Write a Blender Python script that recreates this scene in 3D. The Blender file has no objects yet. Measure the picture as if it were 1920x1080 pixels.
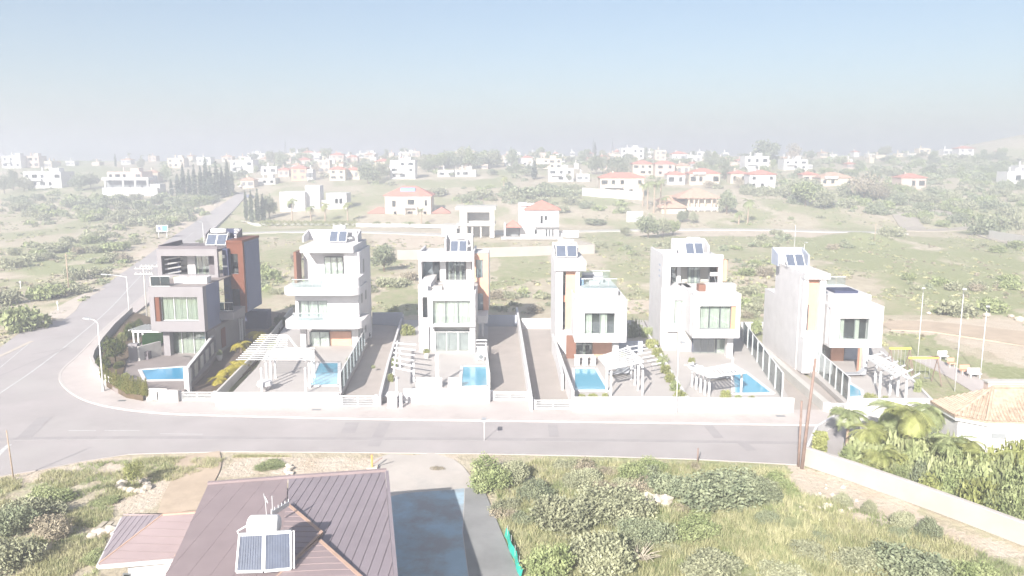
import bpy, bmesh, math, random
import numpy as np
from mathutils import Vector, Matrix
R = math.radians
rnd = random.Random(7)
sc = bpy.context.scene
col = sc.collection
# ------------------------------------------------------------------ camera
FPX, CX, CY, CAMZ = 1500.0, 960.0, 540.0, 20.8
PITCH = math.atan(243 / FPX)
cam = bpy.data.objects.new('camera', bpy.data.cameras.new('camera'))
col.objects.link(cam)
cam.location = (0, 0, CAMZ)
cam.rotation_euler = (R(90) - PITCH, 0, 0)
cam.data.sensor_width = 36
cam.data.lens = 36 * FPX / 1920
cam.data.clip_start = 0.5
cam.data.clip_end = 60000
sc.camera = cam
# ------------------------------------------------------------------ light
SUN_AZ, SUN_EL = 20.0, 28.0           # shadows run away from the camera, 20 degrees to the right
HAZE_DENSITY, HAZE_G = 0.0026, 0.5
EXPOSURE = 2.18
world = bpy.data.worlds.new('World'); sc.world = world; world.use_nodes = True
wn = world.node_tree.nodes; wl = world.node_tree.links
for n in list(wn): wn.remove(n)
sky = wn.new('ShaderNodeTexSky'); sky.sky_type = 'NISHITA'; sky.sun_disc = False
sky.sun_elevation = R(SUN_EL); sky.sun_rotation = R(180 + SUN_AZ)
sky.air_density = 1.0; sky.dust_density = 1.2; sky.ozone_density = 1.6; sky.altitude = 80
mixw = wn.new('ShaderNodeMixRGB'); mixw.blend_type = 'MIX'; mixw.inputs[0].default_value = 0.5
mixw.inputs[2].default_value = (1.2, 1.3, 1.5, 1)     # thin white veil over the whole sky
bgn = wn.new('ShaderNodeBackground'); bgn.inputs[1].default_value = 0.05
outw = wn.new('ShaderNodeOutputWorld')
wl.new(sky.outputs[0], mixw.inputs[1]); wl.new(mixw.outputs[0], bgn.inputs[0]); wl.new(bgn.outputs[0], outw.inputs[0])
sun = bpy.data.objects.new('sun', bpy.data.lights.new('sun', 'SUN')); col.objects.link(sun)
sun.data.energy = 3.5; sun.data.angle = R(0.6); sun.data.color = (1.0, 0.95, 0.88)
sd = Vector((math.sin(R(SUN_AZ)) * math.cos(R(SUN_EL)), math.cos(R(SUN_AZ)) * math.cos(R(SUN_EL)), -math.sin(R(SUN_EL))))
sun.rotation_euler = sd.to_track_quat('-Z', 'Y').to_euler()
vs = sc.view_settings
vs.view_transform = 'Standard'; vs.look = 'None'; vs.exposure = EXPOSURE; vs.gamma = 1; vs.use_curve_mapping = False
try:
    cy = sc.cycles
    cy.use_denoising = True; cy.max_bounces = 6; cy.diffuse_bounces = 3; cy.glossy_bounces = 2
    cy.transparent_max_bounces = 12; cy.volume_bounces = 1; cy.transmission_bounces = 3
except Exception: pass
# ------------------------------------------------------------------ measuring helpers
SP, CP = math.sin(PITCH), math.cos(PITCH)
def ray(px, py):
    u, v = px - CX, py - CY
    return (u, -v * SP + FPX * CP, -v * CP - FPX * SP)
def F(px, py, Y):                    # picture point on the upright plane at distance Y -> (x, z)
    d = ray(px, py); t = Y / d[1]
    return d[0] * t, CAMZ + d[2] * t
def P(px, py, z=0.0):                # picture point on the level plane z -> (x, y)
    d = ray(px, py); t = (z - CAMZ) / d[2]
    return d[0] * t, d[1] * t
def proj(x, y, z):
    dz = z - CAMZ
    f = y * CP - dz * SP; up = y * SP + dz * CP
    return CX + FPX * x / f, CY - FPX * up / f
def sstep(a, b, x):
    t = np.clip((x - a) / (b - a), 0, 1); return t * t * (3 - 2 * t)
_t = np.random.RandomState(5).rand(256, 256)
def vnoise(x, y, s):
    x = np.asarray(x, float) / s + 300.5; y = np.asarray(y, float) / s + 300.5
    xi = np.floor(x).astype(int); yi = np.floor(y).astype(int); fx = x - xi; fy = y - yi
    fx = fx * fx * (3 - 2 * fx); fy = fy * fy * (3 - 2 * fy)
    g = lambda a, b: _t[a % 256, b % 256]
    return (g(xi, yi) * (1 - fx) + g(xi + 1, yi) * fx) * (1 - fy) + (g(xi, yi + 1) * (1 - fx) + g(xi + 1, yi + 1) * fx) * fy
def fbm(x, y, s): return (vnoise(x, y, s) + .5 * vnoise(x, y, s / 2.1) + .25 * vnoise(x, y, s / 4.3)) / 1.75
def terrain(x, y):                   # broad shape of the land
    x = np.asarray(x, float); y = np.asarray(y, float)
    t = x / np.maximum(y, 1)
    pts = [0, 245, 290, 340, 400, 460, 520, 570, 660, 900, 1300, 1700]
    zr = np.interp(y, pts, [0, 0, 4.4, 8.6, 12.8, 16.8, 20.6, 22.9, 22, 14, 2, -22])
    zl = np.interp(y, pts, [0, 0, 1.6, 4.8, 9.0, 13.2, 17.0, 19.2, 18, 9, -4, -24])
    k = sstep(-0.42, -0.22, t)
    z = zl * (1 - k) + zr * k
    z = z + (fbm(x, y, 60) - .5) * 2.0 * sstep(290, 420, y)
    hill = np.exp(-((x - 372) / 62) ** 2 - ((y - 545) / 70) ** 2) * 17
    z = z + hill
    mound = np.exp(-(((x - 91) / 6.5) ** 2 + ((y - 206) / 11) ** 2)) * 2.2
    return z + mound
def T(x, y): return float(terrain(x, y))
_gy = np.concatenate([np.linspace(12, 300, 600), np.linspace(301, 1500, 900)])
def G(px, py):                       # picture point on the land -> (x, y, z)
    d = ray(px, py); t = _gy / d[1]; x, z = d[0] * t, CAMZ + d[2] * t; f = z - terrain(x, _gy)
    i = int(np.argmax(f < 0)) if (f < 0).any() else len(_gy) - 1
    k = f[i - 1] / (f[i - 1] - f[i]) if i and f[i] < 0 else 1.0
    y = _gy[i - 1] + (_gy[i] - _gy[i - 1]) * k; x = d[0] * y / d[1]
    return float(x), float(y), T(x, y)
def scale_at(y): return FPX / y      # picture pixels per metre
# ------------------------------------------------------------------ object helpers
def tag(o, label=None, cat=None, group=None, kind=None):
    if label: o['label'] = label
    if cat: o['category'] = cat
    if group: o['group'] = group
    if kind: o['kind'] = kind
    return o
def empty(name, loc=(0, 0, 0), rz=0):
    o = bpy.data.objects.new(name, None); col.objects.link(o)
    o.location = loc; o.rotation_euler = (0, 0, rz); o.empty_display_size = .3
    return o
class MB:                            # collects faces for ONE mesh object
    def __init__(s): s.v = []; s.f = []
    def quad(s, a, b, c, d): n = len(s.v); s.v += [a, b, c, d]; s.f.append((n, n + 1, n + 2, n + 3)); return s
    def tri(s, a, b, c): n = len(s.v); s.v += [a, b, c]; s.f.append((n, n + 1, n + 2)); return s
    def box(s, x0, x1, y0, y1, z0, z1):
        if x0 > x1: x0, x1 = x1, x0
        if y0 > y1: y0, y1 = y1, y0
        if z0 > z1: z0, z1 = z1, z0
        n = len(s.v)
        s.v += [(x0, y0, z0), (x1, y0, z0), (x1, y1, z0), (x0, y1, z0), (x0, y0, z1), (x1, y0, z1), (x1, y1, z1), (x0, y1, z1)]
        s.f += [tuple(n + i for i in q) for q in ((0, 3, 2, 1), (4, 5, 6, 7), (0, 1, 5, 4), (1, 2, 6, 5), (2, 3, 7, 6), (3, 0, 4, 7))]
        return s
    def prism(s, poly, z0, z1):      # poly: (x, y) list; z may be lists
        k = len(poly); n = len(s.v)
        a = sum(poly[i][0] * poly[(i + 1) % k][1] - poly[(i + 1) % k][0] * poly[i][1] for i in range(k))
        if a < 0:
            poly = poly[::-1]
            if isinstance(z1, (list, tuple)): z1 = z1[::-1]
        zt = z1 if isinstance(z1, (list, tuple)) else [z1] * k
        s.v += [(p[0], p[1], z0) for p in poly] + [(p[0], p[1], zt[i]) for i, p in enumerate(poly)]
        s.f.append(tuple(n + i for i in range(k))[::-1]); s.f.append(tuple(n + k + i for i in range(k)))
        for i in range(k):
            j = (i + 1) % k; s.f.append((n + i, n + j, n + k + j, n + k + i))
        return s
    def beam(s, a, b, w, h):         # box-section bar between two points
        a = Vector(a); b = Vector(b); d = (b - a)
        if d.length < 1e-6: return s
        d.normalize(); up = Vector((0, 0, 1)) if abs(d.z) < .95 else Vector((0, 1, 0))
        r = d.cross(up).normalized() * w / 2; u = r.cross(d).normalized() * h / 2
        n = len(s.v)
        for q in (a, b):
            s.v += [tuple(q - r - u), tuple(q + r - u), tuple(q + r + u), tuple(q - r + u)]
        s.f += [tuple(n + i for i in q) for q in ((0, 1, 2, 3), (7, 6, 5, 4), (0, 4, 5, 1), (1, 5, 6, 2), (2, 6, 7, 3), (3, 7, 4, 0))]
        return s
    def tube(s, pts, rad, seg=8, cap=True):
        pts = [Vector(p) for p in pts]; k = len(pts)
        if not isinstance(rad, (list, tuple)): rad = [rad] * k
        n = len(s.v)
        for i, p in enumerate(pts):
            d = (pts[min(i + 1, k - 1)] - pts[max(i - 1, 0)]).normalized()
            up = Vector((0, 0, 1)) if abs(d.z) < .9 else Vector((1, 0, 0))
            a = d.cross(up).normalized(); b = d.cross(a)
            for j in range(seg):
                t = 2 * math.pi * j / seg
                s.v.append(tuple(p + (a * math.cos(t) + b * math.sin(t)) * rad[i]))
        for i in range(k - 1):
            for j in range(seg):
                j2 = (j + 1) % seg
                s.f.append((n + i * seg + j, n + i * seg + j2, n + (i + 1) * seg + j2, n + (i + 1) * seg + j))
        if cap:
            s.f.append(tuple(n + j for j in range(seg))[::-1]); s.f.append(tuple(n + (k - 1) * seg + j for j in range(seg)))
        return s
    def build(s, name, m, parent=None, smooth=False):
        me = bpy.data.meshes.new(name); me.from_pydata(s.v, [], s.f); me.update()
        bm = bmesh.new(); bm.from_mesh(me); bmesh.ops.recalc_face_normals(bm, faces=bm.faces); bm.to_mesh(me); bm.free()
        if smooth: me.polygons.foreach_set('use_smooth', [True] * len(me.polygons))
        me.materials.append(m)
        o = bpy.data.objects.new(name, me); col.objects.link(o)
        if parent: o.parent = parent
        return o
def box(name, m, par, x0, x1, y0, y1, z0, z1): return MB().box(x0, x1, y0, y1, z0, z1).build(name, m, par)
def copy_obj(o, parent=None, loc=None, rz=None, s=None):
    c = o.copy(); col.objects.link(c); c.parent = parent
    if loc is not None: c.location = loc
    if rz is not None: c.rotation_euler = (0, 0, rz)
    if s is not None: c.scale = s if isinstance(s, (tuple, list)) else (s, s, s)
    return c
# ------------------------------------------------------------------ materials
def mat(name, c, rough=.8, var=.12, scale=1.5, metal=0.0, spec=.3, bump=0.0, fine=None, dirt=None):
    m = bpy.data.materials.new(name); m.use_nodes = True
    N = m.node_tree.nodes; L = m.node_tree.links; b = N['Principled BSDF']
    b.inputs['Roughness'].default_value = rough; b.inputs['Metallic'].default_value = metal
    b.inputs['Specular IOR Level'].default_value = spec
    geo = N.new('ShaderNodeNewGeometry')
    no = N.new('ShaderNodeTexNoise'); no.inputs['Scale'].default_value = scale; no.inputs['Detail'].default_value = 5; no.inputs['Roughness'].default_value = .6
    L.new(geo.outputs['Position'], no.inputs['Vector'])
    mr = N.new('ShaderNodeMapRange'); mr.inputs[1].default_value = .3; mr.inputs[2].default_value = .7
    mr.inputs[3].default_value = 1 - var; mr.inputs[4].default_value = 1 + var
    L.new(no.outputs[0], mr.inputs[0])
    mul = N.new('ShaderNodeMixRGB'); mul.blend_type = 'MULTIPLY'; mul.inputs[0].default_value = 1
    mul.inputs[1].default_value = (*c, 1); L.new(mr.outputs[0], mul.inputs[2])
    last = mul.outputs[0]
    if dirt:
        n2 = N.new('ShaderNodeTexNoise'); n2.inputs['Scale'].default_value = dirt[1]; n2.inputs['Detail'].default_value = 8; n2.inputs['Roughness'].default_value = .7
        L.new(geo.outputs['Position'], n2.inputs['Vector'])
        r2 = N.new('ShaderNodeMapRange'); r2.inputs[1].default_value = dirt[2]; r2.inputs[2].default_value = dirt[2] + .18
        L.new(n2.outputs[0], r2.inputs[0])
        mx = N.new('ShaderNodeMixRGB'); mx.inputs[2].default_value = (*dirt[0], 1)
        L.new(r2.outputs[0], mx.inputs[0]); L.new(last, mx.inputs[1]); last = mx.outputs[0]
    L.new(last, b.inputs['Base Color'])
    if bump:
        nb = N.new('ShaderNodeTexNoise'); nb.inputs['Scale'].default_value = fine or 8; nb.inputs['Detail'].default_value = 6
        L.new(geo.outputs['Position'], nb.inputs['Vector'])
        bp = N.new('ShaderNodeBump'); bp.inputs['Strength'].default_value = bump; bp.inputs['Distance'].default_value = .05
        L.new(nb.outputs[0], bp.inputs['Height']); L.new(bp.outputs[0], b.inputs['Normal'])
    return m
def glass_mat(name, tint, refl=.18):
    m = bpy.data.materials.new(name); m.use_nodes = True
    N = m.node_tree.nodes; L = m.node_tree.links; N.clear()
    o = N.new('ShaderNodeOutputMaterial'); tr = N.new('ShaderNodeBsdfTransparent'); tr.inputs[0].default_value = (*tint, 1)
    gl = N.new('ShaderNodeBsdfGlossy'); gl.inputs['Roughness'].default_value = .04; gl.inputs[0].default_value = (.9, .95, .95, 1)
    lw = N.new('ShaderNodeLayerWeight'); lw.inputs[0].default_value = .3
    mr = N.new('ShaderNodeMapRange'); mr.inputs[3].default_value = refl; mr.inputs[4].default_value = .9
    mx = N.new('ShaderNodeMixShader')
    L.new(lw.outputs['Fresnel'], mr.inputs[0]); L.new(mr.outputs[0], mx.inputs[0]); L.new(tr.outputs[0], mx.inputs[1]); L.new(gl.outputs[0], mx.inputs[2]); L.new(mx.outputs[0], o.inputs[0])
    return m
def leaf_mat(name, c, c2, var=.3):
    m = bpy.data.materials.new(name); m.use_nodes = True
    N = m.node_tree.nodes; L = m.node_tree.links; b = N['Principled BSDF']
    b.inputs['Roughness'].default_value = .7; b.inputs['Specular IOR Level'].default_value = .2
    geo = N.new('ShaderNodeNewGeometry')
    no = N.new('ShaderNodeTexNoise'); no.inputs['Scale'].default_value = 1.1; no.inputs['Detail'].default_value = 4
    L.new(geo.outputs['Position'], no.inputs['Vector'])
    mr = N.new('ShaderNodeMapRange'); mr.inputs[1].default_value = .35; mr.inputs[2].default_value = .65; L.new(no.outputs[0], mr.inputs[0])
    mx = N.new('ShaderNodeMixRGB'); mx.inputs[1].default_value = (*c, 1); mx.inputs[2].default_value = (*c2, 1); L.new(mr.outputs[0], mx.inputs[0])
    oi = N.new('ShaderNodeObjectInfo')
    ad = N.new('ShaderNodeMath'); ad.operation = 'ADD'
    L.new(geo.outputs['Random Per Island'], ad.inputs[0]); L.new(oi.outputs['Random'], ad.inputs[1])
    m2 = N.new('ShaderNodeMapRange'); m2.inputs[1].default_value = 0; m2.inputs[2].default_value = 2; m2.inputs[3].default_value = 1 - var; m2.inputs[4].default_value = 1 + var
    L.new(ad.outputs[0], m2.inputs[0])
    mu = N.new('ShaderNodeMixRGB'); mu.blend_type = 'MULTIPLY'; mu.inputs[0].default_value = 1
    L.new(mx.outputs[0], mu.inputs[1]); L.new(m2.outputs[0], mu.inputs[2]); L.new(mu.outputs[0], b.inputs['Base Color'])
    tl = N.new('ShaderNodeBsdfTranslucent'); L.new(mu.outputs[0], tl.inputs[0]); ms = N.new('ShaderNodeMixShader'); ms.inputs[0].default_value = .1
    L.new(b.outputs[0], ms.inputs[1]); L.new(tl.outputs[0], ms.inputs[2]); L.new(ms.outputs[0], N['Material Output'].inputs[0])
    return m
M = {}
M['white'] = mat('white_render', (.5, .49, .495), .75, .07, .9, dirt=((.43, .42, .42), .6, .56))
M['white2'] = mat('white_metal', (.58, .58, .58), .5, .03, 2)
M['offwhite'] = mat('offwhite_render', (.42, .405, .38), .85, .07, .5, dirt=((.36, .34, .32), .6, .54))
M['cream'] = mat('cream_render', (.48, .41, .33), .85, .06, .3)
M['pinkw'] = mat('pink_render', (.46, .36, .31), .85, .06, .3)
M['mauve'] = mat('mauve_grey_render', (.13, .115, .125), .8, .06, .8)
M['mauve_light'] = mat('light_mauve_render', (.2, .188, .196), .8, .06, .8)
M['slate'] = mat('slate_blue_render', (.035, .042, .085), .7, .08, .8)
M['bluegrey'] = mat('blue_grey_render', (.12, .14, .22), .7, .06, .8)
M['rust'] = mat('rust_cladding', (.115, .034, .014), .6, .12, 3)
M['orange'] = mat('orange_wood_cladding', (.5, .235, .14), .6, .1, 3)
M['orange2'] = mat('pale_orange_panel', (.52, .29, .2), .7, .08, 2)
M['brown'] = mat('brown_reveal', (.16, .075, .05), .7, .1, 2)
M['dark'] = mat('dark_interior', (.05, .055, .06), .8, .2, 2)
M['dim'] = mat('dim_interior', (.22, .23, .24), .8, .2, 1)
M['curtain'] = mat('pale_curtain', (.5, .52, .47), .9, .08, 2)
M['curtain1'] = mat('green_curtain', (.24, .27, .2), .9, .1, 2)
M['frame'] = mat('dark_grey_frame', (.13, .14, .15), .4, .05, 2)
M['glass'] = glass_mat('window_glass', (.93, .96, .95), .12)
M['glass_dark'] = glass_mat('teal_glass', (.1, .24, .27), .07)
M['rail'] = glass_mat('rail_glass', (.88, .94, .95), .12)
M['panel'] = mat('solar_collector_glass', (.07, .085, .12), .55, .15, 3, spec=.3)
M['metal'] = mat('galvanised_steel', (.45, .46, .47), .4, .1, 4, metal=.4)
M['concrete'] = mat('concrete', (.4, .385, .36), .9, .15, .7, bump=.2)
M['asphalt'] = mat('asphalt', (.31, .285, .284), .9, .1, .22, dirt=((.325, .307, .3), .09, .48), bump=.15, fine=30)
M['tar'] = mat('tar_strip', (.275, .256, .258), .9, .08, .8)
M['lane'] = mat('worn_white_paint', (.42, .42, .415), .8, .15, 2)
M['paving'] = mat('pale_pink_paving', (.4, .36, .345), .85, .07, .35, dirt=((.33, .295, .28), .3, .56))
M['kerb'] = mat('kerb_concrete', (.41, .38, .365), .85, .08, .8)
M['drive'] = mat('beige_drive_paving', (.32, .285, .262), .85, .08, .4, dirt=((.285, .25, .23), .5, .55))
M['drive1'] = mat('dark_brown_drive_paving', (.1, .075, .06), .85, .12, .8)
M['deck'] = mat('pale_terrace_tiles', (.37, .345, .33), .7, .06, .5)
M['deck1'] = mat('mauve_terrace_tiles', (.21, .18, .172), .7, .1, .6)
M['wood'] = mat('brown_wood', (.2, .13, .09), .8, .2, 3)
M['pole'] = mat('weathered_pole_timber', (.19, .135, .115), .85, .2, 3)
M['soil'] = mat('brown_soil', (.085, .06, .035), .95, .3, 2)
M['turf'] = mat('artificial_turf', (.09, .33, .04), .9, .15, 6)
M['rooftile'] = mat('terracotta_tiles', (.42, .17, .13), .85, .16, .9)
M['rooftile2'] = mat('pale_terracotta_tiles', (.42, .27, .2), .85, .2, .9)
M['villatile'] = mat('sandy_roof_tiles', (.32, .25, .195), .85, .28, 3, dirt=((.3, .19, .13), 2.2, .55))
M['metalroof'] = mat('brown_metal_roof', (.235, .185, .188), .5, .07, .8, spec=.4)
M['metalroof2'] = mat('grey_brown_metal_roof', (.215, .182, .2), .5, .08, .8, spec=.4)
M['trim'] = mat('orange_brown_trim', (.38, .26, .2), .5, .1, 2)
M['yellow'] = mat('yellow_paint', (.75, .68, .08), .4, .03, 2)
M['orangep'] = mat('orange_paint', (.7, .3, .08), .4, .03, 2)
M['blue'] = mat('blue_cover', (.16, .27, .45), .6, .08, 2)
M['cyan'] = mat('cyan_print', (.1, .4, .5), .6, .03, 2)
M['green_net'] = mat('turquoise_netting', (.02, .34, .27), .8, .12, 4)
M['rock'] = mat('pale_limestone', (.45, .4, .34), .95, .2, 3, bump=.4, fine=6)
M['yard'] = mat('pale_yard_concrete', (.4, .365, .335), .85, .1, .35, dirt=((.34, .32, .3), .28, .5))
M['yard_shade_dark'] = mat('dark_shade_concrete', (.2, .2, .2), .8, .15, .5)  # darker part of the house shadow put into the slab colour
M['dirt'] = mat('bare_dirt', (.37, .295, .225), .95, .12, .5, bump=.3, fine=3, dirt=((.42, .34, .26), .25, .5))
M['gravel'] = mat('pale_gravel', (.42, .37, .32), .95, .1, .8, bump=.3, fine=5)
M['trunk'] = mat('bark', (.12, .085, .06), .9, .2, 4)
M['palmtrunk'] = mat('palm_bark', (.3, .23, .17), .9, .25, 6)
M['drytwig'] = mat('dry_twigs', (.34, .3, .24), .95, .2, 3)
M['car_white'] = mat('white_car_paint', (.7, .7, .7), .3, .02, 1, spec=.5)
M['tyre'] = mat('tyre_rubber', (.03, .03, .03), .8, .1, 4)
M['cushion'] = mat('grey_cushion', (.27, .28, .3), .9, .1, 3)
M['paleblue'] = mat('pale_blue_shaded_render', (.3, .33, .4), .8, .06, .8)  # bluish cast of walls in shade, put into the colour
M['sandwall'] = mat('pale_sandy_wall', (.34, .315, .285), .9, .1, .5)
M['track'] = mat('packed_track', (.33, .29, .25), .95, .12, .4)
M['yard_shade_blue'] = mat('blue_shade_concrete', (.27, .37, .44), .8, .1, .4, dirt=((.24, .25, .265), .3, .43))  # bluish house shadow put into the slab colour, mottled grey
L_ = {}
L_['olive'] = leaf_mat('grey_green_leaves', (.2, .21, .135), (.3, .305, .2))
L_['green'] = leaf_mat('mid_green_leaves', (.16, .195, .085), (.27, .3, .15))
L_['dark'] = leaf_mat('dark_green_leaves', (.15, .175, .11), (.225, .245, .155))
L_['yellow'] = leaf_mat('yellow_green_leaves', (.17, .19, .065), (.27, .28, .11))
L_['hl'] = leaf_mat('deep_garden_leaves', (0.030, 0.050, 0.012), (0.085, 0.095, 0.018))
L_['hly'] = leaf_mat('golden_palm_leaves', (.2, .17, .015), (.32, .27, .04))
L_['dry'] = leaf_mat('dry_brown_leaves', (0.22, 0.19, 0.14), (0.31, 0.27, 0.2))
L_['pale'] = leaf_mat('pale_broad_leaves', (.19, .22, .1), (.3, .32, .17))
L_['hedge'] = leaf_mat('golden_conifer_leaves', (.1, .12, .025), (.2, .19, .05))
L_['cyp'] = leaf_mat('cypress_leaves', (0.07, 0.09, 0.065), (0.115, 0.135, 0.09))
L_['grass'] = leaf_mat('grass_blades', (.26, .26, .13), (.4, .38, .23))
# pool water
mw = bpy.data.materials.new('pool_water'); mw.use_nodes = True
b = mw.node_tree.nodes['Principled BSDF']; b.inputs['Base Color'].default_value = (.045, .25, .42, 1); b.inputs['Roughness'].default_value = .08; b.inputs['Specular IOR Level'].default_value = .5
nz = mw.node_tree.nodes.new('ShaderNodeTexNoise'); nz.inputs['Scale'].default_value = 2.5
gg = mw.node_tree.nodes.new('ShaderNodeNewGeometry'); mw.node_tree.links.new(gg.outputs['Position'], nz.inputs['Vector'])
bp = mw.node_tree.nodes.new('ShaderNodeBump'); bp.inputs['Strength'].default_value = .25; bp.inputs['Distance'].default_value = .04
mw.node_tree.links.new(nz.outputs[0], bp.inputs['Height']); mw.node_tree.links.new(bp.outputs[0], b.inputs['Normal'])
M['pool'] = mw
M['pool1'] = mw; mw2 = mw.copy(); mw2.name = 'pale_pool_water'; mw2.node_tree.nodes['Principled BSDF'].inputs['Base Color'].default_value = (.1, .31, .43, 1); M['pool'] = mw2
M['sea'] = mat('sea_water', (.03, .1, .16), .25, .1, .01, spec=.5)
# ------------------------------------------------------------------ the land
def inpoly(x, y, poly):
    x = np.asarray(x); y = np.asarray(y); r = np.zeros(x.shape, bool); n = len(poly)
    for i in range(n):
        x0, y0 = poly[i]; x1, y1 = poly[(i + 1) % n]
        if y0 == y1: continue
        c = ((y0 > y) != (y1 > y)) & (x < (x1 - x0) * (y - y0) / (y1 - y0) + x0)
        r ^= c
    return r
def gpoly(pts): return [G(a, b)[:2] for a, b in pts]
def ppoly(pts, z=0): return [P(a, b, z) for a, b in pts]
# patches of the land cover, outlined on the ground: greener fields and barer earth
greens = [[(20, 300), (190, 303), (215, 320), (60, 318)], [(110, 306), (205, 308), (205, 335), (140, 342)], [(745, 338), (940, 334), (945, 350), (760, 353)],
          [(1092, 370), (1215, 372), (1200, 384), (1080, 383)], [(1385, 378), (1470, 372), (1475, 405), (1400, 412)], [(930, 318), (990, 318), (990, 328), (930, 328)],
          [(920, 545), (1040, 520), (1035, 470), (918, 470)], [(1660, 500), (1910, 500), (1915, 590), (1660, 590)], [(1440, 440), (1915, 445), (1915, 500), (1600, 505)],
          [(700, 530), (780, 520), (780, 590), (700, 585)], [(60, 455), (200, 450), (230, 500), (60, 520)], [(1655, 625), (1740, 625), (1860, 700), (1700, 700)],
          [(1740, 640), (1910, 690), (1915, 720), (1800, 690)], [(930, 990), (960, 930), (1110, 900), (1480, 950), (1560, 1080), (930, 1080)], [(455, 412), (480, 412), (480, 380), (455, 380)]]
bares = [[(1655, 600), (1920, 596), (1920, 690), (1840, 655), (1740, 625), (1655, 622)], [(1190, 430), (1430, 428), (1560, 432), (1560, 442), (1190, 440)],
         [(690, 440), (860, 430), (860, 462), (700, 462)], [(300, 430), (350, 395), (445, 365), (450, 372), (330, 450)],
         [(1480, 870), (1600, 900), (1920, 1035), (1920, 1060), (1700, 1000), (1500, 930)], [(440, 856), (880, 852), (860, 925), (720, 930), (690, 885), (400, 895)],
         [(1625, 545), (1640, 590), (1200, 590), (1040, 590), (1200, 560)], [(0, 880), (240, 852), (420, 860), (330, 940), (250, 965), (200, 900), (0, 900)], [(230, 500), (330, 430), (320, 470), (240, 560)]]
greens = [gpoly(p) for p in greens]; bares = [gpoly(p) for p in bares]
NR, NC = 430, 470
ys = np.concatenate([np.linspace(12, 40, 30), np.geomspace(40.3, 1750, NR - 30)])
tt = np.concatenate([np.linspace(-1.6, -.75, 25), np.linspace(-.745, .745, NC - 50), np.linspace(.75, 1.6, 25)])
YY, TT = np.meshgrid(ys, tt, indexing='ij'); XX = YY * TT
ZZ = terrain(XX, YY)
rough = fbm(XX, YY, 5.0)
ZZ = ZZ - .015 - .30 * rough * (0.12 + sstep(60, 140, YY))
wob_x = XX + (fbm(XX, YY, 9) - .5) * 9 * sstep(30, 200, YY) + (fbm(XX + 50, YY, 3) - .5) * 3
wob_y = YY + (fbm(XX, YY + 77, 9) - .5) * 12 * sstep(30, 200, YY) + (fbm(XX, YY + 30, 3) - .5) * 3
gr = np.zeros(XX.shape); ba = np.zeros(XX.shape)
for p in greens: gr = np.maximum(gr, inpoly(wob_x, wob_y, p).astype(float))
for p in bares: ba = np.maximum(ba, inpoly(wob_x, wob_y, p).astype(float))
base_g = sstep(.38, .66, fbm(XX, YY * .55, 16)) * .75
gr = np.clip(base_g + gr * .75, 0, 1); ba = np.clip(ba + sstep(.66, .8, fbm(XX + 400, YY * .5, 11)) * .6, 0, 1)
verts = np.stack([XX, YY, ZZ], -1).reshape(-1, 3)
idx = np.arange(NR * NC).reshape(NR, NC)
quads = np.stack([idx[:-1, :-1], idx[:-1, 1:], idx[1:, 1:], idx[1:, :-1]], -1).reshape(-1, 4)
me = bpy.data.meshes.new('ground'); me.from_pydata(verts.tolist(), [], quads.tolist()); me.update()
me.polygons.foreach_set('use_smooth', [True] * len(me.polygons))
ca = me.color_attributes.new('cover', 'FLOAT_COLOR', 'POINT')
cc = np.stack([gr, ba, vnoise(XX, YY, 40), np.ones_like(gr)], -1).reshape(-1)
ca.data.foreach_set('color', cc.astype(np.float32))
mg = bpy.data.materials.new('scrub_ground'); mg.use_nodes = True
N = mg.node_tree.nodes; L = mg.node_tree.links; b = N['Principled BSDF']; b.inputs['Roughness'].default_value = .95; b.inputs['Specular IOR Level'].default_value = .1
at_ = N.new('ShaderNodeAttribute'); at_.attribute_name = 'cover'; sp_ = N.new('ShaderNodeSeparateColor'); L.new(at_.outputs['Color'], sp_.inputs[0])
geo = N.new('ShaderNodeNewGeometry')
def noise_(s, d=8, r=.65):
    n = N.new('ShaderNodeTexNoise'); n.inputs['Scale'].default_value = s; n.inputs['Detail'].default_value = d; n.inputs['Roughness'].default_value = r
    mp = N.new('ShaderNodeMapping'); mp.inputs['Scale'].default_value = (1, .6, 1); L.new(geo.outputs['Position'], mp.inputs[0]); L.new(mp.outputs[0], n.inputs['Vector']); return n.outputs[0]
def ramp_(f, a, c):
    m = N.new('ShaderNodeMapRange'); m.inputs[1].default_value = a; m.inputs[2].default_value = c; L.new(f, m.inputs[0]); return m.outputs[0]
def mixc(f, a, c):
    m = N.new('ShaderNodeMixRGB')
    (L.new(f, m.inputs[0]) if not isinstance(f, float) else setattr(m.inputs[0], 'default_value', f))
    for i, q in ((1, a), (2, c)):
        if isinstance(q, tuple): m.inputs[i].default_value = (*q, 1)
        else: L.new(q, m.inputs[i])
    return m.outputs[0]
def mth(op, a, c):
    m = N.new('ShaderNodeMath'); m.operation = op
    for i, q in ((0, a), (1, c)):
        if isinstance(q, float): m.inputs[i].default_value = q
        else: L.new(q, m.inputs[i])
    return m.outputs[0]
n_big, n_mid, n_fin = noise_(.12), noise_(.55), noise_(2.6)
earth = mixc(ramp_(n_mid, .35, .65), (.34, .29, .21), (.45, .4, .31))
grass = mixc(ramp_(n_fin, .35, .65), (.19, .21, .1), (.3, .31, .17))
gf = mth('ADD', sp_.outputs[0], mth('MULTIPLY', mth('SUBTRACT', n_mid, .5), 1.9))
gf = mth('ADD', gf, mth('MULTIPLY', mth('SUBTRACT', n_fin, .5), 1.0))
c1 = mixc(ramp_(gf, .36, .86), earth, grass)
bare = mixc(ramp_(n_mid, .3, .7), (.43, .35, .27), (.5, .44, .37))
bf = mth('ADD', sp_.outputs[1], mth('MULTIPLY', mth('SUBTRACT', n_mid, .5), 1.1))
c2 = mixc(ramp_(bf, .35, .7), c1, bare)
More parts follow.
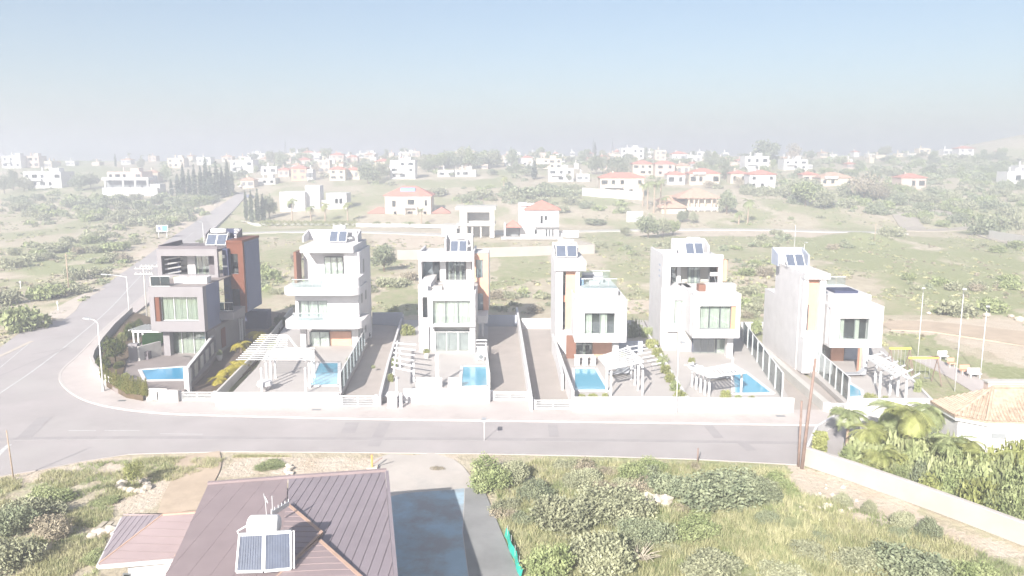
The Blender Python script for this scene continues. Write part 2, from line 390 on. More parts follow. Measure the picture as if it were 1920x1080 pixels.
c3 = mixc(ramp_(n_fin, .6, .75), c2, (.43, .39, .33))
c4 = mixc(mth('MULTIPLY', ramp_(noise_(5.5), .56, .7), .6), c3, (.15, .155, .085))
L.new(c4, b.inputs['Base Color'])
bp = N.new('ShaderNodeBump'); bp.inputs['Strength'].default_value = .6; bp.inputs['Distance'].default_value = .3; L.new(noise_(3.5), bp.inputs['Height']); L.new(bp.outputs[0], b.inputs['Normal'])
me.materials.append(mg)
ground = bpy.data.objects.new('ground', me); col.objects.link(ground); tag(ground, kind='structure')
# sea beyond the coast
sea = MB().quad((-24000, 1400, -21), (24000, 1400, -21), (24000, 24000, -21), (-24000, 24000, -21)).build('sea', M['sea']); tag(sea, kind='structure')
# ------------------------------------------------------------------ roads and paving (slabs lying on the land)
def ear_slab(name, m, poly, z0, z1, kind='structure', parent=None):
    bm = bmesh.new(); vs_ = [bm.verts.new((p[0], p[1], z1 if not callable(z1) else z1(p[0], p[1]))) for p in poly]
    f = bm.faces.new(vs_); bm.normal_update()
    if f.normal.z < 0: f.normal_flip()
    r = bmesh.ops.extrude_face_region(bm, geom=[f])
    low = [v for v in r['geom'] if isinstance(v, bmesh.types.BMVert)]
    for v in low: v.co.z -= (z1 - z0 if not callable(z1) else z0)
    bmesh.ops.recalc_face_normals(bm, faces=bm.faces)
    bmesh.ops.triangulate(bm, faces=[q for q in bm.faces if len(q.verts) > 4])
    me = bpy.data.meshes.new(name); bm.to_mesh(me); bm.free(); me.materials.append(m)
    o = bpy.data.objects.new(name, me); col.objects.link(o); o.parent = parent
    if kind: tag(o, kind=kind)
    return o
def smooth(pts, n=6):                # Catmull-Rom
    out = []
    q = [pts[0]] + list(pts) + [pts[-1]]
    for i in range(1, len(q) - 2):
        a, b_, c, d = [np.array(v, float) for v in q[i - 1:i + 3]]
        for k in range(n):
            t = k / n
            out.append(tuple(.5 * ((2 * b_) + (-a + c) * t + (2 * a - 5 * b_ + 4 * c - d) * t * t + (-a + 3 * b_ - 3 * c + d) * t ** 3)))
    out.append(tuple(pts[-1])); return out
def ribbon(name, m, pts, w, off=.03, thick=.4, kind='structure', draped=True, parent=None):
    pts = smooth(pts, 8); k = len(pts); mb = MB(); L0 = []
    for i, p in enumerate(pts):
        a = pts[max(i - 1, 0)]; c = pts[min(i + 1, k - 1)]
        dx, dy = c[0] - a[0], c[1] - a[1]; l = math.hypot(dx, dy) or 1; nx, ny = -dy / l, dx / l
        ww = w if not isinstance(w, (list, tuple)) else w[0] + (w[1] - w[0]) * i / (k - 1)
        A = (p[0] + nx * ww / 2, p[1] + ny * ww / 2); B = (p[0] - nx * ww / 2, p[1] - ny * ww / 2)
        L0.append((A, B))
    h = lambda q: (T(*q) if draped else 0) + off
    for i in range(k - 1):
        (A, B), (C, D) = L0[i], L0[i + 1]
        t = [(*q, h(q)) for q in (A, B, D, C)]; lo = [(q[0], q[1], q[2] - thick) for q in t]
        mb.quad(*t); mb.quad(t[0], t[3], lo[3], lo[0]); mb.quad(t[1], lo[1], lo[2], t[2])
    o = mb.build(name, m, parent)
    if kind: tag(o, kind=kind)
    return o
# cross road in front, one asphalt sheet with the long street and the mouth of the junction
kerb_line = [(278, 547), (243, 575), (197, 615), (148, 665), (118, 692), (110, 710), (122, 730), (155, 751), (210, 766), (290, 776), (400, 781), (700, 788), (1000, 792), (1300, 796), (1560, 800)]
kerb_w = smooth([P(a, b) for a, b in kerb_line], 6)
near_edge = [(1750, 880), (1500, 872), (1300, 861), (1100, 855), (900, 851), (600, 848), (430, 847), (300, 850), (240, 852), (150, 866), (75, 881), (0, 893), (-200, 915), (-700, 930)]
near_w = [P(a, b) for a, b in near_edge]
left_edge = [(-700, 760), (-160, 705), (-60, 675), (0, 652), (35, 626), (85, 614), (130, 582), (200, 532), (271, 483), (330, 440), (383, 405), (430, 374), (447, 361)]
left_w = [G(a, b)[:2] for a, b in left_edge]
far_right = [(461, 361), (456, 374), (440, 392), (400, 430), (345, 480)]
fr_w = [G(a, b)[:2] for a, b in far_right]
ear_slab('road', M['asphalt'], near_w + left_w + fr_w + kerb_w + [P(1750, 802)], .4, lambda x, y: T(x, y) + .03)
# pavement with kerb: from the lot walls to the kerb
def offset_line(pts, d):
    out = []
    for i, p in enumerate(pts):
        a = pts[max(i - 1, 0)]; c = pts[min(i + 1, len(pts) - 1)]
        dx, dy = c[0] - a[0], c[1] - a[1]; l = math.hypot(dx, dy) or 1
        out.append((p[0] + dy / l * d * -1, p[1] - dx / l * d * -1))
    return out
inner = [(1560, 772), (1590, 771), (1487, 771), (1300, 770), (1074, 768), (1002, 767.5), (992, 751), (922, 751), (757, 752), (706, 761), (640, 761), (430, 758), (400, 752), (340, 751), (280, 748), (237, 736), (203, 720), (182, 704), (174, 690), (180, 665), (200, 640), (240, 600), (290, 560), (330, 520)]
inner_w = [P(a, b) for a, b in inner]
kin = offset_line(kerb_w, .22)
ear_slab('pavement', M['paving'], kin + inner_w, -.3, .135)
ear_slab('kerb', M['kerb'], kerb_w + kin[::-1], -.3, .15)
# painted lines and tar strips
def strip(name, m, a, c, w, z=.038, parent=None):
    (x0, y0), (x1, y1) = P(*a), P(*c); l = math.hypot(x1 - x0, y1 - y0); nx, ny = -(y1 - y0) / l * w / 2, (x1 - x0) / l * w / 2
    o = MB().quad((x0 + nx, y0 + ny, z), (x1 + nx, y1 + ny, z), (x1 - nx, y1 - ny, z), (x0 - nx, y0 - ny, z)).build(name, m, parent); tag(o, kind='structure'); return o
ribbon('road_marking', M['lane'], [P(-90, 800), P(0, 738), P(70, 690), P(150, 628), P(210, 575), P(270, 512), P(330, 462), P(395, 410), P(450, 366)], .17, .038, .006)
strip('road_marking', M['lane'], (0, 690), (60, 640), .12)
strip('road_marking', M['lane'], (128, 808), (180, 808), .12); strip('road_marking', M['lane'], (196, 808), (262, 808), .12)
strip('road_marking', M['lane'], (300, 814), (380, 815), .1)
ribbon('road_marking', M['lane'], [P(-10, 862), P(2, 848), P(18, 834)], .35, .038, .006)
ribbon('tar_strip', M['tar'], [P(-60, 828), P(60, 823), P(300, 821), P(600, 823), P(900, 824), P(1200, 827), P(1520, 832)], .62, .035, .005)
for a, c, w in (((652, 813), (661, 793), 1.1), ((700, 838), (722, 793), .9), ((1039, 820), (1036, 797), .75), ((1348, 822), (1328, 799), .75), ((1410, 846), (1390, 830), .8), ((45, 822), (85, 783), 1.1), ((0, 705), (120, 655), .25), ((60, 665), (130, 652), .3)):
    strip('tar_patch', M['tar'], a, c, w, .0415)
for a, c in (((585, 771), (602, 771)), ((1455, 783), (1472, 783)), ((222, 754), (236, 754))):
    x0, y0 = P(*a); x1, y1 = P(*c); o = MB().box(x0, x1, y0 - .2, y0 + .2, .136, .145).build('drain_cover', M['frame']); tag(o, {585: 'dark drain cover in the pavement before the curved-balcony house', 1455: 'dark drain cover in the pavement near the timber poles', 222: 'dark drain cover in the pavement at the rounded corner'}[a[0]], 'drain cover')
# far roads
ribbon('far_road', M['concrete'], [G(450, 437)[:2], G(560, 434)[:2], G(700, 435)[:2], G(850, 440)[:2], G(1000, 436)[:2], G(1200, 431)[:2], G(1400, 430)[:2], G(1560, 434)[:2], G(1700, 437)[:2]], 5.0, .04)
ribbon('far_road', M['track'], [G(1545, 377)[:2], G(1620, 384)[:2], G(1700, 391)[:2], G(1780, 400)[:2], G(1850, 412)[:2]], 6.5, .05)
ribbon('far_road', M['track'], [G(1650, 428)[:2], G(1740, 432)[:2], G(1850, 424)[:2], G(1930, 420)[:2]], 6, .05)
ribbon('far_road', M['track'], [G(1720, 431)[:2], G(1700, 412)[:2], G(1690, 395)[:2]], 7, .055)
ribbon('far_road', M['track'], [G(1840, 440)[:2], G(1880, 452)[:2], G(1930, 462)[:2]], 3, .05)
ribbon('far_road', M['track'], [G(1640, 320)[:2], G(1680, 312)[:2], G(1740, 314)[:2], G(1800, 317)[:2]], 3.5, .1)
ribbon('side_track', M['gravel'], [G(88, 604)[:2], G(120, 584)[:2], G(140, 566)[:2], G(190, 540)[:2]], (3.5, 1.5), .045)
ribbon('dirt_track', M['dirt'], [P(1655, 610), P(1740, 612), P(1830, 622), P(1960, 640)], (5.5, 9), .03, draped=False)
ribbon('dirt_track', M['dirt'], [P(370, 852), P(372, 880), P(350, 925), P(340, 960)], (3, 2.6), .035, draped=False)
ribbon('playground_path', M['paving'], [P(1722, 668), P(1780, 695), P(1830, 722), P(1870, 748)], 2.6, .05, draped=False)
ribbon('verge_strip', M['gravel'], [P(60, 640), P(0, 668), P(-60, 690)], .5, .045, draped=False)
# the white yard beside the near house, the house's shadow put into two tinted slabs on it
ear_slab('yard', M['yard'], ppoly([(715, 1085), (704, 930), (692, 890), (702, 862), (730, 852), (775, 855), (812, 850), (850, 862), (868, 875), (884, 896), (905, 915), (945, 1010), (975, 1085)]), -.3, .05)
ear_slab('yard_shade_edge', M['yard_shade_dark'], ppoly([(872, 917), (905, 913), (945, 1010), (978, 1090), (880, 1090), (868, 1000)]), -.3, .053)
ear_slab('yard_shade_patch', M['yard_shade_blue'], ppoly([(722, 1090), (716, 936), (760, 926), (830, 921), (871, 917), (867, 1000), (879, 1090)]), -.3, .054)
# ------------------------------------------------------------------ building helpers
def XZ(r, Y):                        # picture rectangle (x0,x1,ytop,ybottom) on the upright plane Y
    ym = (r[2] + r[3]) / 2
    return F(r[0], ym, Y)[0], F(r[1], ym, Y)[0], F(0, r[3], Y)[1], F(0, r[2], Y)[1]
def pbox(name, m, par, r, Y, dep, z0=None, z1=None, lab=None):
    x0, x1, a, c = XZ(r, Y)
    o = box(name, m, par, x0, x1, Y, Y + dep, a if z0 is None else z0, c if z1 is None else z1)
    if lab: o['label'] = lab
    return o
def holewall(name, m, par, r, h, Y, th, z0=None, z1=None):
    x0, x1, a, c = XZ(r, Y); u0, u1, e, g = XZ(h, Y)
    a = a if z0 is None else z0; c = c if z1 is None else z1
    mb = MB(); mb.box(x0, u0, Y, Y + th, a, c); mb.box(u1, x1, Y, Y + th, a, c)
    if e - a > .01: mb.box(u0, u1, Y, Y + th, a, e)
    if c - g > .01: mb.box(u0, u1, Y, Y + th, g, c)
    return mb.build(name, m, par)
def curtain_mesh(x0, x1, Y, z0, z1, pitch=.16, amp=.045):
    mb = MB(); n = max(4, int((x1 - x0) / pitch)); ph = rnd.random() * 6
    pt = []
    for i in range(n * 2 + 1):
        x = x0 + (x1 - x0) * i / (n * 2); y = Y + amp * (1 if i % 2 else -1) * (.6 + .4 * math.sin(i * .9 + ph)); pt.append((x, y))
    for i in range(len(pt) - 1):
        a, c = pt[i], pt[i + 1]; mb.quad((a[0], a[1], z0), (c[0], c[1], z0), (c[0], c[1], z1), (a[0], a[1], z1))
    return mb
def window_w(par, x0, x1, z0, z1, Y, n=1, gm='glass', cur='curtain', fm='frame', t=.05, gaps=(), depth=.5, sill=False, back='dark', cover=1.0):
    """window seen from the front: frame with panes, curtain and a flat backing coloured like the dim room"""
    mb = MB(); mb.box(x0, x1, Y, Y + .07, z0, z0 + t); mb.box(x0, x1, Y, Y + .07, z1 - t, z1)
    w = (x1 - x0) / n
    for i in range(n + 1):
        c = x0 + w * i; a = c if i == 0 else c - t / 2 if i < n else c - t
        mb.box(a, a + t, Y, Y + .07, z0 + t, z1 - t)
    f = mb.build('window', M[fm], par)
    for i in range(n):
        MB().box(x0 + w * i + t / 2, x0 + w * (i + 1) - t / 2, Y + .03, Y + .045, z0 + t / 2, z1 - t / 2).build('pane', M[gm], f)
    if cur:
        k = 0
        for i in range(n):
            if i in gaps: continue
            a = x0 + w * i + .04; curtain_mesh(a, a + (w - .08) * cover, Y + depth * .35, z0 + .03, z1 - .03).build('curtain', M[cur], f)
    box('room_backing', M[back], f, x0 + .01, x1 - .01, Y + depth - .03, Y + depth, z0, z1)  # flat sheet behind the glass, room dimness put into its colour
    if sill: box('sill', M['white2'], f, x0 - .05, x1 + .05, Y - .06, Y, z0 - .06, z0)
    return f
def window(par, r, Y, **k):
    x0, x1, a, c = XZ(r, Y); return window_w(par, x0, x1, a, c, Y, **k)
def glassrail(par, x0, x1, z0, z1, Y, n=3, m='rail'):
    f = MB().box(x0, x1, Y, Y + .05, z1, z1 + .05).box(x0, x1, Y, Y + .05, z0, z0 + .04).build('railing', M['white2'], par)
    w = (x1 - x0) / n
    for i in range(n): MB().box(x0 + w * i + .03, x0 + w * (i + 1) - .03, Y + .02, Y + .03, z0 + .04, z1).build('pane', M[m], f)
    return f
def thing(name, label, cat, loc=(0, 0, 0), group=None):
    return tag(empty(name, (0, 0, 0)), label, cat, group)
def solar(r, Y, z0, label, two=True, tank=True, frame='white2'):
    """roof solar water heater: sloping collectors, tank, stand"""
    x0, x1, _, _ = XZ(r, Y); t = thing('solar_water_heater', label, 'solar water heater', group='solar water heaters on the modern houses')
    w = (x1 - x0 - .08) / 2; zt = z0 + 1.25; sl = .95
    for i in range(2):
        a = x0 + i * (w + .08)
        A = [(a, Y, z0 + .12), (a + w, Y, z0 + .12), (a + w, Y + sl, zt), (a, Y + sl, zt)]
        d = .07
        mb = MB(); B_ = [(p[0], p[1] + .05, p[2] - d) for p in A]
        mb.quad(*A)
        for k in range(4): mb.quad(A[k], B_[k], B_[(k + 1) % 4], A[(k + 1) % 4])
        c = mb.build('collector', M['panel'], t)
        fr = MB()
        for k in range(4): fr.beam(A[k], A[(k + 1) % 4], .06, .06)
        fr.build('collector_frame', M[frame], c)
    for a in (x0 + .05, x1 - .05):
        st = MB(); st.beam((a, Y + sl + .05, z0), (a, Y + sl + .05, zt + .15), .05, .05); st.beam((a, Y, z0), (a, Y + sl + .1, z0), .05, .05)
        st.beam((a, Y + sl + .55, z0), (a, Y + sl + .55, zt + .15), .05, .05)
        st.build('stand', M['metal'], t)
    if tank: MB().tube([(x0 + .25, Y + sl + .3, zt + .35), (x0 + .3, Y + sl + .3, zt + .35), (x1 - .3, Y + sl + .3, zt + .35), (x1 - .25, Y + sl + .3, zt + .35)], [.2, .27, .27, .2], 14).build('tank', M['white2'], t, True)
    MB().tube([(x1 - .1, Y + sl, zt), (x1 + .05, Y + sl + .1, zt + .2), (x1 - .2, Y + sl + .3, zt + .3)], .02, 5).build('pipe', M['metal'], t)
    return t
def pool(poly, label, z=.5, wm='pool'):
    w = [P(a, c, z) for a, c in poly]; t = thing('swimming_pool', label, 'pool', group='swimming pools of the six houses')
    MB().prism(w, z - .2, z + .035).build('water', M[wm], t)
    mb = MB(); n = len(w)
    for i in range(n):
        a, c = w[i], w[(i + 1) % n]; mb.beam((*a, z + .03), (*c, z + .03), .3, .12)
    mb.build('coping', M['white'], t)
    return t
def wallrun(name, m, pts, h, th=.2, z=0.0, label=None, cat='wall', group=None, par=None, cap=None, panels=None):
    """free-standing wall along ground points"""
    t = thing(name, label, cat, group=group) if par is None else par
    mb = MB(); cp = MB()
    for i in range(len(pts) - 1):
        a, c = pts[i], pts[i + 1]; ha = h if not isinstance(h, (list, tuple)) else h[i]; hc = h if not isinstance(h, (list, tuple)) else h[i + 1]
        dx, dy = c[0] - a[0], c[1] - a[1]; l = math.hypot(dx, dy); nx, ny = -dy / l * th / 2, dx / l * th / 2
        za = z; k = len(mb.v)
        for q, hh in ((a, ha), (c, hc)):
            for s in (1, -1):
                mb.v.append((q[0] + nx * s, q[1] + ny * s, za)); mb.v.append((q[0] + nx * s, q[1] + ny * s, za + hh))
        # order: a+lo,a+hi,a-lo,a-hi,c+lo,c+hi,c-lo,c-hi
        mb.f += [tuple(k + j for j in q) for q in ((0, 1, 5, 4), (2, 6, 7, 3), (1, 3, 7, 5), (0, 2, 3, 1), (4, 5, 7, 6), (0, 4, 6, 2))]
        if cap: cp.beam((a[0], a[1], za + ha + .03), (c[0], c[1], za + hc + .03), th + .08, .06)
    mb.build('wall_body', M[m], t)
    if cap: cp.build('coping', M[cap], t)
    return t
def gate(r, zlab, label, Y=None, bars=4, m='white2', leaf=2):
    """sliding driveway gate: frame, horizontal bars, end posts; r = picture rect with its foot on the ground"""
    (xa, ya), (xb, yb) = P(r[0], r[3], .05), P(r[1], r[3], .05)
    Y = (ya + yb) / 2; x0, x1 = F(r[0], r[3], Y)[0], F(r[1], r[3], Y)[0]; z0, z1 = .12, F(0, r[2], Y)[1]
    t = thing('driveway_gate', label, 'gate', group='white driveway gates along the pavement')
    mb = MB(); xm = (x0 + x1) / 2; w = .09
    for a in ([x0, xm - w / 2, x1 - w] if leaf == 2 else [x0, x1 - w]): mb.box(a, a + w, Y, Y + .07, z0, z1)
    mb.box(x0, x1, Y + .002, Y + .068, z1 - .09, z1 - .001); mb.box(x0, x1, Y + .002, Y + .068, z0 + .001, z0 + .09)
    mb.build('gate_frame', M[m], t)
    proto = None
    for i in range(bars):
        zz = z0 + .12 + (z1 - z0 - .26) * (i + .5) / bars
        for (a, c) in ((x0 + w, xm - w / 2), (xm + w / 2, x1 - w)):
            box('bar', M['metal'], t, a, c, Y + .02, Y + .05, zz - .035, zz + .035)
    box('post', M['white'], t, x0 - .3, x0 - .02, Y - .06, Y + .2, 0.1, z1 + .06); box('post', M['white'], t, x1 + .02, x1 + .3, Y - .06, Y + .2, .1, z1 + .06)
    return t
def pergola(label, slats, sm=.1, sh=.1, posts=(), beams=(), roof=None, m='white2'):
    """slats / beams: ((x,y,z),(x,y,z)); posts: (x,y,ztop)"""
    t = thing('pergola', label, 'pergola', group='white pergolas in front of the houses')
    for a, c in slats: MB().beam(a, c, sm, sh).build('slat', M[m], t)
    for a, c in beams: MB().beam(a, c, .14, .2).build('beam', M[m], t)
    for x, y, z in posts: box('post', M[m], t, x - .075, x + .075, y - .075, y + .075, .4, z)
    return t
def louvre(par, q, z, n=9):
    for k in range(n):
        a, c = lerp(q[0], q[3], (k + .5) / n), lerp(q[1], q[2], (k + .5) / n); MB().beam((*a, z - .05), (*c, z - .05), .17, .05).build('slat', M['white2'], par)
    for i in range(4): MB().beam((*q[i], z - .1), (*q[(i + 1) % 4], z - .1), .14, .16).build('beam', M['white2'], par)
def lerp(a, c, t): return tuple(a[i] + (c[i] - a[i]) * t for i in range(len(a)))
def roofbox(par, r, Y, dep, m='white', wall=.15, z0=None, front=False, mside=None):
    """open solar enclosure on the roof: back wall and side wings"""
    x0, x1, a, c = XZ(r, Y); a = a if z0 is None else z0
    box('roof_screen', M[m], par, x0, x1, Y + dep, Y + dep + wall, a, c)
    for x in (x0, x1 - wall):
        mb = MB(); n = [(x, Y), (x + wall, Y), (x + wall, Y + dep - .002), (x, Y + dep - .002)]
        mb.prism(n, a, [c - .55, c - .55, c, c]); mb.build('roof_screen', M[mside or m], par)
    return x0, x1, a, c
# ------------------------------------------------------------------ terraces, driveways, lot ground
def slab(name, m, pts, z, z0=0.0, label=None):
    o = ear_slab(name, M[m], [P(a, c, z) for a, c in pts], -.3, z); return o
slab('terrace', 'deck1', [(196, 712), (215, 728), (250, 740), (345, 733), (390, 690), (417, 640), (330, 612), (262, 612), (225, 640)], .5)
slab('driveway', 'drive1', [(349, 744), (405, 742), (470, 690), (500, 655), (545, 590), (480, 578), (440, 600), (415, 645)], .1)
slab('garden_bed', 'soil', [(188, 700), (200, 716), (236, 736), (268, 742), (258, 722), (228, 706), (238, 672), (300, 600), (250, 585), (225, 612), (192, 660)], .62)
slab('garden_bed', 'soil', [(385, 742), (405, 742), (470, 690), (500, 655), (548, 588), (530, 585), (470, 655), (440, 690)], .22)
slab('terrace', 'deck', [(424, 748), (636, 745), (690, 640), (560, 596), (548, 592), (480, 690)], .5)
slab('driveway', 'drive', [(641, 760), (706, 760), (728, 690), (757, 612), (696, 608), (676, 650)], .1)
slab('terrace', 'deck', [(714, 745), (919, 743), (915, 612), (900, 600), (758, 600), (745, 640)], .5)
slab('driveway', 'drive', [(922, 756), (992, 756), (985, 700), (969, 612), (915, 612)], .1)
slab('driveway', 'drive', [(1001, 770), (1073, 770), (1060, 720), (1032, 616), (978, 616), (990, 700)], .1)
slab('terrace', 'deck', [(1076, 758), (1290, 758), (1255, 690), (1205, 600), (1036, 600)], .5)
slab('terrace', 'deck', [(1294, 760), (1486, 760), (1450, 690), (1392, 620), (1208, 600), (1240, 660)], .5)
slab('driveway', 'drive', [(1489, 773), (1545, 771), (1475, 700), (1400, 628), (1394, 622)], .1)
slab('driveway', 'drive', [(1549, 771), (1588, 771), (1540, 725), (1440, 655), (1400, 630)], .16)
slab('terrace', 'deck', [(1590, 761), (1755, 761), (1700, 700), (1655, 650), (1450, 640), (1500, 680), (1545, 720)], .5)
# white apron strip at the street side of lot three
# =================================================================== HOUSE 1 (grey and rust, corner plot)
h = thing('modern_house', 'grey and rust coloured house with dark windows on the round corner plot', 'house', group='six modern houses in a row')
Y = 80.0
r, w = (281, 382, 538, 622), (290, 371, 557, 603)
x0, x1, z0, z1 = XZ(r, Y)
holewall('front_frame', M['mauve_light'], h, r, w, Y, .9)
u0, u1, e, g = XZ(w, Y)
box('reveal_panel', M['rust'], h, u0, u0 + .45, Y + .12, Y + .898, e, g)
window_w(h, u0 + .45, u1, e, g, Y + .55, n=3, cur='curtain1', fm='white2', back='dark', depth=.35)
box('upper_body', M['bluegrey'], h, x0 + .02, x1, Y + .9, Y + 4.6, z0, z1)  # shade of the right flank put into this blue grey
box('ground_body', M['mauve_light'], h, F(319, 640, 82)[0], x1 - .1, 83.0, 92.5, 0, z0 - .002)
pbox('front_pillar', M['mauve_light'], h, (307, 319, 622, 672), 81.2, .8, z0=.3, z1=z0 - .003)
window(h, (319, 386, 622, 668), 82.2, n=3, cur='curtain1', fm='white2', depth=.6)
box('floor_slab', M['mauve'], h, x0 + .3, x1 - .05, 80.9, 90, z0 - .25, z0 - .004)
# side door and small side windows on the right flank
sx = x1
box('side_door', M['rust'], h, sx - .1, sx - .04, 84.6, 85.8, .5, 2.6)
# upper storey portal frame
Y2 = 86.5
r2, w2 = (295, 408, 467, 522), (303, 402, 480, 515)
holewall('portal_frame', M['mauve_light'], h, r2, w2, Y2, .45)
a0, a1, b0, b1 = XZ(r2, Y2)
box('portal_side', M['mauve_light'], h, a0, a0 + .3, Y2 + .45, 93.0, z1, b1)
box('roof_slab', M['mauve'], h, a0 + .3, a1, Y2 + .45, 93.5, b1 - .35, b1 - .1)
for (q0, q1, m_) in ((310, 336, 'slate'), (352, 366, 'white'), (392, 404, 'mauve')): pbox('column', M[m_], h, (q0, q1, 480, 520), Y2 + 2.2, .4, z0=z1)
window(h, (336, 352, 478, 520), Y2 + 2.4, n=1, cur=None, gm='glass_dark', back='dark'); window(h, (366, 392, 478, 520), Y2 + 2.4, n=2, cur='curtain1', cover=.4, gm='glass')
for k in range(4):
    q = lerp((305, 0), (325, 0), k / 3)[0]
    zz = F(0, 486 + k * 9, Y2 + 1)[1]; MB().beam((F(304, 490, Y2)[0], Y2 + .6, zz), (F(324, 490, Y2)[0], Y2 + 2.0, zz + .12), .06, .16).build('louvre', M['white2'], h)
box('terrace_floor', M['deck1'], h, x0 + .1, x1 - .02, Y + .3, Y2 + 6, z1 - .12, z1 + .001)
pbox('planter', M['white'], h, (326, 388, 520, 537), 82.2, 1.2, z0=z1)
pl1 = XZ((326, 388, 520, 537), 82.2)
glassrail(h, x0 + .1, F(323, 530, 81)[0], z1, z1 + 1.0, 80.4, n=2, m='glass_dark')
# tall flank, its dark blue shade put into the colour, and rust tower
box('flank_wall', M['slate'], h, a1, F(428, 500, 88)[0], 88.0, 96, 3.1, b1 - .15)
for k in range(3): pbox('slot_window', M['dark'], h, (421, 428, 534 + k * 13, 538 + k * 13), 87.97, .03)
pbox('wall_lamp', M['white2'], h, (417, 421, 478, 484), 87.9, .1); pbox('wall_vent', M['white2'], h, (417, 426, 498, 501), 87.93, .07)
YT = 88.6
tx0, tx1, tz0, tz1 = XZ((427, 458, 455, 587), YT)
r3 = (428, 458, 455, 586)
zt0 = 3.6
xx0, xx1, _, zt1 = XZ(r3, YT)
# rust front with two stacked openings
o1 = XZ((429, 447, 476, 514), YT); o2 = XZ((431, 450, 542, 576), YT)
mb = MB(); mb.box(xx0, o1[0], YT, YT + .5, zt0, zt1); mb.box(o2[1], xx1, YT, YT + .5, zt0, zt1)
mb.box(o1[0], o2[1], YT, YT + .5, o1[3], zt1); mb.box(o1[0], o2[1], YT, YT + .5, o2[3], o1[2]); mb.box(o1[0], o2[1], YT, YT + .5, zt0, o2[2])
mb.build('rust_front', M['rust'], h)
window_w(h, o1[0], o2[1], o1[2], o1[3], YT + .3, n=1, gm='glass_dark', cur=None, fm='frame', back='dark', depth=.18); window_w(h, o1[0], o2[1], o2[2], o2[3], YT + .3, n=1, gm='glass_dark', cur=None, back='dark', depth=.18)
box('rust_roof_edge', M['rust'], h, xx0, xx1 + .002, YT - .15, YT + 6, zt1, zt1 + .25)
box('tower_body', M['bluegrey'], h, xx0, xx1, YT + .5, YT + 5.8, zt0, zt1 - .002)
for q0, q1 in ((.55, .62),): box('flank_panel', M['bluegrey'], h, xx1, xx1 + .06, YT + .7, YT + 5.4, zt0 + .3, zt1 - .3)
# side balcony
bx0, bx1 = F(411, 590, 85)[0], F(457, 590, 85)[0]
box('balcony', M['mauve_light'], h, x1, bx1 - .8, 84.2, 88.0, F(0, 597, 85)[1], F(0, 583, 85)[1])
f_ = glassrail(h, x1 + .1, bx1 - .85, F(0, 583, 84.2)[1], F(0, 568, 84.2)[1], 84.22, n=3, m='glass_dark')
for q in (448, 452): pbox('post', M['white2'], h, (q, q + 2.5, 598, 622), 90, .15, z0=.1)
rb = roofbox(h, (383, 444, 431, 462), 91.2, 1.8, 'slate', mside='mauve_light', z0=b1 - .1)
for k in range(5): box('louvre', M['white2'], h, rb[1] - .75, rb[1] - .2, 92.6, 92.7, rb[2] + .4 + k * .3, rb[2] + .55 + k * .3)
parap = MB(); parap.box(a0, a0 + .2, Y2 + .45, 93, b1, b1 + .35); parap.box(a0 + .2, a1, Y2 + .25, Y2 + .45, b1 + .001, b1 + .3); parap.build('parapet', M['mauve'], h)
solar((385, 422, 440, 462), 90.6, b1 - .1, 'solar water heater with dark blue collectors on the grey and rust corner house')
pool([(272, 714), (347, 713), (346, 688), (262, 694)], 'slim blue pool in front of the grey and rust corner house', wm='pool1')
# garden furniture wall, side screens
t = thing('barbecue_wall', 'white barbecue wall with grey flanks on the corner terrace', 'barbecue wall')
pbox('front_wall', M['mauve_light'], t, (241, 258, 645, 683), 79, .6, z0=.5); X_ = XZ((258, 283, 640, 683), 79)
MB().prism([(X_[0], 79.0), (X_[0] + .2, 79.0), (X_[1], 81.4), (X_[1] - .2, 81.4)], .5, 2.0).build('back_wall', M['offwhite'], t); pbox('counter', M['mauve'], t, (256, 278, 660, 682), 79.5, .8, z0=.5)
t = thing('turf_screen', 'bright green artificial turf screen beside the corner terrace', 'turf screen')
a, c = P(268, 660, .5), P(306, 642, .5)
MB().prism([a, c, (c[0], c[1] + .12), (a[0], a[1] + .12)], .5, [2.3, 2.3, 2.3, 2.3]).build('turf', M['turf'], t)
pts = [P(248 + 17 * k, 652 - 3.3 * k, .5) for k in range(4)]
sl = []
for k in range(9):
    a = F(248 + k * 6.2, 620, 84); sl.append(((a[0], 83.2, 2.75), (a[0] + .5, 86.2, 2.75)))
q0, q1 = F(248, 620, 83.4)[0], F(303, 620, 83.4)[0]
pergola('small white slatted pergola behind the barbecue wall', sl, .1, .12, [(q0 + .1 + k * .5, 83.4, 2.7) for k in range(3)], [((q0, 83.3, 2.62), (q1, 83.3, 2.62)), ((q0 + .4, 86.1, 2.62), (q1 + .4, 86.1, 2.62))])
t = wallrun('privacy_wall', 'mauve', [P(350, 732, .1), P(372, 702, .1), P(418, 643, .1)], [1.9, 1.9, 2.2], .22, .1, 'tall brown grey panelled wall between corner terrace and its driveway', 'wall', cap='white')
a, c = P(349, 733, .1), P(418, 645, .1)
for k in range(7):
    q = lerp(a, c, (k + .5) / 7); d = Vector((c[0] - a[0], c[1] - a[1], 0)).normalized(); n_ = Vector((d.y, -d.x, 0)) * .12
    o = MB().beam((q[0] + n_.x - d.x * .72, q[1] + n_.y - d.y * .72, 1.0), (q[0] + n_.x + d.x * .72, q[1] + n_.y + d.y * .72, 1.0), .05, 1.45).build('wall_panel', M['concrete'], t)
o = pbox('end_wall', M['white'], t, (345, 354, 690, 735), P(350, 735, .1)[1] - .4, .5, z0=.1)
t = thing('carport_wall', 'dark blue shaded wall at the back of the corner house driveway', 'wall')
pbox('wall_body', M['slate'], t, (455, 502, 583, 614), P(480, 618, 0)[1], 1.5, z0=.05)  # shade at the driveway end put into the slate colour
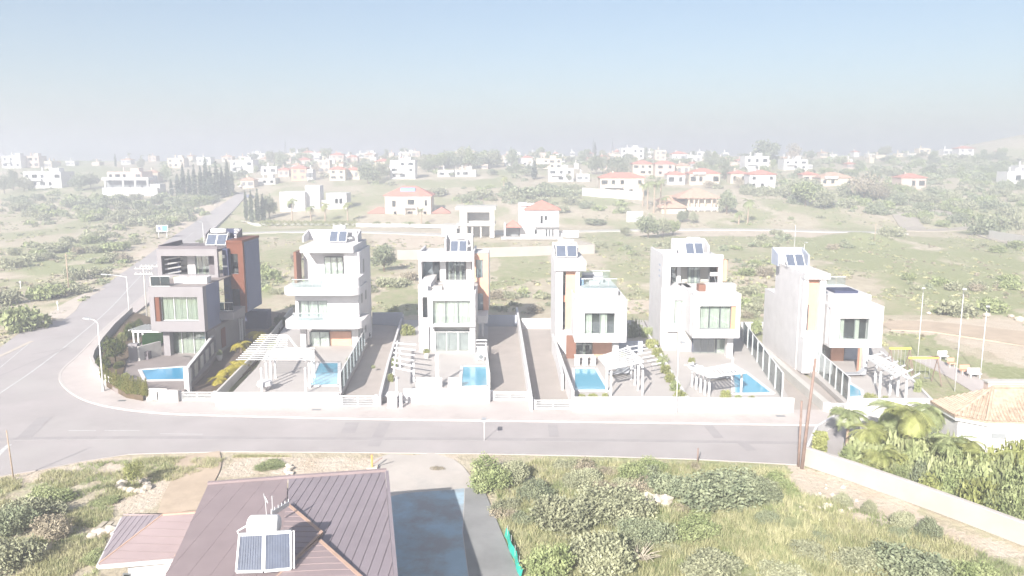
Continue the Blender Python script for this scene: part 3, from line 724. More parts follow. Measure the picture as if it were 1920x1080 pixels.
# =================================================================== HOUSE 2 (rounded balconies)
h = thing('modern_house', 'white house with rounded balconies and a long slatted pergola in front', 'house', group='six modern houses in a row')
Y = 85.0
def rounded(x0, x1, y0, y1, rr, n=6):
    pts = []
    for cx, cy_, a0_ in ((x1 - rr, y0 + rr, -90), (x1 - .01, y1 - .01, 0), (x0 + .01, y1 - .01, 90), (x0 + rr, y0 + rr, 180)):
        if cx in (x1 - rr, x0 + rr):
            for k in range(n + 1):
                a = R(a0_ + 90 * k / n); pts.append((cx + rr * math.cos(a), cy_ + rr * math.sin(a)))
        else: pts.append((cx, cy_))
    return pts
bxs = [('lower', (531, 679, 603, 617)), ('upper', (529, 674, 540, 554))]
bodyx0, bodyx1 = F(556, 600, Y)[0], F(672, 600, Y)[0]
for i, (_, r) in enumerate(bxs):
    a, c, e, g = XZ(r, Y - 2.2); MB().prism(rounded(a, c, Y - 2.2, Y + 2.5, 1.0), e, g).build('balcony', M['white'], h)
    glassrail(h, a + 1.0, a + 4.2, g, g + .85, Y - 2.05, n=3)
z_g = F(0, 672, Y)[1]; zl0, zl1 = F(0, 617, Y - 2.2)[1], F(0, 603, Y - 2.2)[1]; zu0, zu1 = F(0, 554, Y - 2.2)[1], F(0, 540, Y - 2.2)[1]
# ground floor
box('ground_body', M['white'], h, F(580, 640, Y)[0], bodyx1, Y + 1.2, 93, .3, zl0 - .002)
pbox('column', M['white'], h, (564, 574, 618, 672), Y - .6, .6, z0=.4, z1=zl0 - .003)
window(h, (581, 618, 622, 669), Y + .55, n=2, depth=.6); pbox('cladding_panel', M['orange2'], h, (619, 659, 622, 668), Y + .9, .29)
pbox('side_wall', M['white'], h, (660, 672, 617, 672), Y + .3, .8, z0=.3, z1=zl0 - .002)
# first floor
r, w = (554, 673, 556, 603), (560, 614, 564, 603)
holewall('first_floor_front', M['white'], h, r, w, Y, .6, z0=zl1, z1=zu0)
window(h, w, Y + .35, n=3, depth=.5)
box('first_floor_body', M['white'], h, bodyx0, bodyx1, Y + .9, 93.2, zl0, zu0 + .5)
for k, (ya, zb) in enumerate(((86.5, 1.2), (88.7, 1.3), (87, 5.0), (89.4, 5.0), (88.5, 8.2))):
    box('side_window', M['frame'], h, bodyx1 - .02, bodyx1 + .03, ya, ya + .7, zb, zb + 1.5)
# second floor
zr0, zr1 = F(0, 473, Y + 1)[1], F(0, 461, Y + 1)[1]
box('second_floor_body', M['white'], h, bodyx0 + .2, bodyx1, Y + 3.2, 93.2, zu0 + .5, zr0)
pbox('side_fin', M['brown'], h, (551, 556, 474, 526), Y + 1.2, 2.0, z0=zu1, z1=zr0)
window(h, (608, 643, 482, 519), Y + 2.6, n=3, depth=.55); pbox('shutter', M['cream'], h, (653, 668, 495, 519), Y + 1.12, .08)
pbox('side_block', M['white'], h, (645, 674, 474, 522), Y + 1.2, 1.98, z0=zu1, z1=zr0)
a, c, e, g = XZ((600, 673, 521, 540), Y - 1.9); MB().prism(rounded(a, c, Y - 1.9, Y + 1.1, .6), zu1 - .01, g).build('parapet', M['white'], h)
a, c, e, g = XZ((562, 662, 461, 473), Y + .4); box('roof_slab', M['white'], h, a, c, Y + .4, 93.4, zr0 + .002, zr1)
rb = roofbox(h, (567, 670, 434, 463), 89.8, 2.4, 'white', z0=zr1)
solar((617, 649, 447, 465), 89.2, zr1, 'solar water heater on the roof of the house with rounded balconies')
box('vent_box', M['white'], h, rb[1] - .9, rb[1] - .4, 91.5, 91.9, zr1, zr1 + 1.2)
pool([(578, 724), (636, 723), (636, 681), (597, 681)], 'blue pool beside the long slatted pergola')
# long pergola: slats run to the left and fan backwards
sl = []
zp = 2.9
for k in range(14):
    t_ = k / 13; a = P(443 + t_ * 46, 674 - t_ * 46, zp); c = P(585 - t_ * 47, 670 - t_ * 36, zp)
    c = P(590 if t_ < .48 else 539, 674 - t_ * 46, zp); sl.append(((*a, zp), (*c, zp)))
p_post = [P(492, 737, .5), P(501, 727, .5), P(509, 718, .5), P(517, 709, .5), P(574, 737, .5), P(581, 727, .5), P(586, 718, .5), P(590, 709, .5)]
pergola('long white slatted pergola left of the pool, in front of rounded balconies', sl, .09, .06, [(q[0], q[1], zp - .1) for q in p_post],
        [((*P(497, 676, zp - .2), zp - .2), (*P(531, 630, zp - .2), zp - .2)), ((*P(574, 676, zp - .2), zp - .2), (*P(540, 630, zp - .2), zp - .2))])
t = thing('plant_pot', 'white conical planter pot below the long slatted pergola', 'plant pot'); q = P(501, 728, .5)
MB().tube([(q[0], q[1] - .6, .5), (q[0], q[1] - .6, 1.0), (q[0], q[1] - .6, 1.35)], [.25, .7, .62], 12).build('pot', M['white'], t)
# glass pool fence along the right edge
def glass_fence(label, a, c, h_, n, z=.5, post=True, m='rail', bw=None):
    t = thing('glass_fence', label, 'fence', group='glass screens beside the pools'); A, B = P(*a, z), P(*c, z)
    for k in range(n):
        q0, q1 = lerp(A, B, k / n), lerp(A, B, (k + .96) / n); MB().beam((*q0, z + h_ / 2), (*q1, z + h_ / 2), .03, h_).build('pane', M[m], t)
    for k in range(n + 1):
        q0 = lerp(A, B, k / n); box('post', M['white2'], t, q0[0] - .05, q0[0] + .05, q0[1] - .05, q0[1] + .05, z, z + h_ + .05)
    MB().beam((*A, z + h_ + .06), (*B, z + h_ + .06), .08, .06).build('top_rail', M['white2'], t)
    return t
glass_fence('white framed screen along the driveway beside the pool with the long pergola', (639, 736), (684, 648), 1.7, 8)
# =================================================================== HOUSE 3
h = thing('modern_house', 'white three storey house with three wide panes and orange side tower', 'house', group='six modern houses in a row')
Y = 82.0
z1 = F(0, 550, Y)[1]; z0 = F(0, 612, Y)[1]
r, w = (803, 891, 550, 613), (811, 882, 564, 608)
holewall('front_frame', M['white'], h, r, w, Y, .7)
window(h, w, Y + .35, n=3, depth=.9, cover=1)
x0, x1, _, _ = XZ(r, Y); xl = F(785, 600, 83)[0]
r = (785, 803, 535, 667); holewall('left_front', M['white'], h, r, (792, 802, 557, 596), 83.0, .4, z0=.3)
window(h, (792, 802, 557, 596), 83.2, n=1, cur=None, gm='glass_dark', back='dim')
zl = F(0, 535, 83)[1]
box('upper_body', M['white'], h, x0 + .05, x1, Y + 1.3, 88.5, z0, z1)
box('left_body', M['white'], h, xl, x0 + .1, 83.75, 93, .3, zl - .002)
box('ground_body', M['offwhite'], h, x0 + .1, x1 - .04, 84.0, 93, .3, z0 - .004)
box('floor_slab', M['white'], h, x0 + .05, x1, Y + .7, 84.0, z0, z0 + .2)
window(h, (816, 880, 622, 667), 83.2, n=3, fm='white2', depth=.7, gaps=(0, 1, 2), back='dim'); pbox('front_pillar', M['white'], h, (881, 891, 612, 668), 82.4, 1.0, z0=.3, z1=z0 - .003); pbox('front_pillar', M['white'], h, (804, 815, 612, 668), 83.42, .5, z0=.3, z1=z0 - .004)
Y2 = 88.5; r2, w2 = (785, 889, 477, 531), (790, 886, 490, 531)
holewall('portal_frame', M['white'], h, r2, w2, Y2, .4, z0=z1)
a0, a1, b0, b1 = XZ(r2, Y2)
box('portal_side', M['white'], h, a0, a0 + .25, Y2 + .4, 94.5, z1, b1 - .001)
box('roof_slab', M['white'], h, a0 + .25, a1, Y2 + .4, 95, b1 - .3, b1 - .05)
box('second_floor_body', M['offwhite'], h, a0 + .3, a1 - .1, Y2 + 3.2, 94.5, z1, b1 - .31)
window(h, (792, 812, 489, 531), Y2 + 2.5, n=1, cur=None, gm='rail', back='paleblue'); window(h, (813, 824, 489, 531), Y2 + 2.5, n=1, gm='glass_dark', cur=None)
pbox('column', M['white2'], h, (825, 836, 489, 531), Y2 + 2.2, .5, z0=z1, z1=b1 - .32); window(h, (840, 872, 489, 531), Y2 + 2.5, n=3, cur='curtain', cover=.35); pbox('column', M['white2'], h, (874, 884, 489, 531), Y2 + 2.2, .5, z0=z1, z1=b1 - .32)
box('terrace_floor', M['deck'], h, xl + .1, x1 - .1, 84, Y2 + 3, z1 - .1, z1 + .001)
mb = MB(); mb.box(x0, x1, Y + .002, Y + .2, z1, z1 + .25); mb.box(xl, x0, 83.002, 83.2, zl, zl + .05); mb.build('parapet', M['white'], h)
pbox('planter', M['white'], h, (832, 888, 527, 547), 84.2, .9, z0=z1); pbox('low_planter', M['offwhite'], h, (803, 829, 538, 548), 84.0, 1.2, z0=z1)
mb = MB(); mb.box(a0, a1, Y2 + .001, Y2 + .2, b1 + .001, b1 + .3); mb.box(a0, a0 + .2, Y2 + .2, 95, b1, b1 + .3); mb.box(a1 - .2, a1, Y2 + .2, 95, b1, b1 + .3); mb.build('roof_parapet', M['white'], h)
rb = roofbox(h, (834, 886, 441, 468), 91.4, 1.9, 'white', z0=b1 - .05); solar((844, 875, 455, 470), 90.8, b1 - .05, 'solar water heater above the wide portal of the orange towered house')
YT = 90.0; r3 = (890, 916, 476, 588); zt0 = 3.6
xx0, xx1, _, zt1 = XZ(r3, YT); o1 = XZ((892, 905, 487, 521), YT); o2 = XZ((893, 906, 550, 582), YT)
mb = MB(); mb.box(xx0, o1[0], YT, YT + .4, zt0, zt1); mb.box(o2[1], xx1, YT, YT + .4, zt0, zt1); mb.box(o1[0], o2[1], YT, YT + .4, o1[3], zt1); mb.box(o1[0], o2[1], YT, YT + .4, o2[3], o1[2]); mb.box(o1[0], o2[1], YT, YT + .4, zt0, o2[2])
mb.build('orange_front', M['orange2'], h)
window_w(h, o1[0], o2[1], o1[2], o1[3], YT + .2, n=1, gm='rail', cur=None, back='dim', depth=.18); window_w(h, o1[0], o2[1], o2[2], o2[3], YT + .2, n=1, gm='rail', cur=None, back='paleblue', depth=.18)
box('tower_body', M['white'], h, xx0, xx1, YT + .4, YT + 5, zt0, zt1)
box('balcony', M['white'], h, x1, F(914, 598, 87)[0], 86.6, 90, F(0, 605, 87)[1], F(0, 591, 87)[1]); pbox('carport_column', M['white2'], h, (903, 907, 600, 622), 90.4, .2, z0=.1, z1=3.6)
pool([(862, 726), (916, 725), (914, 687), (866, 687)], 'small square blue pool in front of the orange towered house')
t = thing('white_bench', 'white low bench and railing at the side terrace of the orange towered house', 'bench'); pbox('seat', M['white2'], t, (894, 912, 655, 664), 81, .8, z0=.5)
for k in range(3): pbox('rail', M['white2'], t, (893, 913, 637 + k * 6, 639 + k * 6), 82, .06)
sl = []
for k in range(6):
    a = P(741 - k * 1.2, 643 + k * 9, 2.4); c = P(781 - k * 1.5, 646 + k * 10, 2.4); sl.append(((*a, 2.4), (*c, 2.4)))
pergola('short white ladder like pergola over the entrance steps of the middle left house', sl, .14, .12, [(*P(744, 745, .5), 2.3), (*P(750, 690, .5), 2.3), (*P(776, 716, .5), 2.3)], [((*P(745, 640, 2.3), 2.3), (*P(738, 700, 2.3), 2.3))])
t = thing('sun_sail_post', 'tall white posts standing on the terrace before the three wide panes', 'posts')
for q in (818, 822): a = P(q, 723, .5); box('post', M['white2'], t, a[0] - .06, a[0] + .06, a[1], a[1] + .12, .5, 3.5)
for i, (q0, q1, zz) in enumerate(((780, 829, .9), (840, 866, .9))):
    a, c = P(q0, 727, .5), P(q1, 727, .5); o = box('low_wall', M['white'], None, a[0], c[0], a[1], a[1] + .25, .5, .5 + zz); tag(o, ('longer low white wall on the terrace left of the small square pool', 'short low white wall touching the small square pool')[i], 'wall')
glass_fence('clear glass screen right of the small square pool', (918, 728), (911, 668), 1.4, 4)
# =================================================================== HOUSE 4
h = thing('modern_house', 'white house with slim left tower, orange strip and rooftop furniture', 'house', group='six modern houses in a row')
Y = 82.0; r = (1042, 1086, 500, 660); zs = F(0, 505, Y)[1]
holewall('tower_front', M['white'], h, (1042, 1086, 504, 645), (1055, 1079, 509, 620), Y, 1.0, z0=.3)
tx0, tx1, _, tz1 = XZ((1042, 1086, 504, 645), Y)
a, c, e, g = XZ((1055, 1079, 509, 620), Y)
box('orange_panel', M['orange2'], h, a + .35, c, Y + .6, Y + .8, e, g); box('orange_panel', M['orange2'], h, a, a + .35, Y + .7, Y + .9, (e + g) / 2 - .2, (e + g) / 2 + .5)
window_w(h, a, a + .35, (e + g) / 2 + .5, g, Y + .75, n=1, gm='glass_dark', cur=None, back='dark', depth=.2); window_w(h, a, a + .35, e, (e + g) / 2 - .2, Y + .75, n=1, gm='glass_dark', cur=None, back='dark', depth=.2)
box('tower_body', M['white'], h, tx0, tx1, Y + 1.0, 92.5, .3, tz1)
q = XZ((1040, 1099, 490, 508), Y - .3); box('roof_slab', M['white'], h, q[0], q[1], Y - .3, 90, q[2], q[3])
rb = roofbox(h, (1037, 1084, 458, 490), 85.8, 2.2, 'white', z0=q[3]); solar((1043, 1082, 472, 490), 84.6, q[3], 'solar water heater on top of the slim tower with rooftop furniture beside it')
Y = 77.0; r, w = (1078, 1175, 567, 642), (1096, 1153, 587, 627)
x0, x1, z0, z1 = XZ(r, Y); holewall('front_frame', M['white'], h, r, w, Y, .5); window(h, w, Y + .25, n=2, depth=.9, cover=.5)
box('upper_body', M['white'], h, x0, x1, Y + 1.2, 86.5, z0, z1); mb = MB(); mb.box(x0, x0 + .15, Y, 86.5, z1, z1 + .3); mb.box(x1 - .15, x1, Y, 86.5, z1, z1 + .3); mb.box(x0 + .15, x1 - .15, Y, Y + .15, z1, z1 + .28); mb.build('parapet', M['white'], h)
box('floor_slab', M['white'], h, x0 + .01, x1 - .01, Y + .5, Y + 1.2, z0, z0 + .3)
q = XZ((1084, 1159, 542, 567), 80.5); box('upper_terrace', M['white'], h, q[0], q[1], 80.5, 88, z1, q[3])
glassrail(h, q[0] + .3, q[1] - .1, q[3], q[3] + 1.0, 80.7, n=4, m='rail')
glassrail(h, q[0] + .3, q[1] - .1, q[3], q[3] + 1.0, 86.5, n=4, m='rail')
box('base_wall', M['white'], h, tx0 - .1, tx0 + .1, 70.0, 82, .1, 1.6)
z_ = XZ((1063, 1075, 643, 678), 79); box('clad_wall', M['brown'], h, z_[0], z_[0] + 1.0, 80, 80.3, .5, z0 - .002)
window(h, (1075, 1110, 644, 672), 80.8, n=2, cur='curtain', cover=.3, depth=.5); pbox('clad_panel', M['orange2'], h, (1111, 1148, 644, 674), 80.8, .3, z0=.5, z1=z0 - .003); pbox('front_column', M['white'], h, (1149, 1160, 643, 676), 78.0, .8, z0=.5, z1=z0 - .004)
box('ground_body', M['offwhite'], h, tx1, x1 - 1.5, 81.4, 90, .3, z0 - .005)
t = thing('lounge_set', 'pale lounge furniture behind glass on the roof terrace beside the slim tower', 'lounge set')
zz = q[3]; box('sofa', M['cushion'], t, q[0] + .8, q[0] + 3.0, 84.5, 85.4, zz, zz + .7); box('sofa_back', M['white2'], t, q[0] + .8, q[0] + 3.0, 85.4, 85.6, zz, zz + 1.0); box('low_table', M['white2'], t, q[0] + 1.4, q[0] + 2.4, 83.2, 84.0, zz, zz + .4); box('armchair', M['blue'], t, q[0] + .3, q[0] + .75, 83, 83.9, zz, zz + .7)
pool([(1075, 733), (1142, 733), (1117, 691), (1075, 691)], 'blue pool with one slanted side in front of the slim towered house')
zp = 2.9; sl = [((*P(1178 + k * 9, 651 + k * 6.5, zp), zp), (*P(1208 + k * 6.2, 646 + k * 6.9, zp), zp)) for k in range(6)]
pg = pergola('white pergola with solid roof and slanting slats right of the slanted pool', sl, .12, .09, [(*P(1137, 735, .5), 2.8), (*P(1145, 744, .5), 2.8), (*P(1183, 712, .5), 2.8), (*P(1190, 722, .5), 2.8), (*P(1196, 732, .5), 2.8), (*P(1204, 742, .5), 2.8)], [((*P(1176, 649, zp - .15), zp - .15), (*P(1205, 688, zp - .15), zp - .15))])
louvre(pg, [P(1123, 668, zp), P(1176, 650, zp), P(1206, 676, zp), P(1140, 690, zp)], zp)
t = thing('dining_set', 'white outdoor table and chairs just behind the slanted pool', 'dining set'); a = P(1096, 682, .5); box('table_top', M['white2'], t, a[0] - 1.0, a[0] + 1.0, a[1], a[1] + .9, 1.2, 1.26)
for s_ in (-.9, .8): box('leg', M['white2'], t, a[0] + s_, a[0] + s_ + .1, a[1] + .1, a[1] + .2, .5, 1.2)
for s_ in (-.8, 0, .8): box('chair', M['white'], t, a[0] + s_ - .25, a[0] + s_ + .25, a[1] - .6, a[1] - .15, .5, .95); box('chair_back', M['white'], t, a[0] + s_ - .25, a[0] + s_ + .25, a[1] - .68, a[1] - .61, .5, 1.4)
def lounger(px, py, label, rot=0):
    t = empty('sun_lounger', (*P(px, py, .5), .5), rot); tag(t, label, 'sun lounger', 'grey sun loungers on the terraces')
    MB().box(-.95, .5, -.35, .35, .25, .34).build('seat', M['cushion'], t)
    MB().prism([(.5, -.35), (1.05, -.35), (1.05, .35), (.5, .35)], .25, [.36, .75, .75, .36]).build('backrest', M['cushion'], t)
    for sx_ in (-.85, .8):
        for sy_ in (-.3, .25): MB().box(sx_, sx_ + .06, sy_, sy_ + .06, 0, .25).build('leg', M['frame'], t)
    return t
lounger(1158, 704, 'dark grey lounger under the pergola by the slanted pool, upper one', .3); lounger(1172, 697, 'dark grey lounger under the pergola by the slanted pool, rear one', .2)
# =================================================================== HOUSE 5
h = thing('modern_house', 'tall white house with open top portal and orange edged bedroom window', 'house', group='six modern houses in a row')
Y = 85.0; r, w = (1243, 1355, 482, 540), (1257, 1347, 500, 542); z7 = F(0, 555, 78.8)[1]
holewall('portal_frame', M['white'], h, r, w, Y, .45, z0=z7 - .2)
a0, a1, b0, b1 = XZ(r, Y)
box('left_flank', M['white'], h, a0, a0 + .5, Y + .45, 93, .1, b1); box('left_body', M['white'], h, a0 + .5, a0 + 3, 84.2, 92.9, .3, z7)
box('roof_slab', M['white'], h, a0 + .5, a1, Y + .45, 93, b1 - .3, b1 - .05); mb = MB(); mb.box(a0, a1, Y + .001, Y + .2, b1 + .001, b1 + .25); mb.box(a0, a0 + .2, Y + .2, 93, b1 + .001, b1 + .25); mb.build('roof_parapet', M['white'], h)
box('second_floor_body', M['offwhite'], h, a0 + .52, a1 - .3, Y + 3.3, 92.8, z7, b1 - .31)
for k, q in enumerate(((1259, 1268), (1290, 1312), (1330, 1346))): window(h, (q[0], q[1], 500, 542), Y + 2.6, n=1 + (k == 1), cur=None if k != 1 else 'curtain', gm='glass_dark' if k == 2 else 'glass', back='dim', cover=.5)
for k in range(3): box('vent_slot', M['paleblue'], h, a0 - .02, a0 + .01, 86.5, 87.4, 8 + k * .6, 8.2 + k * .6)
pbox('column', M['white2'], h, (1269, 1276, 500, 542), Y + 2.4, .5, z0=z7, z1=b1 - .31); pbox('edge_fin', M['orange2'], h, (1353, 1363, 488, 527), Y + .6, 3)
r = (1243, 1282, 545, 690); zz0 = F(0, 622, 83.6)[1]
holewall('side_bay', M['white'], h, (1252, 1283, 545, 622), (1264, 1281, 563, 607), 83.2, .5, z1=z7); window(h, (1264, 1281, 563, 607), 83.4, n=1, depth=.28)
pbox('side_body', M['white'], h, (1243, 1283, 545, 622), 83.7, .5, z0=.3, z1=z7)
Y = 78.8; r, w = (1300, 1388, 555, 634), (1312, 1380, 574, 618); x0, x1, z0, z1 = XZ(r, Y)
holewall('front_frame', M['white'], h, r, w, Y, .6); u0, u1, e, g = XZ(w, Y)
box('reveal_panel', M['orange'], h, u1 - .42, u1, Y + .2, Y + .599, e, g); window_w(h, u0, u1 - .42, e, g, Y + .35, n=3, gaps=(), depth=.9, fm='frame')
box('upper_body', M['white'], h, x0, x1, Y + 1.25, 87, z0, z1); box('floor_slab', M['white'], h, x0 + .01, x1 - .01, Y + .6, Y + 1.25, z0, z0 + .25); mb = MB(); mb.box(x0, x0 + .15, Y, 85, z1, z1 + .2); mb.box(x0 + .15, x1, Y, Y + .15, z1, z1 + .2); mb.box(x1 - .15, x1, Y + .15, 85, z1, z1 + .2); mb.build('parapet', M['white'], h)
pbox('planter', M['white'], h, (1324, 1380, 533, 551), 81.5, 1.2, z0=z1); pbox('planter_end', M['brown'], h, (1310, 1323, 534, 551), 81.6, 1.0, z0=z1)
window(h, (1299, 1342, 636, 670), 82.2, n=3, cur=None, gm='glass', back='slate', depth=.7); window(h, (1343, 1362, 636, 670), 82.2, n=1, depth=.7); pbox('front_column', M['white'], h, (1363, 1374, 634, 676), 80.4, .9, z0=.4, z1=z0 - .003)
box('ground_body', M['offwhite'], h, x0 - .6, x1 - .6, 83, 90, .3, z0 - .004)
rb = roofbox(h, (1266, 1330, 451, 482), 88.0, 2.2, 'white', z0=b1 - .05); solar((1287, 1320, 467, 483), 87.2, b1 - .05, 'solar water heater above the open portal of the tall white house')
pool([(1375, 739), (1450, 738), (1397, 697), (1372, 697)], 'wedge shaped blue pool beside the leaning glass screen')
t = thing('cushion_stack', 'white exercise chair and stand on the open top floor terrace', 'chair'); q = F(1333, 530, 86.5)
MB().tube([(q[0] - .5, 86.5, z7), (q[0] - .2, 86.6, z7 + 1.0), (q[0] + .3, 86.7, z7 + 1.2), (q[0] + .6, 86.6, z7)], .05, 6).build('frame', M['frame'], t); box('seat', M['white2'], t, q[0] - .1, q[0] + .8, 86.4, 86.9, z7 + .9, z7 + 1.3)
zp = 2.9; sl = [((*P(1283 + k * 7.5, 684 + k * 3.6, zp), zp), (*P(1318 + k * 5.2, 687 + k * 2.6, zp), zp)) for k in range(6)]
pg = pergola('white pergola with flat roof left of the wedge shaped pool', sl, .12, .09, [(*P(1297 + k * 8, 725 + k * 5, .5), 2.8) for k in range(5)] + [(*P(1389, 740, .5), 2.8), (*P(1372, 716, .5), 2.8)], [((*P(1295, 690, zp - .15), zp - .15), (*P(1329, 706, zp - .15), zp - .15))])
louvre(pg, [P(1322, 690, zp), P(1330, 704, zp), P(1397, 696, zp), P(1372, 680, zp)], zp)
lounger(1345, 712, 'dark grey lounger under the flat roofed pergola by the wedge shaped pool', .1)
glass_fence('tall glass screen leaning away beside the wedge shaped pool', (1466, 748), (1393, 640), 2.2, 7)
# =================================================================== HOUSE 6
h = thing('modern_house', 'white end house with blank left wall and big square bedroom window', 'house', group='six modern houses in a row')
Y = 76.0; tx0, tx1 = F(1505, 560, Y)[0], F(1546, 560, Y)[0]; zt = F(0, 523, Y)[1]
w = (1514, 1536, 524, 622)
holewall('tower_front', M['white'], h, (1505, 1546, 523, 640), w, Y, .9, z0=.2, z1=zt)
a, c, e, g = XZ(w, Y); box('orange_panel', M['orange2'], h, a, c, Y + .5, Y + .7, (e + g) / 2, g); box('orange_panel', M['orange2'], h, a + .35, c, Y + .5, Y + .7, e, (e + g) / 2 - .002); window_w(h, a, a + .35, e, (e + g) / 2, Y + .6, n=1, cur=None, gm='glass_dark', back='brown', depth=.2)
box('tower_body', M['white'], h, tx0, tx1, Y + .9, 84.2, .1, zt); q = XZ((1503, 1557, 513, 524), Y - .3); box('roof_slab', M['white'], h, tx0, q[1], Y - .3, 84.2, zt + .002, q[3])
box('rear_wing', M['white'], h, tx0 - .001, tx0 + 3, 84.2, 87.5, .1, 6.6)
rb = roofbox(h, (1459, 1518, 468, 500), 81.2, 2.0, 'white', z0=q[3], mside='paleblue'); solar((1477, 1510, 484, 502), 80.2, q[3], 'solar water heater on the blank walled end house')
MB().tube([(rb[1] - .8, 83.5, q[3]), (rb[1] - .8, 83.5, q[3] + 4)], .03, 5).build('antenna_mast', M['metal'], h)
pbox('base_block', M['white'], h, (1506, 1541, 634, 672), 75.0, 1.0, z0=.3)
Y = 74.8; r, w = (1558, 1655, 579, 652), (1574, 1631, 597, 638); x0, x1, z0, z1 = XZ(r, Y)
holewall('front_frame', M['white'], h, r, w, Y, .5); window(h, w, Y + .25, n=2, depth=.9, cover=.35)
box('upper_body', M['white'], h, x0, x1, Y + 1.16, 84, z0, z1); box('floor_slab', M['white'], h, x0 + .01, x1 - .01, Y + .5, Y + 1.16, z0, z0 + .25)
mb = MB(); mb.box(x0, x0 + .15, Y, 84, z1, z1 + .25); mb.box(x0 + .15, x1, Y, Y + .15, z1, z1 + .25); mb.box(x1 - .15, x1, Y + .15, 84, z1, z1 + .25); mb.build('parapet', M['white'], h)
q = XZ((1553, 1633, 553, 577), 78.2); box('upper_terrace', M['white'], h, q[0], q[1], 78.2, 85, z1, q[3]); box('whirlpool_cover', M['slate'], h, q[0] + 1, q[1] - .9, 79.2, 81.5, q[3], q[3] + .25)
glassrail(h, q[0] + .1, q[1] - .1, q[3], q[3] + .9, 84.2, n=4)
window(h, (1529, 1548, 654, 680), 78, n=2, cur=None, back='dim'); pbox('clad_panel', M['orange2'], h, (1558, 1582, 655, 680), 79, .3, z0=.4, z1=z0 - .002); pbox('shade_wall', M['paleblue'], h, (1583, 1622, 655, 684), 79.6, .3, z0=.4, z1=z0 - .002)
pbox('front_column', M['white'], h, (1618, 1626, 656, 728), 74.0, .5, z0=.4, z1=z0 + .4); pbox('column_panel', M['orange2'], h, (1611, 1617, 660, 700), 74.6, .5, z0=.4, z1=z0 - .003)
box('ground_body', M['offwhite'], h, tx1, x1 - 1.4, 80, 84.1, .2, z0 - .005)
pool([(1590, 747), (1618, 744), (1616, 733), (1590, 717)], 'small triangular blue pool in front of the blank walled end house')
zp = 2.9; sl = [((*P(1632 + k * 15, 668 + k * 8.3, zp), zp), (*P(1656 + k * 13.7, 662 + k * 7.6, zp), zp)) for k in range(6)]
pg = pergola('white pergola with slanting slats at the far right end house', sl, .13, .11, [(*P(1648, 745, .5), 2.8), (*P(1668, 740, .5), 2.8), (*P(1682, 742, .5), 2.8), (*P(1697, 755, .5), 2.8), (*P(1640, 722, .5), 2.8)], [((*P(1628, 667, zp - .15), zp - .15), (*P(1703, 709, zp - .15), zp - .15))])
louvre(pg, [P(1628, 670, zp), P(1650, 668, zp), P(1700, 694, zp), P(1680, 704, zp)], zp)
glass_fence('glass screen in front of the blank walled end house', (1590, 752), (1525, 690), 2.0, 6)
lounger(1600, 706, 'dark grey lounger beside the small triangular pool', .1)
# ------------------------------------------------------------------ street walls, gates, boundary walls
def G0(a, c): return P(a, c, .1)
wallrun('garden_wall', 'offwhite', [G0(173, 688), G0(180, 705), G0(200, 723), G0(236, 740), G0(280, 751), G0(336, 754)], 1.0, .22, .1, 'low curved cream wall around the corner plot', 'wall', 'low walls along the pavement', cap='kerb')
wallrun('garden_wall', 'offwhite', [G0(173, 688), G0(176, 676), G0(192, 650), G0(215, 622), G0(248, 590)], 1.0, .22, .1, 'low cream wall of the corner plot along the long street', 'wall', 'low walls along the pavement', cap='kerb')
for i, (a, c, lab) in enumerate(((405, 636, 'white street wall in front of the long pergola and its pool'), (757, 919, 'white street wall in front of the small square pool'), (1073, 1292, 'white street wall in front of the slanted pool'), (1294, 1487, 'white street wall in front of the wedge shaped pool'), (1592, 1740, 'white street wall below the palms, before the end house'))):
    yb = (762, 755, 771, 773, 774)[i]; t = wallrun('garden_wall', 'white', [G0(a, yb), G0(c, yb)], 1.15, .25, .1, lab, 'wall', 'low walls along the pavement', cap='white2')
    Yw = G0(a, yb)[1]
    for q0, q1 in (((480, 520), ) if i == 0 else ((1158, 1200), ) if i == 2 else ((1424, 1465), ) if i == 3 else ()):
        pbox('grey_panel', M['metal'], t, (q0, q1, yb - 17, yb - 2), Yw - .16, .04)
    for q0 in ((432, 445) if i == 0 else (1230, 1240) if i == 2 else (1320, ) if i == 3 else ()):
        pbox('small_gate', M['deck'], t, (q0, q0 + 8, yb - 17, yb - 3), Yw - .17, .04)
tb = wallrun('meter_wall', 'concrete', [G0(276, 751.5), G0(315, 753)], 1.15, .1, .1, 'grey meter cabinet wall at the rounded corner plot', 'meter cabinet'); pbox('cabinet_door', M['metal'], tb, (280, 294, 734, 750), G0(295, 753)[1] - .1, .04); pbox('cabinet_door', M['metal'], tb, (297, 311, 734, 750), G0(295, 753)[1] - .1, .04)
gate((340, 400, 735, 753), 0, 'white barred gate of the dark driveway beside the corner house')
gate((640, 702, 742, 763), 0, 'white barred gate of the driveway right of the rounded balconies')
gate((925, 988, 734, 752), 0, 'white barred gate beside the small square pool')
gate((1003, 1070, 750, 769), 0, 'white barred gate of the driveway left of the slanted pool')
gate((1556, 1586, 756, 774), 0, 'short white barred gate of the end house driveway')
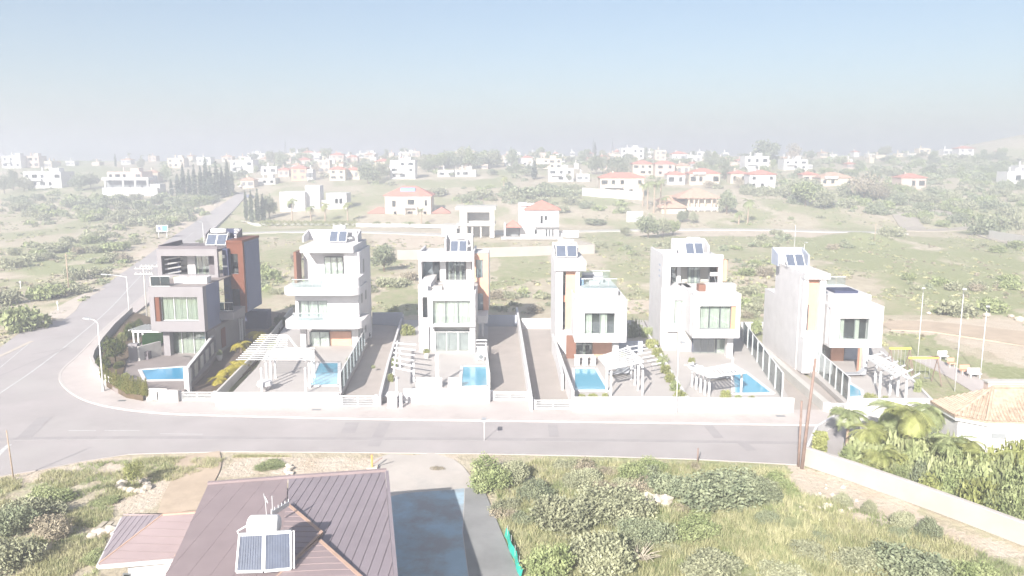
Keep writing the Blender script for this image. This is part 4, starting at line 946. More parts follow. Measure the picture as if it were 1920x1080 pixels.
# entrance pillar house between lots two and three
t = thing('entrance_kiosk', 'small white mailbox kiosk at the steps left of the square pool lot', 'kiosk'); X_ = XZ((726, 744, 742, 766), G0(735, 766)[1])
Yk = G0(735, 766)[1]; MB().box(X_[0], X_[1], Yk, Yk + .8, .1, 1.2).build('body', M['white'], t); MB().box(X_[0] - .1, X_[1] + .1, Yk - .1, Yk + .9, 1.2, 1.3).build('roof', M['white2'], t); MB().box(X_[0] + .15, X_[1] - .15, Yk - .03, Yk, .35, .95).build('door', M['offwhite'], t)
pbox('post', M['white'], t, (749, 754, 738, 766), Yk, .25, z0=.1)
wallrun('boundary_wall', 'white', [G0(712, 762), G0(728, 695), G0(748, 625), G0(756, 600)], [.9, .9, .8, .8], .22, .1, 'low white wall and planting strip left of the square pool lot', 'wall')
wallrun('boundary_wall', 'offwhite', [G0(405, 755), G0(476, 680), G0(520, 625), G0(548, 588)], .9, .2, .1, 'low pale wall between the corner driveway palms and long pergola', 'wall')
wallrun('boundary_wall', 'white', [G0(996, 771), G0(985, 700), G0(969, 597)], [1.2, 1.3, 1.5], .25, .1, 'long white wall between the two middle driveways', 'wall')
wallrun('boundary_wall', 'white', [G0(1074, 764), G0(1056, 716), G0(1036, 660)], [1.5, 1.7, 2.0], .22, .1, 'white wall between the driveway and the slanted pool', 'wall')
wallrun('boundary_wall', 'white', [G0(1292, 768), G0(1252, 700), G0(1208, 625)], .8, .22, .1, 'low white wall along the yellow green shrubs between two right pools', 'wall')
wallrun('boundary_wall', 'offwhite', [G0(1549, 772), G0(1475, 706), G0(1394, 638)], [.8, .8, 1.3], .55, .1, 'long pale wall dividing the two right hand driveways', 'wall')
wallrun('boundary_wall', 'white', [G0(1760, 776), G0(1700, 712), G0(1650, 668)], .6, .22, .1, 'low white wall between the end house and the playground', 'wall')
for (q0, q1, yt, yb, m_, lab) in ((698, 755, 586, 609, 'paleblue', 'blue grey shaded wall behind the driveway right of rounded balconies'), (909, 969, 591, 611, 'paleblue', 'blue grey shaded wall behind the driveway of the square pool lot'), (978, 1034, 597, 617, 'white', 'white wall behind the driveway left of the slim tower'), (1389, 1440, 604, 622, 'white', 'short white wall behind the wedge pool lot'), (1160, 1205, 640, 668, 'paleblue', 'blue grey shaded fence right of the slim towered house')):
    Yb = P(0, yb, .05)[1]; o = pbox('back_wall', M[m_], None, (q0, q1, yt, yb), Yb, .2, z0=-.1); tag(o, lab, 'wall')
# =================================================================== the town and the villas beyond
def hip(mb, x0, x1, y0, y1, z, h, ov=.5):
    x0 -= ov; x1 += ov; y0 -= ov; y1 += ov; w, d = x1 - x0, y1 - y0; m = min(w, d) / 2
    if w >= d: r0, r1 = (x0 + m, (y0 + y1) / 2, z + h), (x1 - m, (y0 + y1) / 2, z + h)
    else: r0, r1 = ((x0 + x1) / 2, y0 + m, z + h), ((x0 + x1) / 2, y1 - m, z + h)
    a, b_, c, d_ = (x0, y0, z), (x1, y0, z), (x1, y1, z), (x0, y1, z)
    if w >= d:
        mb.quad(a, b_, r1, r0); mb.tri(b_, c, r1); mb.quad(c, d_, r0, r1); mb.tri(d_, a, r0)
    else:
        mb.tri(a, b_, r0); mb.quad(b_, c, r1, r0); mb.tri(c, d_, r1); mb.quad(d_, a, r0, r1)
    mb.quad(a, b_, c, d_)
    mb.box(x0 + .02, x1 - .02, y0 + .02, y1 - .02, z - .18, z - .02)
    return mb
ORD = ['first', 'second', 'third', 'fourth', 'fifth', 'sixth', 'seventh', 'eighth', 'ninth', 'tenth', 'eleventh', 'twelfth', 'thirteenth', 'fourteenth', 'fifteenth', 'sixteenth', 'seventeenth', 'eighteenth', 'nineteenth', 'twentieth']
WN = {'white': 'white', 'cream': 'cream', 'offwhite': 'off white', 'pinkw': 'pink', 'orange2': 'orange', 'concrete': 'grey'}
def villa(x0, x1, yb, H_, roof, wall, label, gx=None, group='houses of the distant town', dep=None, win=True, storeys=None):
    """house from its picture extent: left, right, foot row, picture height of the walls"""
    X0, Y0, Z0 = G((x0 + x1) / 2, yb)
    s = Y0 / FPX; w = (x1 - x0) * s; X0 = (x0 - CX) * s; hh = H_ * s
    dep = dep or max(6, min(w * .8, 12)); t = tag(empty('town_house', (X0, Y0, Z0)), label, 'house', group)
    wm = M[wall]
    mb = MB(); mb.box(0, w, 0, dep, -2.5, hh)
    if roof == 'flat': mb.box(0, w, 0, .2, hh, hh + .45).box(0, .2, .2, dep, hh, hh + .45).box(w - .2, w, .2, dep, hh, hh + .45)
    if roof == 'flat' and w > 9: mb.box(w * .55, w * .8, dep * .4, dep * .8, hh + .001, hh + 2.0)
    mb.build('wall', wm, t)
    if roof in ('red', 'pale'): hip(MB(), 0, w, 0, dep, hh + .2, min(w, dep) * .2).build('roof', M['rooftile' if roof == 'red' else 'rooftile2'], t)
    if win:
        st = storeys or max(1, round(hh / 3.2)); n = max(2, int(w / 3.2)); fh = hh / st; k = 0
        for f in range(st):
            for i in range(n):
                if (i * 7 + f * 3 + int(x0)) % 4 == 0 and n > 2: continue
                a = w * (i + .5) / n; ww = .7 if (i + f + int(x0)) % 3 else 1.2; zz = f * fh + fh * .28
                o = MB().box(a - ww, a + ww, -.04, .02, zz, zz + fh * .48).build('window', M['frame'], t)
                if w * FPX / Y0 > 28: box('pane', M['glass_dark'], o, a - ww + .08, a + ww - .08, -.06, -.045, zz + .08, zz + fh * .48 - .08)
        if w > 11: box('balcony', M['white2'], t, w * .1, w * .5, -1.3, -.002, fh * .95, fh * .95 + .9)
    MB().box(w * .3, w * .3 + .6, dep * .5, dep * .5 + .6, hh, hh + 2.4).build('chimney', wm, t)
    return t
TOWN = [  # x0,x1,foot,wall height px,roof,wall, label
 (15, 50, 315, 21, 'flat', 'white', 'white flat roofed house at the far left on the skyline'),
 (52, 84, 314, 20, 'flat', 'pinkw', 'pinkish stepped house beside the white one at the far left skyline'),
 (93, 107, 316, 12, 'flat', 'cream', 'tiny cream cube of a house right of the pinkish stepped house'),
 (52, 122, 352, 28, 'flat', 'white', 'white house with dark roof edge behind scrub at the far left'),
 (208, 272, 348, 24, 'flat', 'pinkw', 'upper pink storey of the long terraced white house left of the cypresses'),
 (278, 302, 342, 18, 'pale', 'cream', 'cream villa with pale tiled roof just left of the cypress grove'),
 (322, 352, 314, 16, 'flat', 'cream', 'peach coloured house on the skyline above the cypress grove'),
 (376, 402, 308, 12, 'flat', 'white', 'low white house on the skyline right above the cypress grove'),
 (438, 480, 324, 22, 'flat', 'white', 'white house with blue shaded balconies at the end of the long street'),
 (494, 524, 326, 12, 'flat', 'white', 'low white bungalow right of the house at the street end'),
 (526, 546, 331, 12, 'red', 'pinkw', 'small pink bungalow left of the orange brick villa'),
 (550, 578, 338, 22, 'red', 'orange2', 'orange walled villa with red hip roof in the town left of centre'),
 (579, 590, 338, 18, 'flat', 'white', 'narrow white and blue annex touching the orange walled villa'),
 (600, 622, 324, 22, 'flat', 'cream', 'tall cream cube behind the twin red roofed villas'),
 (621, 650, 338, 20, 'red', 'cream', 'left one of the twin cream villas with red hip roofs'),
 (651, 677, 336, 17, 'red', 'cream', 'right one of the twin cream villas with red hip roofs'),
 (625, 648, 306, 15, 'red', 'pinkw', 'tall pink villa with red roof rising above the twin villas'),
 (563, 586, 310, 10, 'red', 'pinkw', 'pink villa with red roof above the orange walled villa'),
 (586, 606, 298, 10, 'flat', 'white', 'tiny white house on the skyline above the orange walled villa'),
 (654, 674, 304, 9, 'red', 'pinkw', 'small pink house on the skyline right of the tall pink villa'),
 (680, 709, 296, 8, 'flat', 'white', 'long low white house on the skyline left of centre'),
 (706, 734, 312, 9, 'red', 'cream', 'small cream house with red roof left of the white modern block'),
 (734, 780, 335, 32, 'flat', 'white', 'white modern block of flats among trees left of centre'),
 (750, 782, 294, 7, 'flat', 'white', 'low white house on the skyline above the white modern block'),
 (786, 834, 314, 15, 'pale', 'cream', 'cream house with pale tiled roof right of the white modern block'),
 (822, 852, 331, 10, 'flat', 'white', 'left part of the long low white building above the green field'),
 (854, 893, 331, 11, 'flat', 'offwhite', 'right part of the long low white building above the green field'),
 (946, 990, 311, 8, 'flat', 'white', 'low white garden building on the ridge right of the wood'),
 (1005, 1052, 316, 17, 'flat', 'cream', 'cream flat roofed house above the white arcaded villa'),
 (1028, 1074, 340, 22, 'flat', 'white', 'white arcaded villa in trees at the picture centre right'),
 (1080, 1104, 340, 12, 'flat', 'white', 'small low white annex right of the arcaded villa'),
 (1162, 1204, 298, 19, 'flat', 'white', 'long white three storey block on the skyline right of centre'),
 (1225, 1245, 300, 17, 'flat', 'cream', 'narrow beige tower house on the skyline right of the long block'),
 (1256, 1284, 302, 13, 'red', 'white', 'white villa with red roof near the skyline, beside the stepped white one'),
 (1284, 1312, 306, 13, 'flat', 'white', 'stepped white house right of the red roofed villa near the skyline'),
 (1184, 1222, 328, 20, 'red', 'cream', 'left cream house of the red roofed cluster behind the fan palms'),
 (1226, 1262, 330, 22, 'red', 'pinkw', 'middle pink house of the red roofed cluster behind the fan palms'),
 (1264, 1290, 328, 17, 'pale', 'cream', 'right cream house of the red roofed cluster behind the fan palms'),
 (1248, 1282, 346, 18, 'red', 'offwhite', 'off white villa with red roof directly right of the fan palms'),
 (1290, 1346, 346, 20, 'red', 'cream', 'wide cream villa with red hip roof above the brown villa'),
 (1366, 1398, 344, 18, 'red', 'cream', 'narrow cream villa with red roof, second right of the brown villa'),
 (1402, 1450, 354, 26, 'red', 'white', 'white villa with red roof and columns in front of the modern pair'),
 (1392, 1436, 322, 27, 'flat', 'white', 'white modern villa with curved roof below the huge round tree'),
 (1464, 1508, 318, 17, 'flat', 'white', 'white modern villa with big windows right below the skyline trees'),
 (1500, 1528, 344, 16, 'red', 'pinkw', 'pink villa with red roof at the left end of the long cream wall'),
 (1534, 1594, 348, 14, 'pale', 'cream', 'long cream house with stepped wall beside the brown bare tree'),
 (1684, 1730, 354, 20, 'red', 'pinkw', 'lone pale pink villa with red roof amid scrub at the right'),
 (1712, 1734, 294, 14, 'flat', 'cream', 'beige house on the ridge left of the hill foot'),
 (1758, 1776, 291, 10, 'flat', 'white', 'tiny white house on the ridge next to the beige house'),
 (1786, 1814, 294, 15, 'red', 'white', 'white villa with red roof at the foot of the hill'),
 (1862, 1874, 294, 10, 'red', 'cream', 'tiny cream house on the hillside at the far right'),
 (1880, 1922, 344, 20, 'flat', 'white', 'stepped white apartment house cut by the right picture edge'),
 (1900, 1926, 334, 22, 'flat', 'white', 'upper white block behind the stepped apartment house at the right edge'),
 (1080, 1098, 290, 8, 'flat', 'white', 'tiny white house on the skyline right of the masts'), (1104, 1122, 291, 9, 'flat', 'cream', 'tiny cream house on the skyline right of the masts'),
 (1272, 1298, 288, 8, 'flat', 'white', 'low white house breaking the skyline above the red roofed villa'), (1304, 1330, 290, 10, 'flat', 'white', 'wide white house breaking the skyline above the stepped house'),
 (1362, 1394, 292, 15, 'flat', 'white', 'tall white house on the skyline left of the huge round tree'), (1340, 1358, 290, 10, 'flat', 'cream', 'beige house on the skyline between two white ones'),
 (470, 494, 296, 8, 'flat', 'white', 'tiny white house on the skyline left of the dark mast'), (540, 562, 297, 8, 'flat', 'cream', 'tiny cream house on the skyline right of the dark mast'),
 (862, 884, 316, 8, 'red', 'pinkw', 'little pink house with red roof below the wood'), (800, 822, 306, 8, 'flat', 'white', 'tiny white house left of the wood on the skyline'),
 (1140, 1160, 300, 10, 'flat', 'cream', 'small cream house left of the long three storey block'), (1210, 1224, 294, 9, 'flat', 'white', 'small white house between the long block and the beige tower house'),
 (455, 480, 352, 14, 'pale', 'cream', 'cream garden building left of the white villa with palms'), (480, 520, 346, 10, 'flat', 'offwhite', 'low off white sheds behind the white villa with palms'),
 (1410, 1440, 296, 8, 'flat', 'white', 'white house half hidden under the huge round tree'), (1120, 1140, 304, 9, 'red', 'cream', 'cream house with red roof in the trees left of the long block')]
for i in range(len(TOWN)):
    a = TOWN[i]; villa(*a[:7])
def fb(t, name, m, r, Y, dep, zo=0.0, z0=None):   # box of a picture rect on plane Y
    x0, x1, a, c = XZ(r, Y); return box(name, M[m], t, x0, x1, Y, Y + dep, a if z0 is None else z0, c)
def fw(t, r, Y, m='frame'): 
    x0, x1, a, c = XZ(r, Y); o = box('window', M[m], t, x0, x1, Y - .05, Y + .02, a, c); box('pane', M['glass_dark'], o, x0 + .1, x1 - .1, Y - .075, Y - .055, a + .1, c - .1); return o
# long terraced white house left of the cypresses
Yt = G(240, 366)[1]; t = thing('terraced_house', 'long terraced white house with deep shaded veranda left of the cypress grove', 'house', group='houses of the distant town')
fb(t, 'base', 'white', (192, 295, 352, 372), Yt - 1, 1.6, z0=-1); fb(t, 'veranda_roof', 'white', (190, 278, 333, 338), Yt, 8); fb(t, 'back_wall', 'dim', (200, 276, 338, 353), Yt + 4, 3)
for q in (195, 229, 252, 275): fb(t, 'column', 'white', (q, q + 3, 337, 353), Yt + .2, .6)
fb(t, 'side_wing', 'white', (278, 300, 345, 366), Yt + 1, 6, z0=0)
# white modern villa with palms
Yv = P(0, 412)[1]; t = thing('modern_villa', 'white modern villa behind palms and a long clipped hedge', 'house', group='houses beyond the scrub field')
fb(t, 'left_block', 'white', (525, 572, 360, 412), Yv + 3, 9, z0=0); fb(t, 'tower', 'white', (573, 600, 348, 412), Yv + 6, 6, z0=0); fb(t, 'middle_block', 'offwhite', (600, 612, 375, 412), Yv + 7, 6, z0=0); fb(t, 'right_block', 'white', (612, 650, 362, 412), Yv + 5, 8, z0=0)
for r in ((628, 634, 372, 382), (636, 642, 372, 382), (540, 548, 378, 390), (556, 564, 396, 408), (615, 640, 396, 410)): fw(t, r, Yv + (4.97 if r[0] > 600 else 2.97))
# red roofed manor
Yv = P(0, 414)[1]; t = thing('manor_house', 'cream two storey manor with coral red hip roof and two garages', 'house', group='houses beyond the scrub field')
x0, x1, z0, z1 = XZ((722, 808, 369, 414), Yv); box('wall', M['cream'], t, x0, x1, Yv, Yv + 11, 0, z1); box('cornice', M['white'], t, x0 - .3, x1 + .3, Yv - .3, Yv + 11.3, z1, z1 + .3)
hip(MB(), x0, x1, Yv, Yv + 11, z1 + .45, 3.0, .6).build('roof', M['rooftile'], t); MB().tube([(x0 + 5, Yv + 3, z1 + 1.8), (x0 + 10, Yv + 3, z1 + 1.8)], 1.2, 10).build('solar_tank', M['blue'], t)
for r in ((735, 742, 376, 388), (764, 777, 374, 384), (796, 801, 375, 386), (764, 774, 396, 410), (738, 744, 396, 406), (794, 800, 396, 406)): fw(t, r, Yv)
a = XZ((757, 782, 388, 414), Yv - 1.6); box('porch_roof', M['white'], t, a[0], a[1], Yv - 1.6, Yv - .01, a[3] - .4, a[3])
for s_ in (a[0], a[1] - .4): box('porch_column', M['white'], t, s_, s_ + .4, Yv - 1.5, Yv - 1.1, 0, a[3] - .402)
for r in ((692, 728, 400, 412), (812, 842, 400, 412)):
    g_ = XZ(r, Yv + 1); box('garage_wall', M['cream'], t, g_[0], g_[1], Yv + 1, Yv + 6.5, 0, g_[3]); hip(MB(), g_[0], g_[1], Yv + 1, Yv + 6.5, g_[3] + .2, 1.8, .5).build('garage_roof', M['rooftile'], t); box('garage_door', M['dim'], t, g_[0] + 1.5, g_[1] - 1.0, Yv + .95, Yv + .998, 0, g_[3] - .6)
tt_ = wallrun('garden_wall', 'white', [P(668, 425), P(700, 426), P(760, 426), P(845, 428)], 1.0, .3, 0, 'low white garden wall with posts before the red roofed manor', 'wall', cap='white2')
tt_ = wallrun('garden_wall', 'white', [P(452, 418), P(480, 424), P(668, 424)], .8, .3, 0, 'low white wall below the long clipped hedge', 'wall')
# unfinished concrete house
Yv = P(0, 446)[1]; t = thing('unfinished_house', 'pale concrete house shell with open upper floor and no windows', 'house', group='houses beyond the scrub field')
fb(t, 'roof_slab', 'offwhite', (853, 930, 388, 393), Yv, 10); fb(t, 'floor_slab', 'offwhite', (856, 928, 419, 424), Yv, 10); fb(t, 'side_wall', 'offwhite', (862, 876, 393, 446), Yv + .3, 9.4, z0=0)
fb(t, 'right_pillar', 'offwhite', (918, 927, 393, 446), Yv + .3, 1.0, z0=0); fb(t, 'parapet', 'offwhite', (879, 918, 414, 419), Yv + .2, .3); fb(t, 'lintel', 'offwhite', (876, 918, 393, 398), Yv + .3, .5)
fb(t, 'back_wall', 'concrete', (876, 927, 393, 446), Yv + 6, .3, z0=0); fb(t, 'low_wing', 'offwhite', (828, 862, 422, 446), Yv + 1.5, 6, z0=0); fw(t, (856, 866, 428, 440), Yv + 1.5)
for q in (884, 900): fb(t, 'column', 'offwhite', (q, q + 3, 424, 446), Yv + .5, .5, z0=0)
for q in (866, 880, 906): MB().tube([(XZ((q, q, 385, 388), Yv + 1)[0], Yv + 1, 9), (XZ((q, q, 385, 388), Yv + 1)[0], Yv + 1, 10.3)], .05, 4).build('rebar', M['pole'], t)
# white house with red hip roof
Yv = P(0, 447)[1]; t = thing('white_house', 'white two storey house with bright red hip roof and small tiled porch', 'house', group='houses beyond the scrub field')
x0, x1, z0, z1 = XZ((986, 1048, 394, 447), Yv); box('wall', M['white'], t, x0, x1, Yv, Yv + 9, 0, z1); hip(MB(), x0, x1, Yv, Yv + 9, z1 + .2, 2.2, .5).build('roof', M['rooftile'], t)
fb(t, 'tower_wall', 'white', (972, 988, 381, 447), Yv + 4, 6, z0=0); fb(t, 'parapet', 'white', (974, 1002, 381, 386), Yv + 3.5, .6)
for r in ((1013, 1018, 404, 419), (1021, 1026, 404, 413), (1002, 1007, 430, 439), (1023, 1026, 430, 445), (1029, 1032, 430, 445), (1035, 1038, 430, 445)): fw(t, r, Yv)
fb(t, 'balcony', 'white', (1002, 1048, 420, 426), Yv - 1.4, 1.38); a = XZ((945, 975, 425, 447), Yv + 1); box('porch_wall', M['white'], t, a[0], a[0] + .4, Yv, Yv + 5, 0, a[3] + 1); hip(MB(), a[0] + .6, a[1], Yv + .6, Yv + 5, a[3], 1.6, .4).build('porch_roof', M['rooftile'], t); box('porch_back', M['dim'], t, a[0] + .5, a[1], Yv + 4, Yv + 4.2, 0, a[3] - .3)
fb(t, 'terrace', 'offwhite', (940, 1055, 445, 450), Yv - 3, 3, z0=0); fb(t, 'side_wall', 'white', (1048, 1085, 432, 447), Yv + 2, .3, z0=0)
wallrun('retaining_wall', 'sandwall', [P(745, 486), P(1000, 478), P(1114, 474)], 2.1, .4, -.2, 'long pale retaining wall behind the middle modern houses', 'wall')
wallrun('retaining_wall', 'sandwall', [P(1114, 474), P(1052, 447)], [2.1, .8], .4, -.2, 'pale retaining wall receding towards the white house with red roof', 'wall')
# brown tiled villa
Yv = P(0, 412)[1]; t = thing('tiled_villa', 'big villa with wide sandy orange hip roofs and columned veranda', 'house', group='houses beyond the scrub field')
x0, x1, z0, z1 = XZ((1288, 1348, 372, 412), Yv); box('wall', M['cream'], t, x0 + .6, x1 - .6, Yv + 2.5, Yv + 12, 0, z1); hip(MB(), x0 - 3, x1, Yv, Yv + 12, z1 + .2, 3.0, .8).build('roof', M['rooftile2'], t); box('upper_slab', M['white'], t, x0, x1, Yv, Yv + 2.49, z1 * .44, z1 * .44 + 1.0)
for q in (1290, 1300, 1308, 1320, 1333, 1344): fb(t, 'column', 'cream', (q, q + 2.5, 372, 412), Yv + .1, .5, z0=0)
box('shade_wall', M['dim'], t, x0 + 2.2, x1 - 2.2, Yv + 2.4, Yv + 2.49, .3, z1 * .4)  # thin grey sheet, veranda shade put into its colour
a = XZ((1240, 1286, 390, 415), Yv - 4); box('garage_wall', M['cream'], t, a[0], a[1], Yv - 4, Yv + 2, 0, a[3]); hip(MB(), a[0], a[1], Yv - 4, Yv + 2, a[3] + .2, 2.0, .8).build('garage_roof', M['rooftile2'], t); box('garage_door', M['offwhite'], t, a[0] + 2.4, a[1] - .6, Yv - 4.05, Yv - 4, 0, a[3] - .5)
a = XZ((1236, 1290, 378, 405), Yv + 6); box('rear_wing', M['cream'], t, a[0], a[1], Yv + 6, Yv + 12, 0, a[3]); hip(MB(), a[0], a[1], Yv + 6, Yv + 12, a[3] + .2, 1.8, .8).build('rear_roof', M['rooftile2'], t)
# walled villa
vt = villa(1124, 1206, 368, 34, 'red', 'cream', 'cream villa with salmon roof inside a long white garden wall', group='houses beyond the scrub field', dep=9, storeys=2)
a, c, d_ = G(1092, 366), G(1130, 369), G(1206, 374); t = thing('garden_wall', 'long white garden wall around the cream villa with salmon roof', 'wall')
MB().beam((a[0], a[1], a[2] + 1.2), (c[0], c[1], c[2] + 1.2), .4, 3.4).beam((c[0], c[1], c[2] + 1.2), (d_[0], d_[1], d_[2] + 1.2), .4, 3.4).build('wall_body', M['white'], t)
a, c = G(1750, 346), G(1690, 344)
a, c = G(1855, 446), G(1922, 458); t = thing('garden_wall', 'pale wall beside the dirt road at the right picture edge', 'wall'); MB().beam((a[0], a[1], 1.0), (c[0], c[1], 1.0), .4, 2.0).build('wall_body', M['offwhite'], t)
o = box('tennis_screen', M['blue'], None, *[F(1175, 400, 255)[0], F(1206, 400, 255)[0]], 255, 255.3, 0, F(0, 396, 255)[1]); o.data.materials[0] = M['metal']; tag(o, 'pale blue grey screen left of the tiled villa, behind the dark bush', 'screen')
# masts on the skyline
for (px, yt, yb, lab) in ((536, 267, 300, 'dark lattice mast on the skyline left of the twin villas'), (1112, 264, 295, 'slim grey mast on the skyline, left one of two'), (1148, 267, 297, 'slim grey mast on the skyline, right one of two')):
    x, y, z = G(px, yb); hh = (yb - yt) * y / FPX; t = tag(empty('radio_mast', (x, y, z)), lab, 'mast')
    mb = MB()
    for s_ in ((-1, -1), (1, -1), (1, 1), (-1, 1)): mb.beam((s_[0] * .9, s_[1] * .9, -1), (s_[0] * .15, s_[1] * .15, hh), .14, .14)
    for k in range(8):
        zz = hh * k / 8; w = .9 - .75 * k / 8; mb.beam((-w, -w, zz), (w, -w, zz + hh / 9), .09, .09).beam((w, -w, zz), (-w, -w, zz + hh / 9), .09, .09)
    mb.build('lattice', M['frame'], t); MB().tube([(0, 0, hh), (0, 0, hh + 2.5)], .07, 5).build('aerial', M['frame'], t)
# small houses filling the distant town, row by row
r5 = random.Random(31)
for row, (n, ya, yb_, a0_, a1_, words) in enumerate(((44, 292, 297, 460, 1720, 'on the skyline'), (30, 300, 307, 450, 1640, 'just below the skyline'), (16, 310, 318, 470, 1600, 'in the middle of the town'), (8, 300, 312, 20, 440, 'on the left ridge'))):
    xs = sorted(a0_ + (a1_ - a0_) * (k + .15 + .7 * r5.random()) / n for k in range(n))
    for k, px in enumerate(xs):
        if 785 < px < 925: px += 150 * (r5.random() - .3)
        rf = r5.choice(['flat', 'flat', 'flat', 'red', 'pale']); wc = r5.choice(['white', 'white', 'cream', 'pinkw', 'offwhite'])
        w = 7 + 13 * r5.random(); villa(px - w / 2, px + w / 2, ya + (yb_ - ya) * r5.random(), 4.5 + 4.5 * r5.random(), rf, wc, 'small %s %s house %s, %s from left' % (WN[wc], {'flat': 'flat roofed', 'red': 'red roofed', 'pale': 'pale roofed'}[rf], words, ORD[k] if k < 20 else ('twenty-', 'thirty-', 'forty-')[k // 10 - 2] + ORD[k % 10]), win=r5.random() < .6)
# =================================================================== the near house with the metal roof
def clip(poly, n, d, keep):          # keep the side where keep*(n.p-d)>=0 ; poly of 2D points
    out = []
    for i in range(len(poly)):
        a, c = poly[i], poly[(i + 1) % len(poly)]; fa = keep * (a[n] - d); fc = keep * (c[n] - d)
        if fa >= 0: out.append(a)
        if fa * fc < 0: t = fa / (fa - fc); out.append((a[0] + (c[0] - a[0]) * t, a[1] + (c[1] - a[1]) * t))
    return out
def seam_roof(par, pts, along, width, m, trim=True, off=0.0, sh=.018, gap=.005):
    """metal roof plane laid in separate standing seam panels; pts: 3D corners, along: direction of the seams"""
    V = [Vector(p) for p in pts]; nrm = Vector((0, 0, 0))
    for i in range(len(V)): nrm += (V[i] - V[0]).cross(V[(i + 1) % len(V)] - V[0])
    nrm.normalize()
    if nrm.z < 0: nrm.negate()
    w = Vector(along); w = (w - nrm * w.dot(nrm)).normalized(); u = w.cross(nrm).normalized(); o = V[0] + nrm * off
    P2 = [((p - V[0]).dot(u), (p - V[0]).dot(w)) for p in V]; lo = min(p[0] for p in P2); hi = max(p[0] for p in P2); k = lo
    while k < hi - 1e-4:
        q = clip(clip(P2, 0, k + gap, 1), 0, min(k + width - gap, hi), -1)
        if len(q) >= 3:
            mb = MB(); n = len(q); up = [tuple(o + u * a + w * c + nrm * .03) for a, c in q]; dn = [tuple(o + u * a + w * c - nrm * .04) for a, c in q]
            mb.v = up + dn; mb.f = [tuple(range(n)), tuple(range(n, 2 * n))[::-1]] + [(i, (i + 1) % n, n + (i + 1) % n, n + i) for i in range(n)]
            e = [c for a, c in q if a > min(k + width, hi) - .05]
            if len(e) >= 2 and max(e) - min(e) > .1:
                a_ = max(a for a, c in q) - .03; mb.beam(tuple(o + u * a_ + w * min(e) + nrm * (.029 + sh / 2)), tuple(o + u * a_ + w * max(e) + nrm * (.029 + sh / 2)), .03, sh)
            mb.build('roof_panel', M[m], par)
        k += width
t = thing('near_house', 'house with brown and grey seamed metal roofs at the bottom of the picture', 'house')
def Q(px, py, z): return (*P(px, py, z), z)
Yr = P(540, 898, 4.3)[1]
def RZ(px, py, ze=4.4, sl=.02):      # point on the big roof that rises towards the camera
    z = ze
    for _ in range(8): z = ze + sl * (Yr - P(px, py, z)[1])
    return Q(px, py, z)
seam_roof(t, [RZ(390, 910), RZ(539, 899), RZ(537, 950), RZ(530, 1120), RZ(290, 1120), RZ(335, 1030)], (0, 1, 0), .9, 'metalroof', sh=.006, gap=.0015)
seam_roof(t, [RZ(541, 899), RZ(722, 886), RZ(741, 1120), RZ(532, 1120), RZ(539, 950)], (0, 1, 0), .42, 'metalroof2')
fs = MB(); a, b_, c = RZ(388, 909), RZ(540, 897), RZ(724, 884)
for p, q in ((a, b_), (b_, c)): fs.beam((p[0], p[1] + .12, p[2] + .02), (q[0], q[1] + .12, q[2] + .02), .22, .16)
fs.build('ridge_trim', M['metalroof'], t)
d_, e_ = RZ(724, 886), RZ(743, 1120); MB().beam((d_[0] + .05, d_[1], d_[2] + .03), (e_[0] + .05, e_[1], e_[2] + .03), .16, .16).build('verge_trim', M['metalroof2'], t)
def lift(p, k): return (p[0], p[1], p[2] + k)
# dormer faces beside the solar heater
A, B_, C_ = RZ(536, 954), RZ(603, 1004), RZ(524, 1084)
A, B_, C_ = lift(A, .28), lift(B_, .12), lift(C_, .12)
seam_roof(t, [A, B_, C_], (1, .1, 0), .5, 'metalroof'); MB().beam(A, B_, .16, .1).beam(B_, C_, .12, .1).build('hip_trim', M['trim'], t)
A2, B2, C2, D2 = RZ(599, 1026), RZ(690, 1100), RZ(640, 1140), RZ(470, 1130)
A2 = lift(A2, .3); B2 = lift(B2, .12); C2 = lift(C2, .12); D2 = lift(D2, .12)
seam_roof(t, [A2, B2, C2], (1, .1, 0), .5, 'metalroof'); seam_roof(t, [A2, C2, D2], (1, .1, 0), .5, 'metalroof'); MB().beam(A2, B2, .16, .1).beam(A2, D2, .08, .08).build('hip_trim', M['trim'], t)
# left wing
ze, zr = 3.3, 4.35
a, b1_, c, d, e = Q(185, 1058, ze), Q(230, 969, ze), Q(306, 966, zr), Q(442, 957, zr), Q(329, 1046, ze)
f0 = Q(190, 1052, ze)
seam_roof(t, [a, c, d, e], (d[0] - a[0], 0, .2), .42, 'metalroof', sh=.008, gap=.002); seam_roof(t, [a, b1_, c], (0, 1, 0), .42, 'metalroof2')
MB().beam(lift(d, .06), lift(e, .06), .12, .1).beam(lift(a, .04), lift(c, .06), .05, .05).beam(lift(c, .05), lift(d, .05), .16, .08).build('hip_trim', M['trim'], t)
bk = lift(b1_, 0); seam_roof(t, [c, b1_, (b1_[0] + 4.2, b1_[1] + .9, ze), (d[0], d[1] + 1.2, ze), d], (0, 1, 0), .42, 'metalroof')
MB().beam((a[0], a[1] - .02, ze - .1), (e[0], e[1] - .02, ze - .1), .22, .14).beam((a[0], a[1], ze - .1), (b1_[0], b1_[1], ze - .1), .2, .14).build('fascia', M['white'], t)
wx0, wx1, wy = a[0] + .9, e[0] - .15, a[1] + .7
box('wall', M['white'], t, wx0, wx1, wy, wy + 1.6, -.3, ze - .08); box('wall', M['white'], t, e[0] + .3, P(722, 1000, 4)[0] - .6, P(0, 1075, 0)[1] - 4, Yr - .7, -.3, 4.1)
x_ = F(238, 1076, wy); o = box('window', M['frame'], t, x_[0] - .18, x_[0] + .18, wy - .03, wy + .02, 1.4, 2.5); box('pane', M['glass_dark'], o, x_[0] - .13, x_[0] + .13, wy - .05, wy - .035, 1.45, 2.45)
